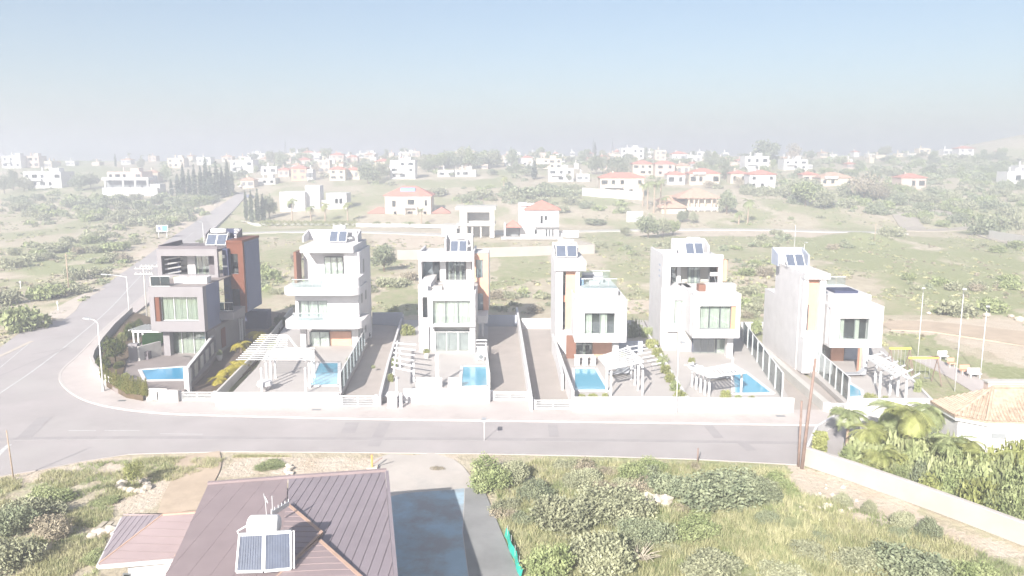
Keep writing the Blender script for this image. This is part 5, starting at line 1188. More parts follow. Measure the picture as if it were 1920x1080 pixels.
# tall part of the house below the picture edge carries the same roof on
# solar water heater on the roof
t = thing('solar_water_heater', 'big solar water heater with white tank on the brown metal roof', 'solar water heater')
base = RZ(495, 1068); zb = base[2] + .2
pl, pm, pr = Q(443, 1072, zb + .1), Q(494, 1071, zb + .1), Q(546, 1066, zb + .1)
zt = zb + 1.25
tl, tm, tr = Q(449, 1003, zt), Q(495, 1001, zt), Q(545, 997, zt)
def coll(A, B, C, D):
    mb = MB(); dn = [(p[0], p[1] + .03, p[2] - .09) for p in (A, B, C, D)]; mb.quad(A, B, C, D)
    for k in range(4): p, q = (A, B, C, D)[k], (A, B, C, D)[(k + 1) % 4]; mb.quad(p, dn[k], dn[(k + 1) % 4], q)
    o = mb.build('collector', M['panel'], t); f = MB()
    for p, q in ((A, B), (B, C), (C, D), (D, A)): f.beam(p, q, .07, .09)
    f.build('collector_frame', M['white2'], o)
    for k in range(1, 10):
        p, q = lerp(A, B, k / 10), lerp(D, C, k / 10); MB().beam((p[0], p[1] - .004, p[2] + .008), (q[0], q[1] - .004, q[2] + .008), .012, .006).build('fin', M['slate'], o)
coll(pl, lerp(pm, pl, .03), lerp(tm, tl, .03), tl); coll(lerp(pm, pr, .03), pr, tr, lerp(tm, tr, .03))
T1, T2 = Q(466, 985, zt + .15), Q(524, 983, zt + .15)
MB().tube([T1, (T1[0] + .08, T1[1], T1[2]), (T2[0] - .08, T2[1], T2[2]), T2], [.3, .4, .4, .3], 16).build('tank', M['white2'], t, True)
for p in (tl, tm, tr): MB().beam((p[0], p[1] + .1, p[2] - .04), (p[0], p[1] + .1, p[2] - 1.5), .05, .05).build('stand_leg', M['metal'], t)
st = MB()
st.beam((tl[0], tl[1] + .1, tl[2]), (tr[0], tr[1] + .1, tr[2]), .06, .06); st.build('stand', M['metal'], t)
MB().tube([tl, (tl[0] - .12, tl[1] + .1, tl[2] + .1), (tl[0] + .3, tl[1] + .3, tl[2] + .3), T1], .035, 6).build('pipe', M['white2'], t); MB().tube([tr, (tr[0] + .1, tr[1] + .1, tr[2]), (pr[0] + .12, pr[1], pr[2])], .035, 6).build('pipe', M['white2'], t)
t = thing('roof_antenna', 'silver bar antenna on the roof just behind the big solar heater', 'antenna'); p = RZ(512, 968)
MB().tube([p, lift(p, 1.0)], .03, 6).build('mast', M['metal'], t); a, c = Q(509, 963, p[2] + .9), Q(541, 944, p[2] + .9); MB().beam(a, c, .08, .2).build('bar', M['metal'], t)
for k in range(6): q = lerp(a, c, k / 5); MB().beam((q[0], q[1], q[2]), (q[0], q[1], q[2] + .22), .02, .05).build('element', M['white2'], t)
MB().tube([RZ(500, 968), lift(RZ(499, 966), .7), lift(RZ(496, 960), .9), lift(RZ(503, 962), .5)], .02, 5).build('cable_hoop', M['metal'], t)
# turquoise netting, stones, twigs beside the yard
t = thing('netting', 'turquoise netting hanging along the edge of the shade tinted yard', 'netting')
a, c = P(946, 1005, 0), P(975, 1085, 0); mb = MB(); n = 10
for k in range(n):
    p, q = lerp(a, c, k / n), lerp(a, c, (k + 1) / n); w1, w2 = .06 * math.sin(k * 1.3), .06 * math.sin((k + 1) * 1.3)
    mb.quad((p[0] + w1, p[1], 0), (q[0] + w2, q[1], 0), (q[0] + w2 + .12, q[1], .5), (p[0] + w1 + .1, p[1], .5))
mb.build('net', M['green_net'], t)
for k in range(4): q = lerp(a, c, (k + .3) / 4); MB().tube([(q[0] + .1, q[1], 0), (q[0] + .12, q[1], .8)], .02, 5).build('stake', M['metal'], t)
# =================================================================== street lamps, poles, signs
def lamp(px, py, h_, label, arm, armlen=1.8, z=None, r_=.07, base=True, group='street lamps'):
    x, y, z = G(px, py) if z is None else (*P(px, py, z), z); t = tag(empty('street_lamp', (x, y, z)), label, 'street lamp', group)
    MB().tube([(0, 0, -.2), (0, 0, h_ * .5), (0, 0, h_)], [r_, r_ * .8, r_ * .55], 8).build('pole', M['white2'], t, True)
    ax, ay = arm; MB().tube([(0, 0, h_ - .05), (ax * armlen * .5, ay * armlen * .5, h_ + .18), (ax * armlen, ay * armlen, h_ + .25)], .035, 6).build('arm', M['white2'], t)
    hd = MB(); e = (ax * armlen, ay * armlen, h_ + .25); hd.beam(e, (e[0] + ax * .8, e[1] + ay * .8, e[2] + .04), .3, .12); hd.build('lamp_head', M['metal'], t)
    if base: MB().tube([(0, 0, 0), (0, 0, .5)], [r_ * 2, r_ * 1.5], 8).build('pole_base', M['metal'], t)
    return t
lamp(194, 733, 6.3, 'tall white street lamp at the rounded corner of the pavement', (-.9, .3), .8, .14, .08)
lamp(243, 595, 5.4, 'white street lamp beside the long street with its arm reaching over the road', (-1, .1), 2.6, .14)
lamp(1268, 774, 6.0, 'slim white street lamp on the pavement in front of the yellow green shrubs', (0, -1), 1.2, .14, .04)
lamp(908, 826, 1.5, 'thin white stub post standing on the near side of the road', (0, -1), .05, .03, .03, False, None)
lamp(1721, 668, 7.2, 'white lamp post behind the yellow swing bar', (-.3, -.6), .8, 0, .045, False)
lamp(1790, 733, 9.2, 'white lamp post on the playground path nearest the tiled villa', (-.3, -.6), .8, 0, .045, False)
lamp(1838, 707, 6.8, 'white lamp post at the far side of the playground path', (-.3, -.6), .8, 0, .045, False)
lamp(383, 470, 6.4, 'street lamp with round white head behind the corner house roof', (-.5, -.5), .5, None, .07, False)
lamp(318, 378, 5, 'thin lamp post left of the long street near the cypresses', (1, 0), 1.2, None, .08, False)
lamp(1505, 520, 6, 'slim white lamp post rising behind the blank walled end house', (0, -1), .3, None, .06, False)
def upole(px, py, h_, label, lean=(0, 0), cross=0, m='pole', z=None, r_=.14, nm='utility_pole', grp='timber utility poles'):
    x, y, z = G(px, py) if z is None else (*P(px, py, z), z); t = tag(empty(nm, (x, y, z)), label, 'utility pole', grp)
    MB().tube([(0, 0, -.3), (lean[0] * .5, lean[1] * .5, h_ / 2), (lean[0], lean[1], h_)], [r_, r_ * .85, r_ * .7], 8).build('pole', M[m], t, True)
    for k in range(cross):
        zz = h_ - .3 - k * .7; box('cross_arm', M[m], t, -1.2, 1.2, -.06, .06, zz, zz + .12)
        for s_ in (-1.0, -.4, .4, 1.0): MB().tube([(s_, 0, zz + .12), (s_, 0, zz + .32)], [.05, .03], 6).build('insulator', M['white2'], t)
    return t
upole(1503, 878, 7.6, 'tall leaning brown timber pole at the end of the near road', (.6, .3), 0, z=0, r_=.13)
upole(1497, 874, 4.6, 'shorter upright timber pole beside the tall leaning one', (0, .1), 0, z=0, r_=.1)
upole(276, 600, 7.0, 'pale concrete power pole with cross arms left of the corner house', (0, 0), 2, 'concrete', None, .1)
upole(287, 598, 7.2, 'second pale power pole touching the corner house edge', (0, 0), 1, 'concrete', None, .1)
upole(130, 552, 6.4, 'pale timber pole standing in scrub left of the long street', (0, 0), 0, 'palmtrunk', None, .1)
upole(-560, 1290, 11.5, 'timber pole just outside the picture casting a long thin shadow', (0, 0), 1, z=0)
upole(1640, 452, 4.6, 'thin timber pole left of the grassy mound', (0, 0), 0, 'palmtrunk', None, .09)
upole(26, 900, 3.4, 'thin pale post with dark cap in weeds at the bottom left', (-.15, 0), 0, 'palmtrunk', 0, .05)
upole(1308, 866, 1.0, 'short dark stake at the edge of the near road', (0, 0), 0, 'pole', 0, .06)
for (px, py, yt, lab) in ((39, 541, 522, 'small white marker post in the scrub at the left edge'), (109, 582, 568, 'small white roadside marker at the dirt side track'), (1676, 780, 762, 'thin white post in front of the end house pergola')):
    x, y, z = G(px, py); t = tag(empty('marker_post', (x, y, z)), lab, 'marker post'); MB().tube([(0, 0, 0), (0, 0, 1.3)], .06, 6).build('post', M['white2'], t); box('plate', M['white2'], t, -.12, .12, -.08, -.06, .9, 1.2)
x, y, z = G(305, 446); t = tag(empty('billboard', (x, y, z)), 'white and cyan billboard beside the long street', 'billboard'); s_ = y / FPX
w = 11 * s_; zz0, zz1 = 12 * s_, 24 * s_; box('board', M['white2'], t, -w, w, 0, .15, zz0, zz1); box('cyan_print', M['cyan'], t, 0, w * .92, -.03, -.01, zz0 + .15, zz1 - .15); box('purple_print', M['bluegrey'], t, -w * .7, -w * .2, -.03, -.01, zz0 + .35, zz1 - .35)
for q in (-w * .7, w * .7): box('leg', M['metal'], t, q - .08, q + .08, .16, .3, -.2, zz1 - .1)
# =================================================================== playground behind the end house
for (pa, pb, py, zt, lab, leg, m_) in ((1668, 1708, 653, 2.3, 'rear swing frame with yellow top bar on the grass', 690, 'yellow'), (1704, 1760, 671, 2.5, 'front swing frame with yellow and orange top bar on the grass', 715, 'yellow')):
    a, c = P(pa, py, zt), P(pb, py, zt); t = thing('swing_frame', lab, 'swing', group='playground swings'); ym = (a[1] + c[1]) / 2
    if pb == 1760:
        mxx = a[0] + (c[0] - a[0]) * .62; MB().beam((a[0], ym, zt), (mxx, ym, zt), .14, .16).build('top_bar', M['yellow'], t); MB().beam((mxx + .01, ym, zt), (c[0], ym, zt), .14, .16).build('top_bar', M['orangep'], t)
    else: MB().beam((a[0], ym, zt), (c[0], ym, zt), .14, .16).build('top_bar', M['yellow'], t)
    for x_ in (a[0] + .1, c[0] - .1):
        for s_ in (-.9, .9): MB().tube([(x_, ym, zt), (x_ + .1, ym + s_, 0)], .045, 6).build('leg', M['pole'], t)
    for q in (.33, .66):
        x_ = a[0] + (c[0] - a[0]) * q; MB().tube([(x_ - .2, ym, zt), (x_ - .2, ym, .6)], .015, 4).tube([(x_ + .2, ym, zt), (x_ + .2, ym, .6)], .015, 4).build('chain', M['metal'], t); box('swing_seat', M['frame'], t, x_ - .24, x_ + .24, ym - .1, ym + .1, .55, .6)
for i, (px, py, w_, m_) in enumerate(((1770, 676, .5, 'white'), (1786, 690, .35, 'orange2'), (1812, 704, .5, 'orange2'), (1829, 710, .6, 'white'))):
    x, y = P(px, py, 0); t = thing('bench', ('white block bench at the start of the playground path', 'small orange bench along the playground path', 'larger orange bench along the playground path', 'white block bench at the end of the playground path')[i], 'bench', group='benches by the playground path')
    box('seat', M[m_], t, x - w_, x + w_, y, y + .5, .4, .5); box('support', M['concrete'], t, x - w_ * .8, x - w_ * .6, y + .05, y + .45, 0, .4); box('support', M['concrete'], t, x + w_ * .6, x + w_ * .8, y + .05, y + .45, 0, .4); box('backrest', M[m_], t, x - w_, x + w_, y + .42, y + .5, .55, .95)
# =================================================================== the tiled villa at the right edge
t = thing('corner_villa', 'white villa with sandy tiled hip roof cut by the right picture edge', 'house')
ze = 3.6; ev = [Q(1744, 752, ze), Q(1790, 779, ze), Q(1850, 790, ze), Q(1935, 792, ze), Q(2050, 770, ze), Q(2060, 742, ze), Q(1830, 736, ze)]
top = [Q(1862, 727, 5.3), Q(1990, 727, 5.3)]
faces = [[ev[0], ev[1], top[0]], [ev[1], ev[2], top[0]], [ev[2], ev[3], top[1], top[0]], [ev[3], ev[4], top[1]], [ev[4], ev[5], top[1]], [ev[5], ev[6], top[0], top[1]], [ev[6], ev[0], top[0]]]
for fi, fc in enumerate(faces):      # barrel tiles laid in courses, each face one bedding plus its courses of tiles
    V = [Vector(p) for p in fc]; mb = MB(); n = len(V); mb.v = [tuple(v) for v in V] + [(v.x, v.y, v.z - .12) for v in V]; mb.f = [tuple(range(n)), tuple(range(n, 2 * n))[::-1]] + [(i, (i + 1) % n, n + (i + 1) % n, n + i) for i in range(n)]
    rf = mb.build('roof', M['villatile'], t)
    if fi > 3: continue
    nrm = (V[1] - V[0]).cross(V[2] - V[0]).normalized(); nrm = nrm if nrm.z > 0 else -nrm
    u = (V[1] - V[0]).normalized(); w = nrm.cross(u).normalized(); w = w if w.z > 0 else -w
    P2 = [((p - V[0]).dot(u), (p - V[0]).dot(w)) for p in V]; tl = MB(); k = min(p[0] for p in P2); hi = max(p[0] for p in P2)
    while k < hi:
        q = clip(clip(P2, 0, k, 1), 0, k + .02, -1)
        if len(q) >= 3:
            y0, y1 = min(p[1] for p in q), max(p[1] for p in q); yy = y0
            while yy < y1 - .05:
                ye = min(yy + .36, y1); j = (rnd.random() - .5) * .03; A = V[0] + u * (k + j) + w * yy; B = V[0] + u * (k + j) + w * ye; i0 = len(tl.v)
                for pt, rr in ((A, .1), (B, .075)):
                    for ang in (0, 60, 120, 180): tl.v.append(tuple(pt + u * math.cos(R(ang)) * rr + nrm * (math.sin(R(ang)) * rr + .015)))
                tl.f += [(i0 + s, i0 + s + 1, i0 + s + 5, i0 + s + 4) for s in range(3)] + [(i0, i0 + 1, i0 + 2, i0 + 3)]
                yy += .34
        k += .23
    o = tl.build('roof_tiles', M['villatile'], t); o['kind'] = 'stuff'
rdg = MB()
for p in ev[1:4]: rdg.tube([(p[0], p[1], p[2] + .05), lift(top[0] if p != ev[3] else top[1], .06)], .11, 6)
rdg.tube([lift(top[0], .05), lift(top[1], .05)], .11, 6); rdg.build('ridge_tiles', M['villatile'], t)
cn = sum((Vector(p) for p in ev), Vector()) / len(ev); wp = [tuple(Vector((p[0], p[1])) * .93 + Vector((cn.x, cn.y)) * .07) for p in ev]
MB().prism([p[:2] for p in wp], -.4, ze - .13).build('wall', M['white'], t)
MB().prism([tuple(Vector((p[0], p[1])) * .985 + Vector((cn.x, cn.y)) * .015) for p in ev], ze - .35, ze - .13).build('eaves', M['white2'], t)
a, c = Vector(wp[2]), Vector(wp[3]); dd = (c - a).normalized(); q0 = a + dd * .3; nn = Vector((dd.y, -dd.x))
o = MB().beam((q0.x + nn.x * .03, q0.y + nn.y * .03, 2.55), (q0.x + dd.x * .9 + nn.x * .03, q0.y + dd.y * .9 + nn.y * .03, 2.55), .06, .35).build('window', M['dim'], t)
t = thing('rear_block', 'pinkish plastered block with flat top behind the tiled villa roof', 'outbuilding'); x_ = XZ((1852, 1960, 718, 745), 60); box('wall', M['pinkw'], t, x_[0], x_[1], 60, 60.6, -.3, x_[3]); box('coping', M['offwhite'], t, x_[0] - .1, x_[1] + .1, 59.9, 60.7, x_[3], x_[3] + .12)
# garden wall of the villa
wl_pts = [P(1508, 872, 0), P(1600, 903, 0), P(1700, 939, 0), P(1800, 976, 0), P(1960, 1038, 0)]
wallrun('garden_wall', 'sandwall', wl_pts, 1.25, .25, -.3 + .3, 'long cream garden wall slanting across the bottom right', 'wall', cap='kerb')
wallrun('garden_wall', 'white', [P(1508, 870, 0), P(1530, 820, 0), P(1575, 792, 0), P(1745, 790, 0)], .9, .2, 0, 'short white return of the villa garden wall by the road end', 'wall')
# rubble, stones and odds and ends
def rocks(name, label, cat, pts, sizes, m='rock'):
    t = thing(name, label, cat)
    for (px, py), s_ in zip(pts, sizes):
        x, y, z = G(px, py); bm = bmesh.new(); bmesh.ops.create_icosphere(bm, subdivisions=1, radius=s_)
        for v in bm.verts: v.co = Vector((v.co.x * (1 + .5 * (rnd.random() - .5)), v.co.y * (1 + .5 * (rnd.random() - .5)), v.co.z * .65 * (1 + .5 * (rnd.random() - .5)))) + Vector((x, y, z + s_ * .2))
        me = bpy.data.meshes.new('stone'); bm.to_mesh(me); bm.free(); me.materials.append(M[m]); o = bpy.data.objects.new('stone', me); col.objects.link(o); o.parent = t
    return t
ring = [(224 + 26 * math.cos(a) + 28, 912 + 10 * math.sin(a)) for a in [i * 2 * math.pi / 14 for i in range(14)]]
rocks('stone_ring', 'ring of rough pale stones around the young tree at the bottom left', 'stone ring', ring, [.22 + .16 * rnd.random() for _ in ring])
rocks('rubble_heap', 'pale heap of rubble in the scrub right of centre foreground', 'rubble', [(1203 + rnd.random() * 50, 948 - rnd.random() * 16) for _ in range(16)], [.2 + .35 * rnd.random() for _ in range(16)])
rocks('stone_row', 'row of pale stones at the driveway edge behind the near roof', 'stones', [(536 + rnd.random() * 8, 874 + k * 5) for k in range(7)], [.2 + .1 * rnd.random() for _ in range(7)])
rocks('stone_border', 'pale stones and a slab left of the near roof', 'stones', [(172 + k * 9, 995 + rnd.random() * 14) for k in range(7)], [.25 + .25 * rnd.random() for _ in range(7)])
rocks('earth_stones', 'scattered stones in bare earth below the timber poles', 'stones', [(1500 + rnd.random() * 110, 905 + rnd.random() * 60) for _ in range(26)], [.07 + .16 * rnd.random() for _ in range(26)])
rocks('boulders', 'pale limestone boulders along the dirt track at the right edge', 'boulders', [(1742, 588), (1770, 586), (1806, 590), (1850, 592), (1884, 580), (1896, 594), (1912, 600)], [.4, .7, .4, .5, .6, .5, .6])
t = thing('dry_branches', 'heap of dry pale branches in the scrub at the bottom centre right', 'branches'); x, y, z = G(1195, 1055)
for k in range(26):
    a = rnd.random() * 6.28; MB().tube([(x + .3 * rnd.random(), y + .2 * rnd.random(), z + .1), (x + math.cos(a) * .7, y + math.sin(a) * .5, z + .35 + .4 * rnd.random()), (x + math.cos(a) * 1.3, y + math.sin(a), z + .3 + .5 * rnd.random())], [.035, .025, .01], 4).build('branch', M['drytwig'], t)
t = thing('wood_pallets', 'stack of pale timber pallets lying left of the near house', 'pallets'); x, y, z = G(205, 1000)
for k in range(5): box('board', M['drytwig'], t, x - .9 + k * .38, x - .62 + k * .38, y, y + 1.1, z + .15, z + .2)
for k in range(2): box('runner', M['drytwig'], t, x - .9, x + .95, y + .1 + k * .8, y + .2 + k * .8, z, z + .148)
t = thing('red_post', 'small red and white post set in stones behind the near roof corner', 'post'); x, y, z = G(698, 882); MB().tube([(x, y, z), (x, y, z + 1.1)], .06, 6).build('pole', M['orangep'], t); MB().beam((x, y, z + .4), (x + .7, y, z + .9), .06, .06).build('brace', M['pole'], t); box('footing', M['rock'], t, x - .35, x + .35, y - .2, y + .3, z - .05, z + .25)
# parked cars
def car(px, py, rz, m_, label):
    x, y, z = G(px, py); t = tag(empty('parked_car', (x, y, z + .04), rz), label, 'car', 'parked cars')
    prof = [(-2.1, .35), (-2.15, .75), (-1.5, .92), (-.9, 1.42), (.9, 1.45), (1.5, 1.0), (2.1, .85), (2.15, .35)]
    mb = MB(); n = len(prof)
    for s_, ins in ((-.85, 0), (.85, 0)):
        for q in prof: mb.v.append((q[0], s_ * (.85 if q[1] > 1.2 else 1), q[1]))
    mb.f = [tuple(range(n))[::-1], tuple(range(n, 2 * n))] + [(i, (i + 1) % n, n + (i + 1) % n, n + i) for i in range(n)]
    mb.build('body', M[m_], t); box('side_glass', M['frame'], t, -1.0, 1.1, -.8, .8, 1.0, 1.36)
    for a in (-1.35, 1.35):
        for s_ in (-.8, .8): MB().tube([(a, s_ - .1, .32), (a, s_ + .1, .32)], .32, 10).build('wheel', M['tyre'], t)
car(456, 352, 1.2, 'car_white', 'white car parked at the far end of the long street'); car(468, 372, 1.3, 'bluegrey', 'blue grey car near the end of the long street by the white gateway')

def pot(px, py, z, label, hh=.6):
    x, y = P(px, py, z); t = tag(empty('plant_pot', (x, y, z)), label, 'plant pot', 'plant pots on the terraces'); MB().tube([(0, 0, 0), (0, 0, hh * .5), (0, 0, hh)], [.18, .28, .3], 10).build('pot', M['offwhite'], t); return t
POTS = [pot(655, 690, .1, 'pale plant pot at the fence of the driveway right of rounded balconies'), pot(800, 672, .5, 'pale plant pot left of the ground floor glass of the orange towered house'), pot(1168, 680, .5, 'pale plant pot by the column of the slim towered house'), pot(1296, 690, .5, 'pale plant pot left of the ground floor windows of the tall portal house'), pot(412, 676, .1, 'pale plant pot by the side door of the corner house')]
for (px, py, z, lab) in ((900, 676, .5, 'white air conditioner unit at the side of the orange towered house'), (420, 640, .1, 'white air conditioner unit beside the corner house carport'), (690, 634, .1, 'white air conditioner unit at the rear flank of the rounded balcony house')):
    x, y = P(px, py, z); t = tag(empty('air_conditioner', (x, y, z)), lab, 'air conditioner'); box('casing', M['white2'], t, -.42, .42, -.16, .16, .1, .75); MB().tube([(.12, -.17, .42), (.12, -.19, .42)], .24, 12).build('fan_grille', M['frame'], t); box('foot', M['metal'], t, -.35, -.25, -.14, .14, 0, .1); box('foot', M['metal'], t, .25, .35, -.14, .14, 0, .1)
# =================================================================== vegetation
def leafmesh(name, n, size, lobes, m, seed, zmin=0.0, shell=.55, stretch=1.0, squash=1.0):
    """crown of many small separate leaves spread through several lobes: (cx,cy,cz,rx,ry,rz)"""
    r = np.random.RandomState(seed); lob = np.array(lobes, float); vol = (lob[:, 3] * lob[:, 4] * lob[:, 5]) ** .75; k = r.choice(len(lob), n, p=vol / vol.sum()); L0 = lob[k]
    d = r.normal(size=(n, 3)); d /= np.linalg.norm(d, axis=1)[:, None]; rad = (shell + (1 - shell) * r.rand(n)) * (1 + .22 * np.sin(d[:, 0] * 5 + k) * np.cos(d[:, 2] * 6 + k * 2))
    c = L0[:, :3] + d * L0[:, 3:] * rad[:, None]; c[:, 2] = np.maximum(c[:, 2], zmin + r.rand(n) * size)
    u = r.normal(size=(n, 3)) + d * .3; u /= np.linalg.norm(u, axis=1)[:, None]; w = np.cross(u, r.normal(size=(n, 3))); w /= np.linalg.norm(w, axis=1)[:, None]
    s = size * (.6 + .8 * r.rand(n))[:, None]; a = u * s * stretch; b_ = w * s * .55
    v = np.stack([c - a, c - b_ * .9, c + a, c + b_ * .9], 1).reshape(-1, 3); f = np.arange(4 * n).reshape(-1, 4)
    me = bpy.data.meshes.new(name); me.vertices.add(len(v)); me.vertices.foreach_set('co', v.astype(np.float32).ravel()); me.loops.add(4 * n); me.loops.foreach_set('vertex_index', f.ravel().astype(np.int32))
    me.polygons.add(n); me.polygons.foreach_set('loop_start', np.arange(0, 4 * n, 4, dtype=np.int32)); me.update(calc_edges=True); me.materials.append(m); return me
def blob(seed, k=6, flat=.6, spread=.6):
    r = random.Random(seed); out = [(0, 0, flat * .45, .6, .6, flat * .5)]
    for i in range(k):
        a = r.random() * 6.28; q = spread * (.5 + .5 * r.random()); s = .28 + .25 * r.random(); out.append((math.cos(a) * q, math.sin(a) * q, flat * (.25 + .4 * r.random()), s, s, s * flat * 1.2))
    return out
BUSH = {k: [leafmesh('bush', n, sz, blob(sd + j), L_[m], sd + j) for j in range(c)] for k, n, sz, m, sd, c in
        (('olive', 900, .085, 'olive', 10, 4), ('green', 900, .085, 'green', 20, 3), ('dark', 900, .085, 'dark', 30, 3), ('dry', 600, .08, 'dry', 40, 2), ('yellow', 1100, .08, 'yellow', 50, 3), ('garden', 1200, .08, 'hl', 60, 3),
         ('nolive', 5200, .04, 'olive', 70, 3), ('ngreen', 5200, .042, 'green', 80, 3), ('ndark', 5200, .04, 'dark', 90, 2), ('ndry', 2600, .045, 'dry', 95, 2), ('broad', 1500, .1, 'pale', 97, 3))}
def bush(kind, x, y, z, w, h_, label, group=None, name='bush', cat='bush'):
    me = rnd.choice(BUSH[kind]); o = bpy.data.objects.new(name, me); col.objects.link(o); o.location = (x, y, z - .05); o.scale = (w / 2, w / 2 * (.8 + .3 * rnd.random()), h_ / .85); o.rotation_euler = (0, 0, rnd.random() * 6.28)
    return tag(o, label, cat, group)
def bushp(kind, px, py, wpx, hpx, label, group=None, **k):
    x, y, z = G(px, py); s = y / FPX; return bush(kind, x, y, z, wpx * s, hpx * s, label, group, **k)
TREE = {}
for k, m, n, sz in (('round', 'olive', 1500, .07), ('dense', 'dark', 1700, .07), ('pine', 'green', 1300, .075), ('bare', 'dry', 900, .06), ('young', 'yellow', 1400, .06)):
    TREE[k] = []
    for j in range(3):
        r = random.Random(j * 7 + len(k)); lob = [(0, 0, .62, .34, .34, .3)] + [(math.cos(a) * .27, math.sin(a) * .27, .42 + .35 * r.random(), .17 + .1 * r.random(), .17 + .1 * r.random(), .15 + .08 * r.random()) for a in [i * .8 + r.random() for i in range(8)]]
        TREE[k].append(leafmesh('crown', n, sz * .62, lob, L_[m], 100 + j + len(k) * 5, shell=.5))
CYP = [leafmesh('crown', 900, .028, [(0, 0, z_, r_, r_, .14) for z_, r_ in ((.12, .075), (.28, .095), (.45, .092), (.6, .078), (.75, .055), (.88, .03))], L_['cyp'], 200 + j, shell=.4, stretch=1.5) for j in range(3)]
tk = MB(); tk.tube([(0, 0, -.08), (.01, 0, .25), (0, .01, .5)], [.035, .026, .014], 7)
for a in range(5): tk.tube([(0, 0, .3), (.12 * math.cos(a * 1.26), .12 * math.sin(a * 1.26), .5), (.26 * math.cos(a * 1.26), .26 * math.sin(a * 1.26), .66)], [.015, .01, .004], 5)
HCYP = [m_.copy() for m_ in CYP]
for m_ in HCYP: m_.materials[0] = L_['hedge']
TRUNK = tk.build('trunk', M['trunk']); trunk_me = TRUNK.data; bpy.data.objects.remove(TRUNK)
def tree(kind, x, y, z, w, h_, label, group=None, name=None):
    t = tag(empty(name or ('cypress_tree' if kind == 'cyp' else 'tree'), (x, y, z), rnd.random() * 6), label, 'tree', group)
    c = bpy.data.objects.new('crown', rnd.choice(CYP if kind == 'cyp' else TREE[kind])); col.objects.link(c); c.parent = t; s = (w / .2 if kind == 'cyp' else w / .95)
    c.scale = (s, s, h_ / (.98 if kind == 'cyp' else .92))
    k = bpy.data.objects.new('trunk', trunk_me); col.objects.link(k); k.parent = t; kw = h_ * (.35 if kind == 'cyp' else .9); k.scale = (kw, kw, h_)
    return t
def treep(kind, px, py, wpx, hpx, label, group=None):
    x, y, z = G(px, py); s = y / FPX; h_ = hpx * s; k = .2 if kind in ('dense', 'round', 'pine', 'bare') and y > 100 else 0; return tree(kind, x, y, z - h_ * k, wpx * s, h_ * (1 + k), label, group)
# fronds for palms: stalk with two rows of leaflets
def frond_mesh(m, L1=1.0, droop=.55, n=16, lw=.3, seed=1):
    r = random.Random(seed); mb = MB(); pts = []
    for i in range(n + 1): t = i / n; pts.append(Vector((L1 * t * (1 - .12 * t), 0, .42 * t - droop * 1.5 * t * t)))
    for i in range(1, n):
        p = pts[i]; d = (pts[i + 1] - pts[i - 1]).normalized(); ll = lw * math.sin(math.pi * (.12 + .8 * i / n)) * (.85 + .3 * r.random())
        for s in (-1, 1):
            q = p + Vector((d.x * ll * .6, s * ll, d.z * ll * .4 - ll * .35)); wv = d * .028; mb.tri(tuple(p - wv), tuple(p + wv), tuple(q)); 
    for i in range(0, n, 4): mb.beam(pts[i], pts[min(i + 4, n)], .02, .02)
    me = bpy.data.meshes.new('frond'); me.from_pydata(mb.v, [], mb.f); me.materials.append(m); return me
FR = {k: [frond_mesh(L_[m], seed=s, droop=d) for s, d in ((1, .45), (2, .6), (3, .3))] for k, m in (('green', 'green'), ('yellow', 'yellow'), ('gold', 'hly'), ('dark', 'dark'))}
pt_ = MB(); pt_.tube([(0, 0, -.05), (.01, 0, .4), (0, 0, .8), (0, 0, 1)], [.09, .065, .06, .08], 9); PT = pt_.build('trunk', M['palmtrunk']); palm_trunk = PT.data; bpy.data.objects.remove(PT)
def palm(x, y, z, th, fl, label, kind='green', n=18, group=None, tw=1.0):
    t = tag(empty('palm_tree', (x, y, z), rnd.random() * 6), label, 'palm tree', group)
    k = bpy.data.objects.new('trunk', palm_trunk); col.objects.link(k); k.parent = t; k.scale = (2.2 * tw, 2.2 * tw, max(th, .1))
    for i in range(n):
        f = bpy.data.objects.new('frond', rnd.choice(FR[kind])); col.objects.link(f); f.parent = t; f.location = (0, 0, th); e = (-.9 + 1.5 * ((i * .37) % 1)); f.rotation_euler = (0, -e * .75 + .1, i * 2.4); s = fl * (.8 + .3 * rnd.random()); f.scale = (s, s, s)
    return t
def palmp(px, py, thpx, flpx, label, **k):
    x, y, z = G(px, py); s = y / FPX; return palm(x, y, z, thpx * s, flpx * s, label, **k)
# ---- far trees
g1 = 'cypresses of the dark grove left of the long street'
for i, (px, py, w, h_) in enumerate(((322, 366, 9, 30), (334, 368, 11, 42), (345, 366, 10, 60), (356, 370, 12, 50), (366, 372, 11, 62), (378, 372, 13, 58), (388, 368, 12, 72), (396, 374, 14, 60), (408, 372, 14, 66), (418, 370, 12, 54), (428, 368, 12, 68), (436, 362, 9, 40), (384, 374, 10, 40), (340, 372, 10, 30))): treep('cyp', px, py, w, h_, 'dark cypress, %s from the left in the grove left of the long street' % ORD[sorted([322, 334, 345, 356, 366, 378, 388, 396, 408, 418, 428, 436, 384, 340]).index(px)], g1)
for i, (px, py, w, h_) in enumerate(((462, 412, 9, 55), (472, 416, 10, 60), (484, 414, 11, 58), (494, 412, 11, 48))): treep('cyp', px, py, w, h_, 'cypress, %s from the left beside the clipped hedge' % ORD[i], 'cypresses beside the clipped hedge')
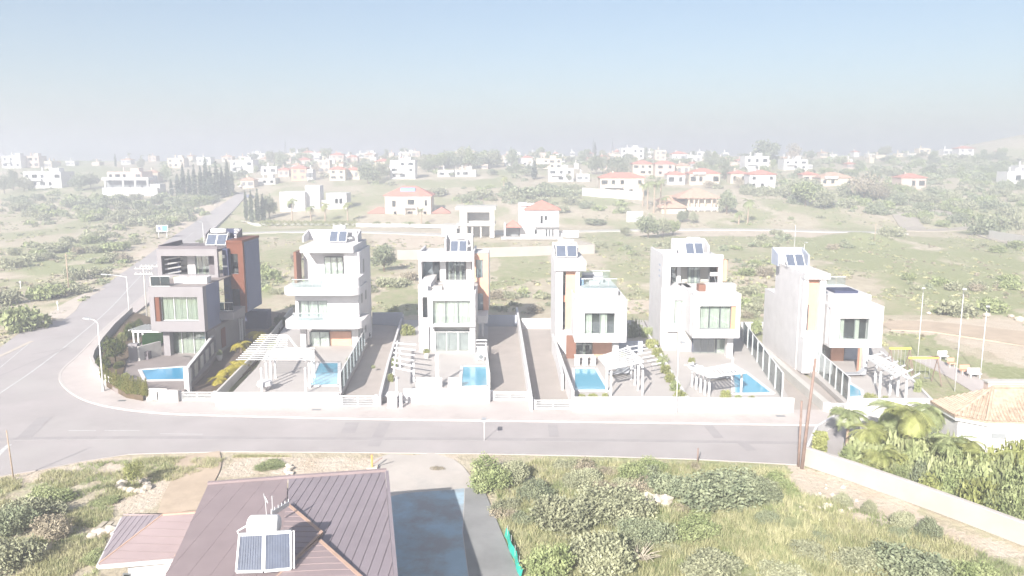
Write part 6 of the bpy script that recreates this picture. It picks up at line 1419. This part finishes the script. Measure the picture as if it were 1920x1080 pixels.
for (px, py, w, h_, k, lab) in ((217, 312, 5, 22, 'cyp', 'lone thin cypress on the skyline above the terraced house'), (1002, 336, 14, 34, 'cyp', 'lone dark cypress left of the arcaded villa'), (1434, 308, 54, 44, 'dense', 'huge round dark tree on the skyline right of centre'), (1487, 302, 30, 32, 'bare', 'brownish open tree on the skyline right of the huge round tree'),
    (1520, 300, 16, 18, 'dense', 'small dark tree on the skyline between the modern villas and the ridge'), (1358, 336, 22, 42, 'dense', 'dark pointed tree left of the modern villa with curved roof'), (1340, 306, 14, 22, 'pine', 'slim tree on the skyline left of the tall white house'),
    (720, 508, 52, 50, 'dense', 'dense dark tree behind the driveway right of rounded balconies'), (1215, 446, 48, 44, 'dense', 'broad dark tree beside the dirt field left of the tiled villa'), (1243, 443, 36, 34, 'round', 'rounder tree just right of the broad dark tree'), (1262, 440, 30, 26, 'pine', 'light green tree at the right end of the dark clump'),
    (1172, 441, 22, 16, 'round', 'small tree left of the broad dark tree'), (1362, 400, 38, 44, 'dense', 'dark blue green tree at the right side of the tiled villa'), (1300, 418, 20, 22, 'round', 'small tree in front of the tiled villa veranda'), (1280, 416, 26, 22, 'dense', 'dark low tree in front of the tiled villa garage'),
    (1620, 374, 66, 50, 'bare', 'big brown leafless looking tree right of the long cream wall'), (1648, 378, 40, 38, 'bare', 'second brown tree touching the big one'), (1510, 386, 60, 44, 'pine', 'wide green tree under the long cream wall'), (1545, 392, 40, 36, 'round', 'grey green tree right of the wide green one'),
    (1480, 372, 26, 30, 'round', 'tree left of the wide green one'), (1066, 340, 12, 16, 'round', 'small round tree before the arcaded villa'), (1158, 330, 44, 36, 'dense', 'dark trees left of the red roofed cluster'), (1118, 326, 36, 36, 'dense', 'dark tree above the walled villa'), (1146, 342, 40, 28, 'bare', 'brownish low tree behind the walled villa'),
    (960, 312, 24, 34, 'dense', 'tall dark tree on the skyline right of the wood'), (925, 308, 26, 28, 'dense', 'dark tree at the right end of the wood'), (1092, 306, 16, 22, 'dense', 'dark tree below the two slim masts'), (1115, 292, 8, 24, 'cyp', 'thin conifer on the skyline beside the slim masts'), (1028, 300, 10, 16, 'pine', 'small conifer on the skyline above the cream flat house'),
    (510, 305, 24, 22, 'round', 'loose tree left of the dark mast'), (530, 312, 28, 22, 'pine', 'light green tree under the dark mast'), (556, 314, 22, 16, 'round', 'low tree right of the dark mast'), (592, 326, 18, 20, 'bare', 'brown tree between orange villa and cream cube'), (690, 344, 44, 36, 'dense', 'wide dark tree right of the twin villas'), (712, 338, 30, 34, 'round', 'grey green tree left of the white modern block'), (740, 318, 18, 26, 'round', 'tree rising over the white modern block'), (804, 322, 26, 20, 'dense', 'tree before the cream pale roofed house'),
    (452, 334, 26, 16, 'dense', 'dark tree before the blue shaded balconies'), (505, 408, 34, 42, 'dense', 'big dark tree left of the white villa with palms'), (25, 356, 20, 38, 'dense', 'dark tree at the left picture edge'), (8, 362, 16, 36, 'dense', 'dark tree cut by the left picture edge'), (46, 358, 34, 26, 'round', 'tree before the white house with dark roof edge'), (112, 344, 10, 20, 'round', 'small round tree at the white wall'), (150, 356, 40, 30, 'dense', 'dark tree between the two left white houses'), (170, 352, 36, 28, 'round', 'grey tree just left of the terraced house'), (310, 340, 30, 30, 'pine', 'light green tree at the left of the cypress grove'), (265, 318, 16, 22, 'round', 'round tree on the skyline behind the terraced house'),
    (1180, 308, 26, 20, 'dense', 'dark tree below the long three storey block'), (1325, 318, 30, 22, 'dense', 'dark tree between the stepped white house and the tall one'), (1385, 352, 24, 20, 'bare', 'brown tree in front of the narrow cream villa'), (1330, 352, 28, 14, 'bare', 'low brown tree above the tiled villa roof')):
    treep(k, px, py, w, h_, lab)
for i in range(13): treep(rnd.choice(['dense', 'dense', 'pine', 'round']), 794 + i * 10.5, 312 + rnd.random() * 5, 26 + rnd.random() * 12, 22 + 10 * rnd.random() + (14 if i in (7, 8) else 0), 'dark green tree, %s from the left in the wood on the ridge' % ORD[i], 'trees of the dark wood on the ridge')
for i, (px, hh) in enumerate(((243, 18), (266, 14), (281, 16), (615, 22), (658, 20), (676, 16), (1440, 14), (1140, 14))):
    palmp(px, 306, hh, 6, 'thin palm on the skyline, %s from the left' % ORD[sorted([243, 266, 281, 615, 658, 676, 1440, 1140]).index(px)], n=9, group='thin palms on the skyline', kind='dark', tw=1.5)
for i, (px, py, th, fl) in enumerate(((1214, 392, 50, 15), (1226, 398, 56, 17), (1238, 392, 52, 15), (1205, 386, 40, 13), (1247, 400, 30, 13))): palmp(px, py, th, fl, 'tall fan palm, %s from the left in the clump by the tiled villa' % ORD[sorted([1214, 1226, 1238, 1205, 1247]).index(px)], group='fan palms by the tiled villa', tw=1.6, n=16)
for i, (px, py, th, fl) in enumerate(((548, 414, 38, 17), (583, 414, 26, 14), (610, 414, 30, 15), (652, 414, 32, 15), (1402, 418, 42, 19), (1385, 420, 22, 14), (768 + 22, 420, 28, 10), (945, 352, 20, 12))):
    palmp(px, py, th, fl, ('leafy palm at the left front of the white villa behind the hedge', 'small palm before the tower of the villa behind the hedge', 'palm before the middle of the villa behind the hedge', 'palm at the right end of the villa behind the hedge', 'stout palm on the green plot right of the tiled villa', 'short palm beside the stout one right of the tiled villa', 'slender palm before the red roofed manor', 'pale round palm in the green field below the wood')[i], kind='yellow' if i in (2, 3, 7) else 'green', tw=1.4, n=18)
a, c = G(486, 424), G(668, 424); hm = leafmesh('hedge', 5000, .16, [((c[0] - a[0]) * (i + .5) / 14, .6, .9, (c[0] - a[0]) / 24, .8, .95) for i in range(14)], L_['yellow'], 301, shell=.8)
o = bpy.data.objects.new('clipped_hedge', hm); col.objects.link(o); o.location = (a[0], a[1] + .5, 0); tag(o, 'long clipped light green hedge before the white villa with palms', 'hedge')
for i, (px, w) in enumerate(((728, 14), (803, 16), (765, 40), (706, 20))): bushp('yellow' if i < 2 else 'green', px, 424, w, 12, ('round golden shrub left of the manor door', 'round golden shrub right of the manor door', 'low dark shrubs in front of the manor porch', 'shrub before the left manor garage')[i])
r6 = random.Random(41)
for i in range(120):
    px = 450 + 1450 * r6.random(); py = 293 + 40 * r6.random() ** 1.6; treep(r6.choice(['dense', 'round', 'pine', 'dense']), px, py, 9 + 16 * r6.random(), 8 + 12 * r6.random(), 'green tree among the small distant houses, ' + ('left of the wood' if px < 790 else 'between the wood and the red roofed cluster' if px < 1200 else 'around the huge round tree' if px < 1550 else 'towards the hill at the right'), 'trees between the distant houses')
# ---- bushes of the scrub: named ones
NB = [('olive', 180, 452, 62, 28, 'large round grey green bush in the left field, nearest the billboard'), ('olive', 268, 408, 50, 22, 'broad grey bush close to the long street, upper one'), ('dark', 228, 380, 46, 20, 'dark round bush below the terraced house'), ('olive', 75, 412, 46, 20, 'bush in the left field below the dark roofed house'), ('green', 50, 618, 130, 60, 'very large green bush touching the road edge at the left'), ('olive', 28, 500, 60, 26, 'bush at the left picture edge by the marker post'), ('dark', 140, 520, 44, 26, 'dark bush behind the pale timber pole'), ('olive', 95, 474, 60, 22, 'flat grey bush left of the pale timber pole'), ('green', 80, 560, 90, 34, 'green bush above the very large one'), ('olive', 10, 570, 70, 40, 'bush cut by the left picture edge above the very large one'),
      ('olive', 320, 412, 46, 18, 'grey bush beside the long street, lower one'), ('olive', 355, 378, 40, 18, 'grey bush at the foot of the cypress grove'), ('dark', 130, 388, 50, 18, 'dark bush in the left field, middle'), ('olive', 35, 395, 50, 20, 'bush in the left field near the picture edge'), ('green', 210, 470, 56, 22, 'light bush right of the largest grey green one'), ('olive', 298, 436, 30, 16, 'bush hiding the billboard legs'),
      ('olive', 745, 536, 60, 22, 'low brown green bush behind the blue grey wall'), ('olive', 1670, 443, 54, 26, 'dark round bush right of the grassy mound'), ('olive', 1735, 418, 30, 18, 'bush on the dirt road edge, left one'), ('green', 1765, 424, 34, 16, 'bush on the dirt road edge, right one'), ('olive', 1790, 590, 90, 40, 'wide grey green bush beside the dirt track'), ('green', 1866, 584, 70, 34, 'green bush right of the wide grey green one'), ('dark', 1848, 440, 80, 44, 'broad dark bush at the end of the dirt road'), ('olive', 1905, 430, 50, 40, 'dark bush at the right picture edge'),
      ('olive', 1455, 440, 34, 14, 'low bush behind the tall portal house'), ('dark', 1120, 420, 60, 14, 'flat bush beyond the white red roofed house'), ('olive', 1045, 398, 50, 18, 'bush right behind the red hip roof'), ('olive', 905, 372, 70, 24, 'broad dark scrub below the green field, left part'), ('dark', 985, 372, 90, 30, 'broad dark scrub below the green field, middle part'), ('dark', 1050, 368, 60, 22, 'dark scrub clump left of the walled villa'), ('olive', 820, 366, 60, 20, 'grey scrub right of the manor roof'),
      ('dark', 1188, 640, 36, 56, 'dark tall shrub standing right of the slim towered house'), ('green', 735, 604, 30, 40, 'dark shrub at the back wall right of rounded balconies')]
for k, px, py, w, h_, lab in NB: bushp(k, px, py, w, h_, lab)
# ---- where scattered plants may stand
lots_w = [P(110, 720), P(400, 800), P(1000, 812), P(1600, 815), P(1765, 790), P(1650, 650), P(1440, 596), P(500, 576), P(300, 520), P(250, 560), P(150, 650)]
road_w = near_w + left_w + fr_w + kerb_w + [P(1750, 802)]
keep_out = [lots_w, road_w] + bares[:1] + [bares[5]] + [ppoly([(715, 1085), (700, 855), (800, 850), (868, 862), (905, 915), (945, 1010), (985, 1085)]), ppoly([(180, 1085), (215, 940), (390, 880), (735, 870), (735, 1085)])]
boxes = [(o.location.x, o.location.y) for o in col.objects if o.name.startswith('town_house')]
bx = np.array(boxes)
def free(x, y):                      # arrays
    ok = np.ones(len(x), bool)
    for p in keep_out: ok &= ~inpoly(x, y, p)
    for a, c in boxes: ok &= ~((x > a - 3) & (x < a + 22) & (y > c - 5) & (y < c + 12) & (y > 180))
    z = terrain(x, y) - CAMZ; f = y * CP - z * SP; px = CX + FPX * x / f; py = CY - FPX * (y * SP + z * CP) / f
    for q in ((515, 350, 660, 426), (685, 350, 850, 430), (820, 385, 1090, 452), (1232, 355, 1355, 416), (1090, 340, 1212, 376), (446, 420, 960, 444), (740, 462, 1120, 490), (186, 330, 300, 372), (960, 424, 1720, 442)):
        ok &= ~((px > q[0]) & (px < q[2]) & (py > q[1]) & (py < q[3]))
    return ok
DENSE = [gpoly(p) for p in ([(1380, 330), (1920, 300), (1920, 430), (1760, 415), (1560, 392), (1400, 372)], [(780, 356), (1090, 354), (1200, 384), (1180, 405), (880, 385)], [(0, 372), (420, 370), (330, 430), (0, 400)], [(450, 300), (1920, 292), (1920, 318), (450, 322)])]
r_ = random.Random(11); rn = np.random.RandomState(12)
y = 96 * (760 / 96) ** rn.rand(9000); x = y * (rn.rand(9000) * 1.5 - .75)
dn = np.zeros(9000, bool)
for p in DENSE: dn |= inpoly(x, y, p)
ok = free(x, y) & (dn | ((fbm(x + 900, y * .7, 14) > .58) & (rn.rand(9000) < .5)))
for p in greens[:7] + bares[:3]: ok &= ~inpoly(x, y, p)
cand = []
for X_, Y_, D_ in list(zip(x[ok], y[ok], dn[ok]))[:2600]:
    s = (.6 + 1.5 * r_.random() ** 2) * (1.5 if D_ else 1) * (1 + Y_ / 500); cand.append((s / Y_, float(X_), float(Y_), s, D_))
cand.sort(reverse=True)
SIZEW = {'olive': 'low grey green', 'dark': 'low dark green', 'green': 'low fresh green', 'dry': 'low dry brown'}
def WHERE(x, y):
    t = x / y
    if y > 300: return 'on the slope among the distant houses' if t > -.3 else 'on the far left slope near the terraced house'
    if t < -.36: return 'in the rough field left of the long street'
    if y > 200: return 'between the far road and the villas beyond' if t < .3 else 'in the dense thicket at the right'
    return 'in the grassy field behind the modern houses' if t < .45 else 'in the open field behind the playground'
for q in cand[:290]:
    _, x, y, s, dn = q; k = r_.choice(['olive', 'olive', 'dark', 'dark', 'green'] if dn else ['olive', 'olive', 'green', 'dry']); bush(k, x, y, T(x, y) - .15, s * 1.9, s * .95, SIZEW[k] + ' scrub bush ' + WHERE(x, y), 'scattered scrub bushes', 'scrub_bush')
def scatter_mesh(name, items, m, leaves, lsz, seed, flat=.5):
    """many small plants joined into one mass of leaves; items: x,y,z,size"""
    r = np.random.RandomState(seed); A = np.array(items); n = len(A) * leaves; c0 = np.repeat(A, leaves, 0); d = r.normal(size=(n, 3)); d /= np.linalg.norm(d, axis=1)[:, None]; d[:, 2] = np.abs(d[:, 2]); rad = .45 + .55 * r.rand(n)
    c = c0[:, :3] + d * rad[:, None] * c0[:, 3:4] * np.array([1, 1, flat * 1.5]); u = r.normal(size=(n, 3)); u /= np.linalg.norm(u, axis=1)[:, None]; w = np.cross(u, r.normal(size=(n, 3))); w /= np.linalg.norm(w, axis=1)[:, None]
    s = (c0[:, 3:4] * lsz) * (.6 + .8 * r.rand(n))[:, None]; v = np.stack([c - u * s, c - w * s * .6, c + u * s, c + w * s * .6], 1).reshape(-1, 3)
    me = bpy.data.meshes.new(name); me.vertices.add(len(v)); me.vertices.foreach_set('co', v.astype(np.float32).ravel()); me.loops.add(4 * n); me.loops.foreach_set('vertex_index', np.arange(4 * n, dtype=np.int32)); me.polygons.add(n); me.polygons.foreach_set('loop_start', np.arange(0, 4 * n, 4, dtype=np.int32)); me.update(calc_edges=True); me.materials.append(m)
    o = bpy.data.objects.new(name, me); col.objects.link(o); tag(o, kind='stuff'); return o
rest = cand[290:]; 
for j, (m, nm) in enumerate((('olive', 'low_scrub'), ('dark', 'low_scrub'), ('green', 'low_scrub'))): scatter_mesh(nm, [(x, y, T(x, y) - .1, s * .9) for i, (_, x, y, s, dn) in enumerate(rest) if i % 3 == j], L_[m], 90, .2, 400 + j)
y = 88 * (330 / 88) ** rn.rand(16000); x = y * (rn.rand(16000) * 1.5 - .75); ok = free(x, y) & (fbm(x + 300, y * .6, 7) > .48)
small = [(a, c, e - .15, .2 + .35 * r_.random()) for a, c, e in zip(x[ok], y[ok], terrain(x[ok], y[ok]))][:5200]
scatter_mesh('field_herbs', small[:2600], L_['olive'], 22, .38, 410, .4); scatter_mesh('field_herbs', small[2600:4200], L_['grass'], 22, .4, 411, .4); scatter_mesh('field_herbs', small[4200:], L_['dry'], 22, .4, 412, .4)
# ---- foreground
FGR = ppoly([(930, 905), (1000, 862), (1150, 868), (1290, 872), (1470, 880), (1500, 925), (1640, 960), (1780, 1010), (1920, 1070), (1900, 1100), (985, 1100), (935, 960)])
def fgfree(x, y): return not any(bool(inpoly(x, y, p)) for p in keep_out[1:]) 
FB = [('ngreen', 925, 912, 120, 62, 'big green bush at the top right corner of the pale yard'), ('nolive', 962, 902, 90, 66, 'tall grey bush with a dark tip beside the near road'), ('ndark', 1340, 935, 250, 66, 'wide dark mounded bush below the near road, left of the poles'), ('ndark', 1260, 925, 140, 50, 'dark bush joined to the left of the wide mounded one'), ('ndark', 1425, 935, 110, 56, 'dark bush joined to the right of the wide mounded one'), ('nolive', 1150, 960, 170, 70, 'grey green bush at the middle of the scrub plot'), ('nolive', 1060, 990, 190, 84, 'large grey green bush near the turquoise netting'), ('nolive', 1130, 1060, 230, 100, 'largest olive bush at the bottom of the scrub plot'), ('ngreen', 1020, 1085, 160, 90, 'bush at the bottom edge right of the netting'), ('ndark', 1210, 1010, 130, 60, 'dark bush behind the dry branches'), ('ngreen', 1300, 1000, 120, 40, 'low green bush right of the rubble heap'),
      ('nolive', 1090, 905, 110, 40, 'low bush right of the tall grey bush'), ('ngreen', 1190, 895, 100, 40, 'bright bush below the near road, middle'), ('ndark', 1010, 935, 110, 44, 'bush just right of the pale yard edge'), ('nolive', 1340, 1075, 190, 60, 'olive bush at the bottom edge below the green patch'), ('nolive', 1470, 1085, 120, 40, 'low bush at the bottom edge, further right'), ('nolive', 1690, 985, 70, 46, 'bush against the slanting garden wall, left one'), ('ndark', 1745, 1005, 80, 46, 'bush against the slanting garden wall, right one'), ('nolive', 1580, 945, 44, 34, 'small bush below the poles near the slanting wall'), ('nolive', 1630, 960, 40, 34, 'small upright bush at the foot of the slanting wall'), ('ndark', 1700, 1075, 240, 64, 'large dark bush at the bottom right'), ('nolive', 1600, 1060, 130, 50, 'bush left of the large dark one at the bottom right'), ('ngreen', 1830, 1090, 150, 50, 'green bush at the bottom right corner'),
      ('nolive', 60, 975, 130, 64, 'large weedy bush at the bottom left'), ('ndark', 20, 1000, 120, 70, 'dark bush cut by the bottom left picture edge'), ('ndry', 100, 1000, 110, 56, 'dry brown brush before the weedy bush at bottom left'), ('ngreen', 90, 942, 100, 36, 'green bush at the verge, bottom left'), ('nolive', 10, 1060, 150, 80, 'bush at the very bottom left corner'), ('ngreen', 180, 1050, 60, 22, 'low green weeds left of the near house'), ('ngreen', 200, 940, 70, 14, 'patch of green weeds below the young tree'), ('ngreen', 505, 872, 80, 10, 'low green weeds behind the near roof'), ('ndry', 820, 880, 30, 10, 'small dry tuft on the pale yard edge')]
for k, px, py, w, h_, lab in FB: bushp(k, px, py, w, h_, lab)
n = 0
while n < 46:
    y = 38 + 18 * r_.random(); x = y * (-.02 + r_.random() * .62)
    if not inpoly(x, y, FGR) or not fgfree(x, y) or fbm(x + 60, y, 3.5) < .47: continue
    s = .7 + .9 * r_.random(); bush(r_.choice(['nolive', 'nolive', 'ngreen', 'ndry', 'ndark']), x, y, -.15, s * 1.8, s * .8, ('loose low bush in the overgrown plot, close below the near road' if y > 48 else 'loose low bush in the overgrown plot, near the bottom edge'), 'loose bushes of the overgrown plot', 'scrub_bush'); n += 1
def grass(name, N_, region, m, hmin, hmax, seed, thr=.4, sc_=2.5, blades=6):
    r = np.random.RandomState(seed); pts = []
    while len(pts) < N_:
        y = 36 + (region[1] - 36) * r.rand(4000); x = y * (region[2] + (region[3] - region[2]) * r.rand(4000)); ok = (fbm(x + 20, y, sc_) > thr) & inpoly(x, y, region[0])
        for p in keep_out[1:]: ok &= ~inpoly(x, y, p)
        pts += list(zip(x[ok], y[ok]))
    A = np.array(pts[:N_]); n = N_ * blades; c = np.repeat(A, blades, 0) + r.normal(size=(n, 2)) * .07; z = np.repeat(-.015 - .036 * fbm(A[:, 0], A[:, 1], 5.0), blades); h_ = hmin + (hmax - hmin) * r.rand(n); a = r.rand(n) * 6.28; wd = .012 + .012 * r.rand(n)
    lx, ly = r.normal(size=n) * h_ * .35, r.normal(size=n) * h_ * .35; p0 = np.stack([c[:, 0] - np.cos(a) * wd, c[:, 1] - np.sin(a) * wd, z - .03], -1); p1 = np.stack([c[:, 0] + np.cos(a) * wd, c[:, 1] + np.sin(a) * wd, z - .03], -1); p2 = np.stack([c[:, 0] + lx, c[:, 1] + ly, z + h_], -1)
    v = np.stack([p0, p1, p2], 1).reshape(-1, 3); me = bpy.data.meshes.new(name); me.vertices.add(len(v)); me.vertices.foreach_set('co', v.astype(np.float32).ravel()); me.loops.add(3 * n); me.loops.foreach_set('vertex_index', np.arange(3 * n, dtype=np.int32)); me.polygons.add(n); me.polygons.foreach_set('loop_start', np.arange(0, 3 * n, 3, dtype=np.int32)); me.update(calc_edges=True); me.materials.append(m)
    o = bpy.data.objects.new(name, me); col.objects.link(o); tag(o, kind='stuff')
FGL = ppoly([(-150, 905), (0, 898), (150, 870), (300, 858), (420, 860), (330, 960), (235, 965), (180, 1090), (-250, 1090)])
grass('grass', 9000, (FGR, 57, -.05, .7), L_['grass'], .15, .5, 501, .42); grass('weeds', 5000, (FGR, 57, -.05, .7), L_['green'], .1, .4, 502, .5, 1.4); grass('grass', 6000, (FGL, 57, -.75, -.3), L_['grass'], .08, .35, 503, .45, 1.6); grass('weeds', 3500, (FGL, 57, -.75, -.3), L_['green'], .06, .25, 504, .52, 1.3)
VR = ppoly([(440, 855), (700, 855), (700, 885), (440, 895)]); grass('grass', 700, (VR, 57, -.4, -.1), L_['grass'], .05, .2, 505, .55, 1.2)
treep('young', 252, 914, 42, 52, 'young yellow green tree inside the ring of stones at the bottom left')
# ---- garden of the tiled villa
for i, (px, py, th, fl, k) in enumerate(((1588, 840, 74, 46, 'green'), (1700, 880, 118, 60, 'yellow'), (1668, 850, 92, 54, 'green'), (1625, 862, 62, 44, 'yellow'), (1735, 850, 92, 52, 'green'), (1780, 900, 84, 46, 'green'), (1650, 900, 60, 42, 'yellow'), (1810, 905, 84, 46, 'yellow'), (1850, 930, 84, 48, 'yellow'))):
    x, y = P(px, py, 0); s = y / FPX; palm(x, y, 0, th * s, fl * s, 'garden palm, %s from the left behind the slanting garden wall' % ORD[sorted([1588, 1700, 1668, 1625, 1735, 1780, 1650, 1810, 1850]).index(px)], kind=k, n=30, group='palms in the garden of the tiled villa', tw=.75)
for i, (px, py, w, h_, k) in enumerate(((1605, 880, 80, 60, 'green'), (1640, 895, 90, 66, 'yellow'), (1690, 905, 70, 60, 'green'), (1730, 915, 90, 80, 'garden'), (1760, 935, 100, 66, 'yellow'), (1800, 945, 110, 90, 'green'), (1850, 965, 120, 110, 'yellow'), (1900, 985, 120, 130, 'green'), (1880, 930, 130, 140, 'yellow'), (1790, 900, 100, 90, 'green'), (1740, 870, 80, 70, 'garden'), (1670, 860, 90, 60, 'garden'), (1620, 850, 70, 46, 'green'), (1905, 900, 100, 110, 'yellow'), (1830, 895, 90, 90, 'yellow'))):
    x, y = P(px, py, 0); s = y / FPX; bush({'green': 'ngreen', 'yellow': 'yellow', 'garden': 'ndark'}[k], x, y, 0, w * s, h_ * s, 'leafy garden shrub, %s from the left behind the slanting wall' % ORD[sorted([1605, 1640, 1690, 1730, 1760, 1800, 1850, 1900, 1880, 1790, 1740, 1670, 1620, 1905, 1830]).index(px)], 'shrubs in the garden of the tiled villa', 'garden_shrub', 'shrub')
for i, (px, py, w, h_) in enumerate(((1615, 878, 90, 80), (1655, 898, 90, 90), (1700, 885, 100, 110), (1745, 915, 100, 100), (1790, 925, 110, 110), (1840, 945, 120, 130), (1762, 880, 90, 110), (1680, 850, 90, 100), (1890, 965, 120, 140))):
    x, y = P(px, py, 0); s = y / FPX; bush('broad', x, y, 0, w * s, h_ * s, 'pale broad leaved plant, %s from the left behind the slanting wall' % ORD[sorted([1615, 1655, 1700, 1745, 1790, 1840, 1762, 1680, 1890]).index(px)], 'broad leaved plants of the villa garden', 'broad_leaved_plant', 'plant')
def topiary(px, py, w, h_, label):
    x, y = P(px, py, 0); s = y / FPX; W, H_ = w * s / 2, h_ * s; me = leafmesh('topiary', 2600, .09, [(0, 0, H_ * k / 5 + .25, W * .8, W * .8, H_ / 7) for k in range(5)], L_['yellow'], px, shell=.85); o = bpy.data.objects.new('clipped_bush', me); col.objects.link(o); o.location = (x, y, 0); tag(o, label, 'clipped bush', 'clipped column bushes inside the slanting wall')
topiary(1536, 852, 32, 42, 'clipped column bush nearest the road end'); topiary(1685, 898, 34, 46, 'clipped column bush under the middle palms'); topiary(1908, 980, 38, 56, 'clipped column bush at the right picture edge')
# ---- plants of the six plots
for i in range(17):
    t_ = i / 16; px, py = (lerp((186, 712), (232, 740), t_ * 2) if t_ < .5 else lerp((232, 740), (270, 745), t_ * 2 - 1)); x, y = P(px, py, .6)
    tree('cyp', x, y + .5, .55, .38, 1.3 + .4 * rnd.random(), 'small conifer, %s from the left in the hedge row of the corner plot' % ORD[i], 'young conifers of the corner hedge row').children[0].data = HCYP[i % 3]
for i, (px, py, w, h_, k) in enumerate(((196, 690, 36, 32, 'garden'), (212, 655, 38, 38, 'garden'), (243, 632, 42, 42, 'garden'), (205, 710, 26, 16, 'yellow'), (236, 708, 28, 14, 'yellow'), (262, 612, 24, 20, 'garden'), (228, 640, 26, 26, 'yellow'), (222, 690, 26, 20, 'garden'))):
    x, y = P(px, py, .6); s = y / FPX; bush(k, x, y, .6, w * s, h_ * s, 'garden shrub, %s from the left in the bed of the corner plot' % ORD[sorted([196, 212, 243, 205, 236, 262, 228, 222]).index(px)], 'shrubs in the corner bed', 'garden_shrub', 'shrub')
x, y = P(217, 684, .6); s = y / FPX; t = tree('dense', x, y, .6, 46 * s, 50 * s, 'dark leafy tree in the bed of the corner plot'); t.children[0].data = t.children[0].data.copy(); t.children[0].data.materials[0] = L_['hl']
for i, (px, py, th, fl, k) in enumerate(((452, 660, 18, 24, 'gold'), (484, 642, 20, 26, 'gold'), (425, 705, 13, 29, 'gold'), (438, 698, 16, 29, 'gold'), (408, 718, 9, 24, 'gold'), (452, 690, 10, 24, 'gold'))):
    x, y = P(px, py, .2); s = y / FPX; palm(x, y, .2, th * s, fl * s, 'golden palm, %s from the left along the dark driveway of the corner house' % ORD[sorted([452, 484, 425, 438, 408, 452.5])[:6].index(px) if px in (408, 425, 438, 452, 484) else 0] if (px, py) != (452, 690) else 'lowest golden palm between driveway and long pergola', kind=k, n=22, group='golden palms by the dark driveway', tw=.7)
for i, (px, py, w, h_) in enumerate(((528, 610, 34, 26), (515, 622, 22, 16), (462, 680, 24, 14), (470, 672, 20, 14))): x, y = P(px, py, .2); s = y / FPX; bush('garden', x, y, .2, w * s, h_ * s, ('dark shrub in the back corner of the dark driveway', 'smaller dark shrub by the back corner of the dark driveway', 'shrub between golden palms and long pergola, lower', 'shrub between golden palms and long pergola, upper')[i], None, 'garden_shrub', 'shrub')
for i, (px, py) in enumerate(((1213, 632), (1222, 652), (1231, 668), (1240, 684), (1247, 700), (1256, 716), (1266, 732), (1276, 748))): x, y = P(px, py, .5); s = y / FPX; bush('yellow' if i % 3 else 'green', x, y, .5, 30 * s, 26 * s, 'yellow green shrub, %s from the back in the row left of the tall portal house' % ORD[i], 'shrubs between two right hand plots', 'garden_shrub', 'shrub')
for i, (px, py, w, h_, k) in enumerate(((1090, 745, 22, 12, 'yellow'), (1112, 745, 22, 12, 'yellow'), (1134, 746, 20, 14, 'yellow'), (1360, 746, 24, 24, 'yellow'), (1385, 750, 24, 14, 'green'), (1408, 750, 22, 14, 'yellow'), (1632, 752, 30, 24, 'yellow'), (1656, 755, 26, 20, 'yellow'), (700, 690, 10, 8, 'green'), (765, 628, 34, 30, 'yellow'), (740, 690, 16, 30, 'green'), (733, 715, 16, 24, 'yellow'), (1418, 622, 34, 34, 'green'), (560, 742, 10, 8, 'green'), (590, 742, 12, 8, 'green'), (622, 742, 14, 9, 'green'), (1720, 735, 20, 36, 'green'), (510, 655, 22, 22, 'green'))):
    x, y = P(px, py, .5); s = y / FPX; bush(k, x, y, .5, w * s, h_ * s, ('low shrub left below the slanted pool', 'low shrub in the middle below the slanted pool', 'low shrub right below the slanted pool', 'yellow green shrub left below the wedge shaped pool', 'green shrub below the wedge shaped pool', 'shrub right below the wedge shaped pool', 'yellow shrub below the small triangular pool', 'yellow shrub right of the small triangular pool', 'tiny plant on the driveway edge', 'bright yellow green shrub at the top of the ladder like pergola', 'shrub beside the entrance steps, upper', 'shrub beside the entrance steps, lower', 'pale shrub at the back of the right hand driveways', 'tiny plant on the terrace wall below the long pergola', 'tiny plant in the middle of the wall below the pool', 'tiny plant at the right of the wall below the pool', 'ivy like shrub right of the far right pergola', 'shrub left of the long pergola by the rounded balconies')[i], None, 'garden_shrub', 'shrub')
for i, (px, w) in enumerate(((332, 18), (350, 22), (370, 20))): x_, z_ = F(px, 520, 82.8); bush('dry' if i else 'yellow', x_, 82.8, z_ - .1, w * 82 / FPX, .4, 'plants in the roof planter of the corner house, %s from the left' % ORD[i], None, 'planter_plant', 'plant')
for i, (px, py) in enumerate(((307, 526), (312, 532))): pass

for i, t in enumerate(POTS):
    o = bpy.data.objects.new('foliage', BUSH['yellow' if i % 2 else 'green'][i % 3]); col.objects.link(o); o.parent = t; o.location = (0, 0, .5); o.scale = (.4, .4, .9)
# ------------------------------------------------------------------ the air
hz = MB().box(-24500, 24500, -60, 24500, -23, 47).build('haze', None); tag(hz, kind='stuff')
mh = bpy.data.materials.new('haze_air'); mh.use_nodes = True; N = mh.node_tree.nodes; N.clear()
o_ = N.new('ShaderNodeOutputMaterial'); v_ = N.new('ShaderNodeVolumePrincipled')
v_.inputs['Color'].default_value = (.885, .91, .99, 1); v_.inputs['Density'].default_value = HAZE_DENSITY; v_.inputs['Anisotropy'].default_value = HAZE_G
mh.node_tree.links.new(v_.outputs[0], o_.inputs['Volume']); hz.data.materials.clear(); hz.data.materials.append(mh)
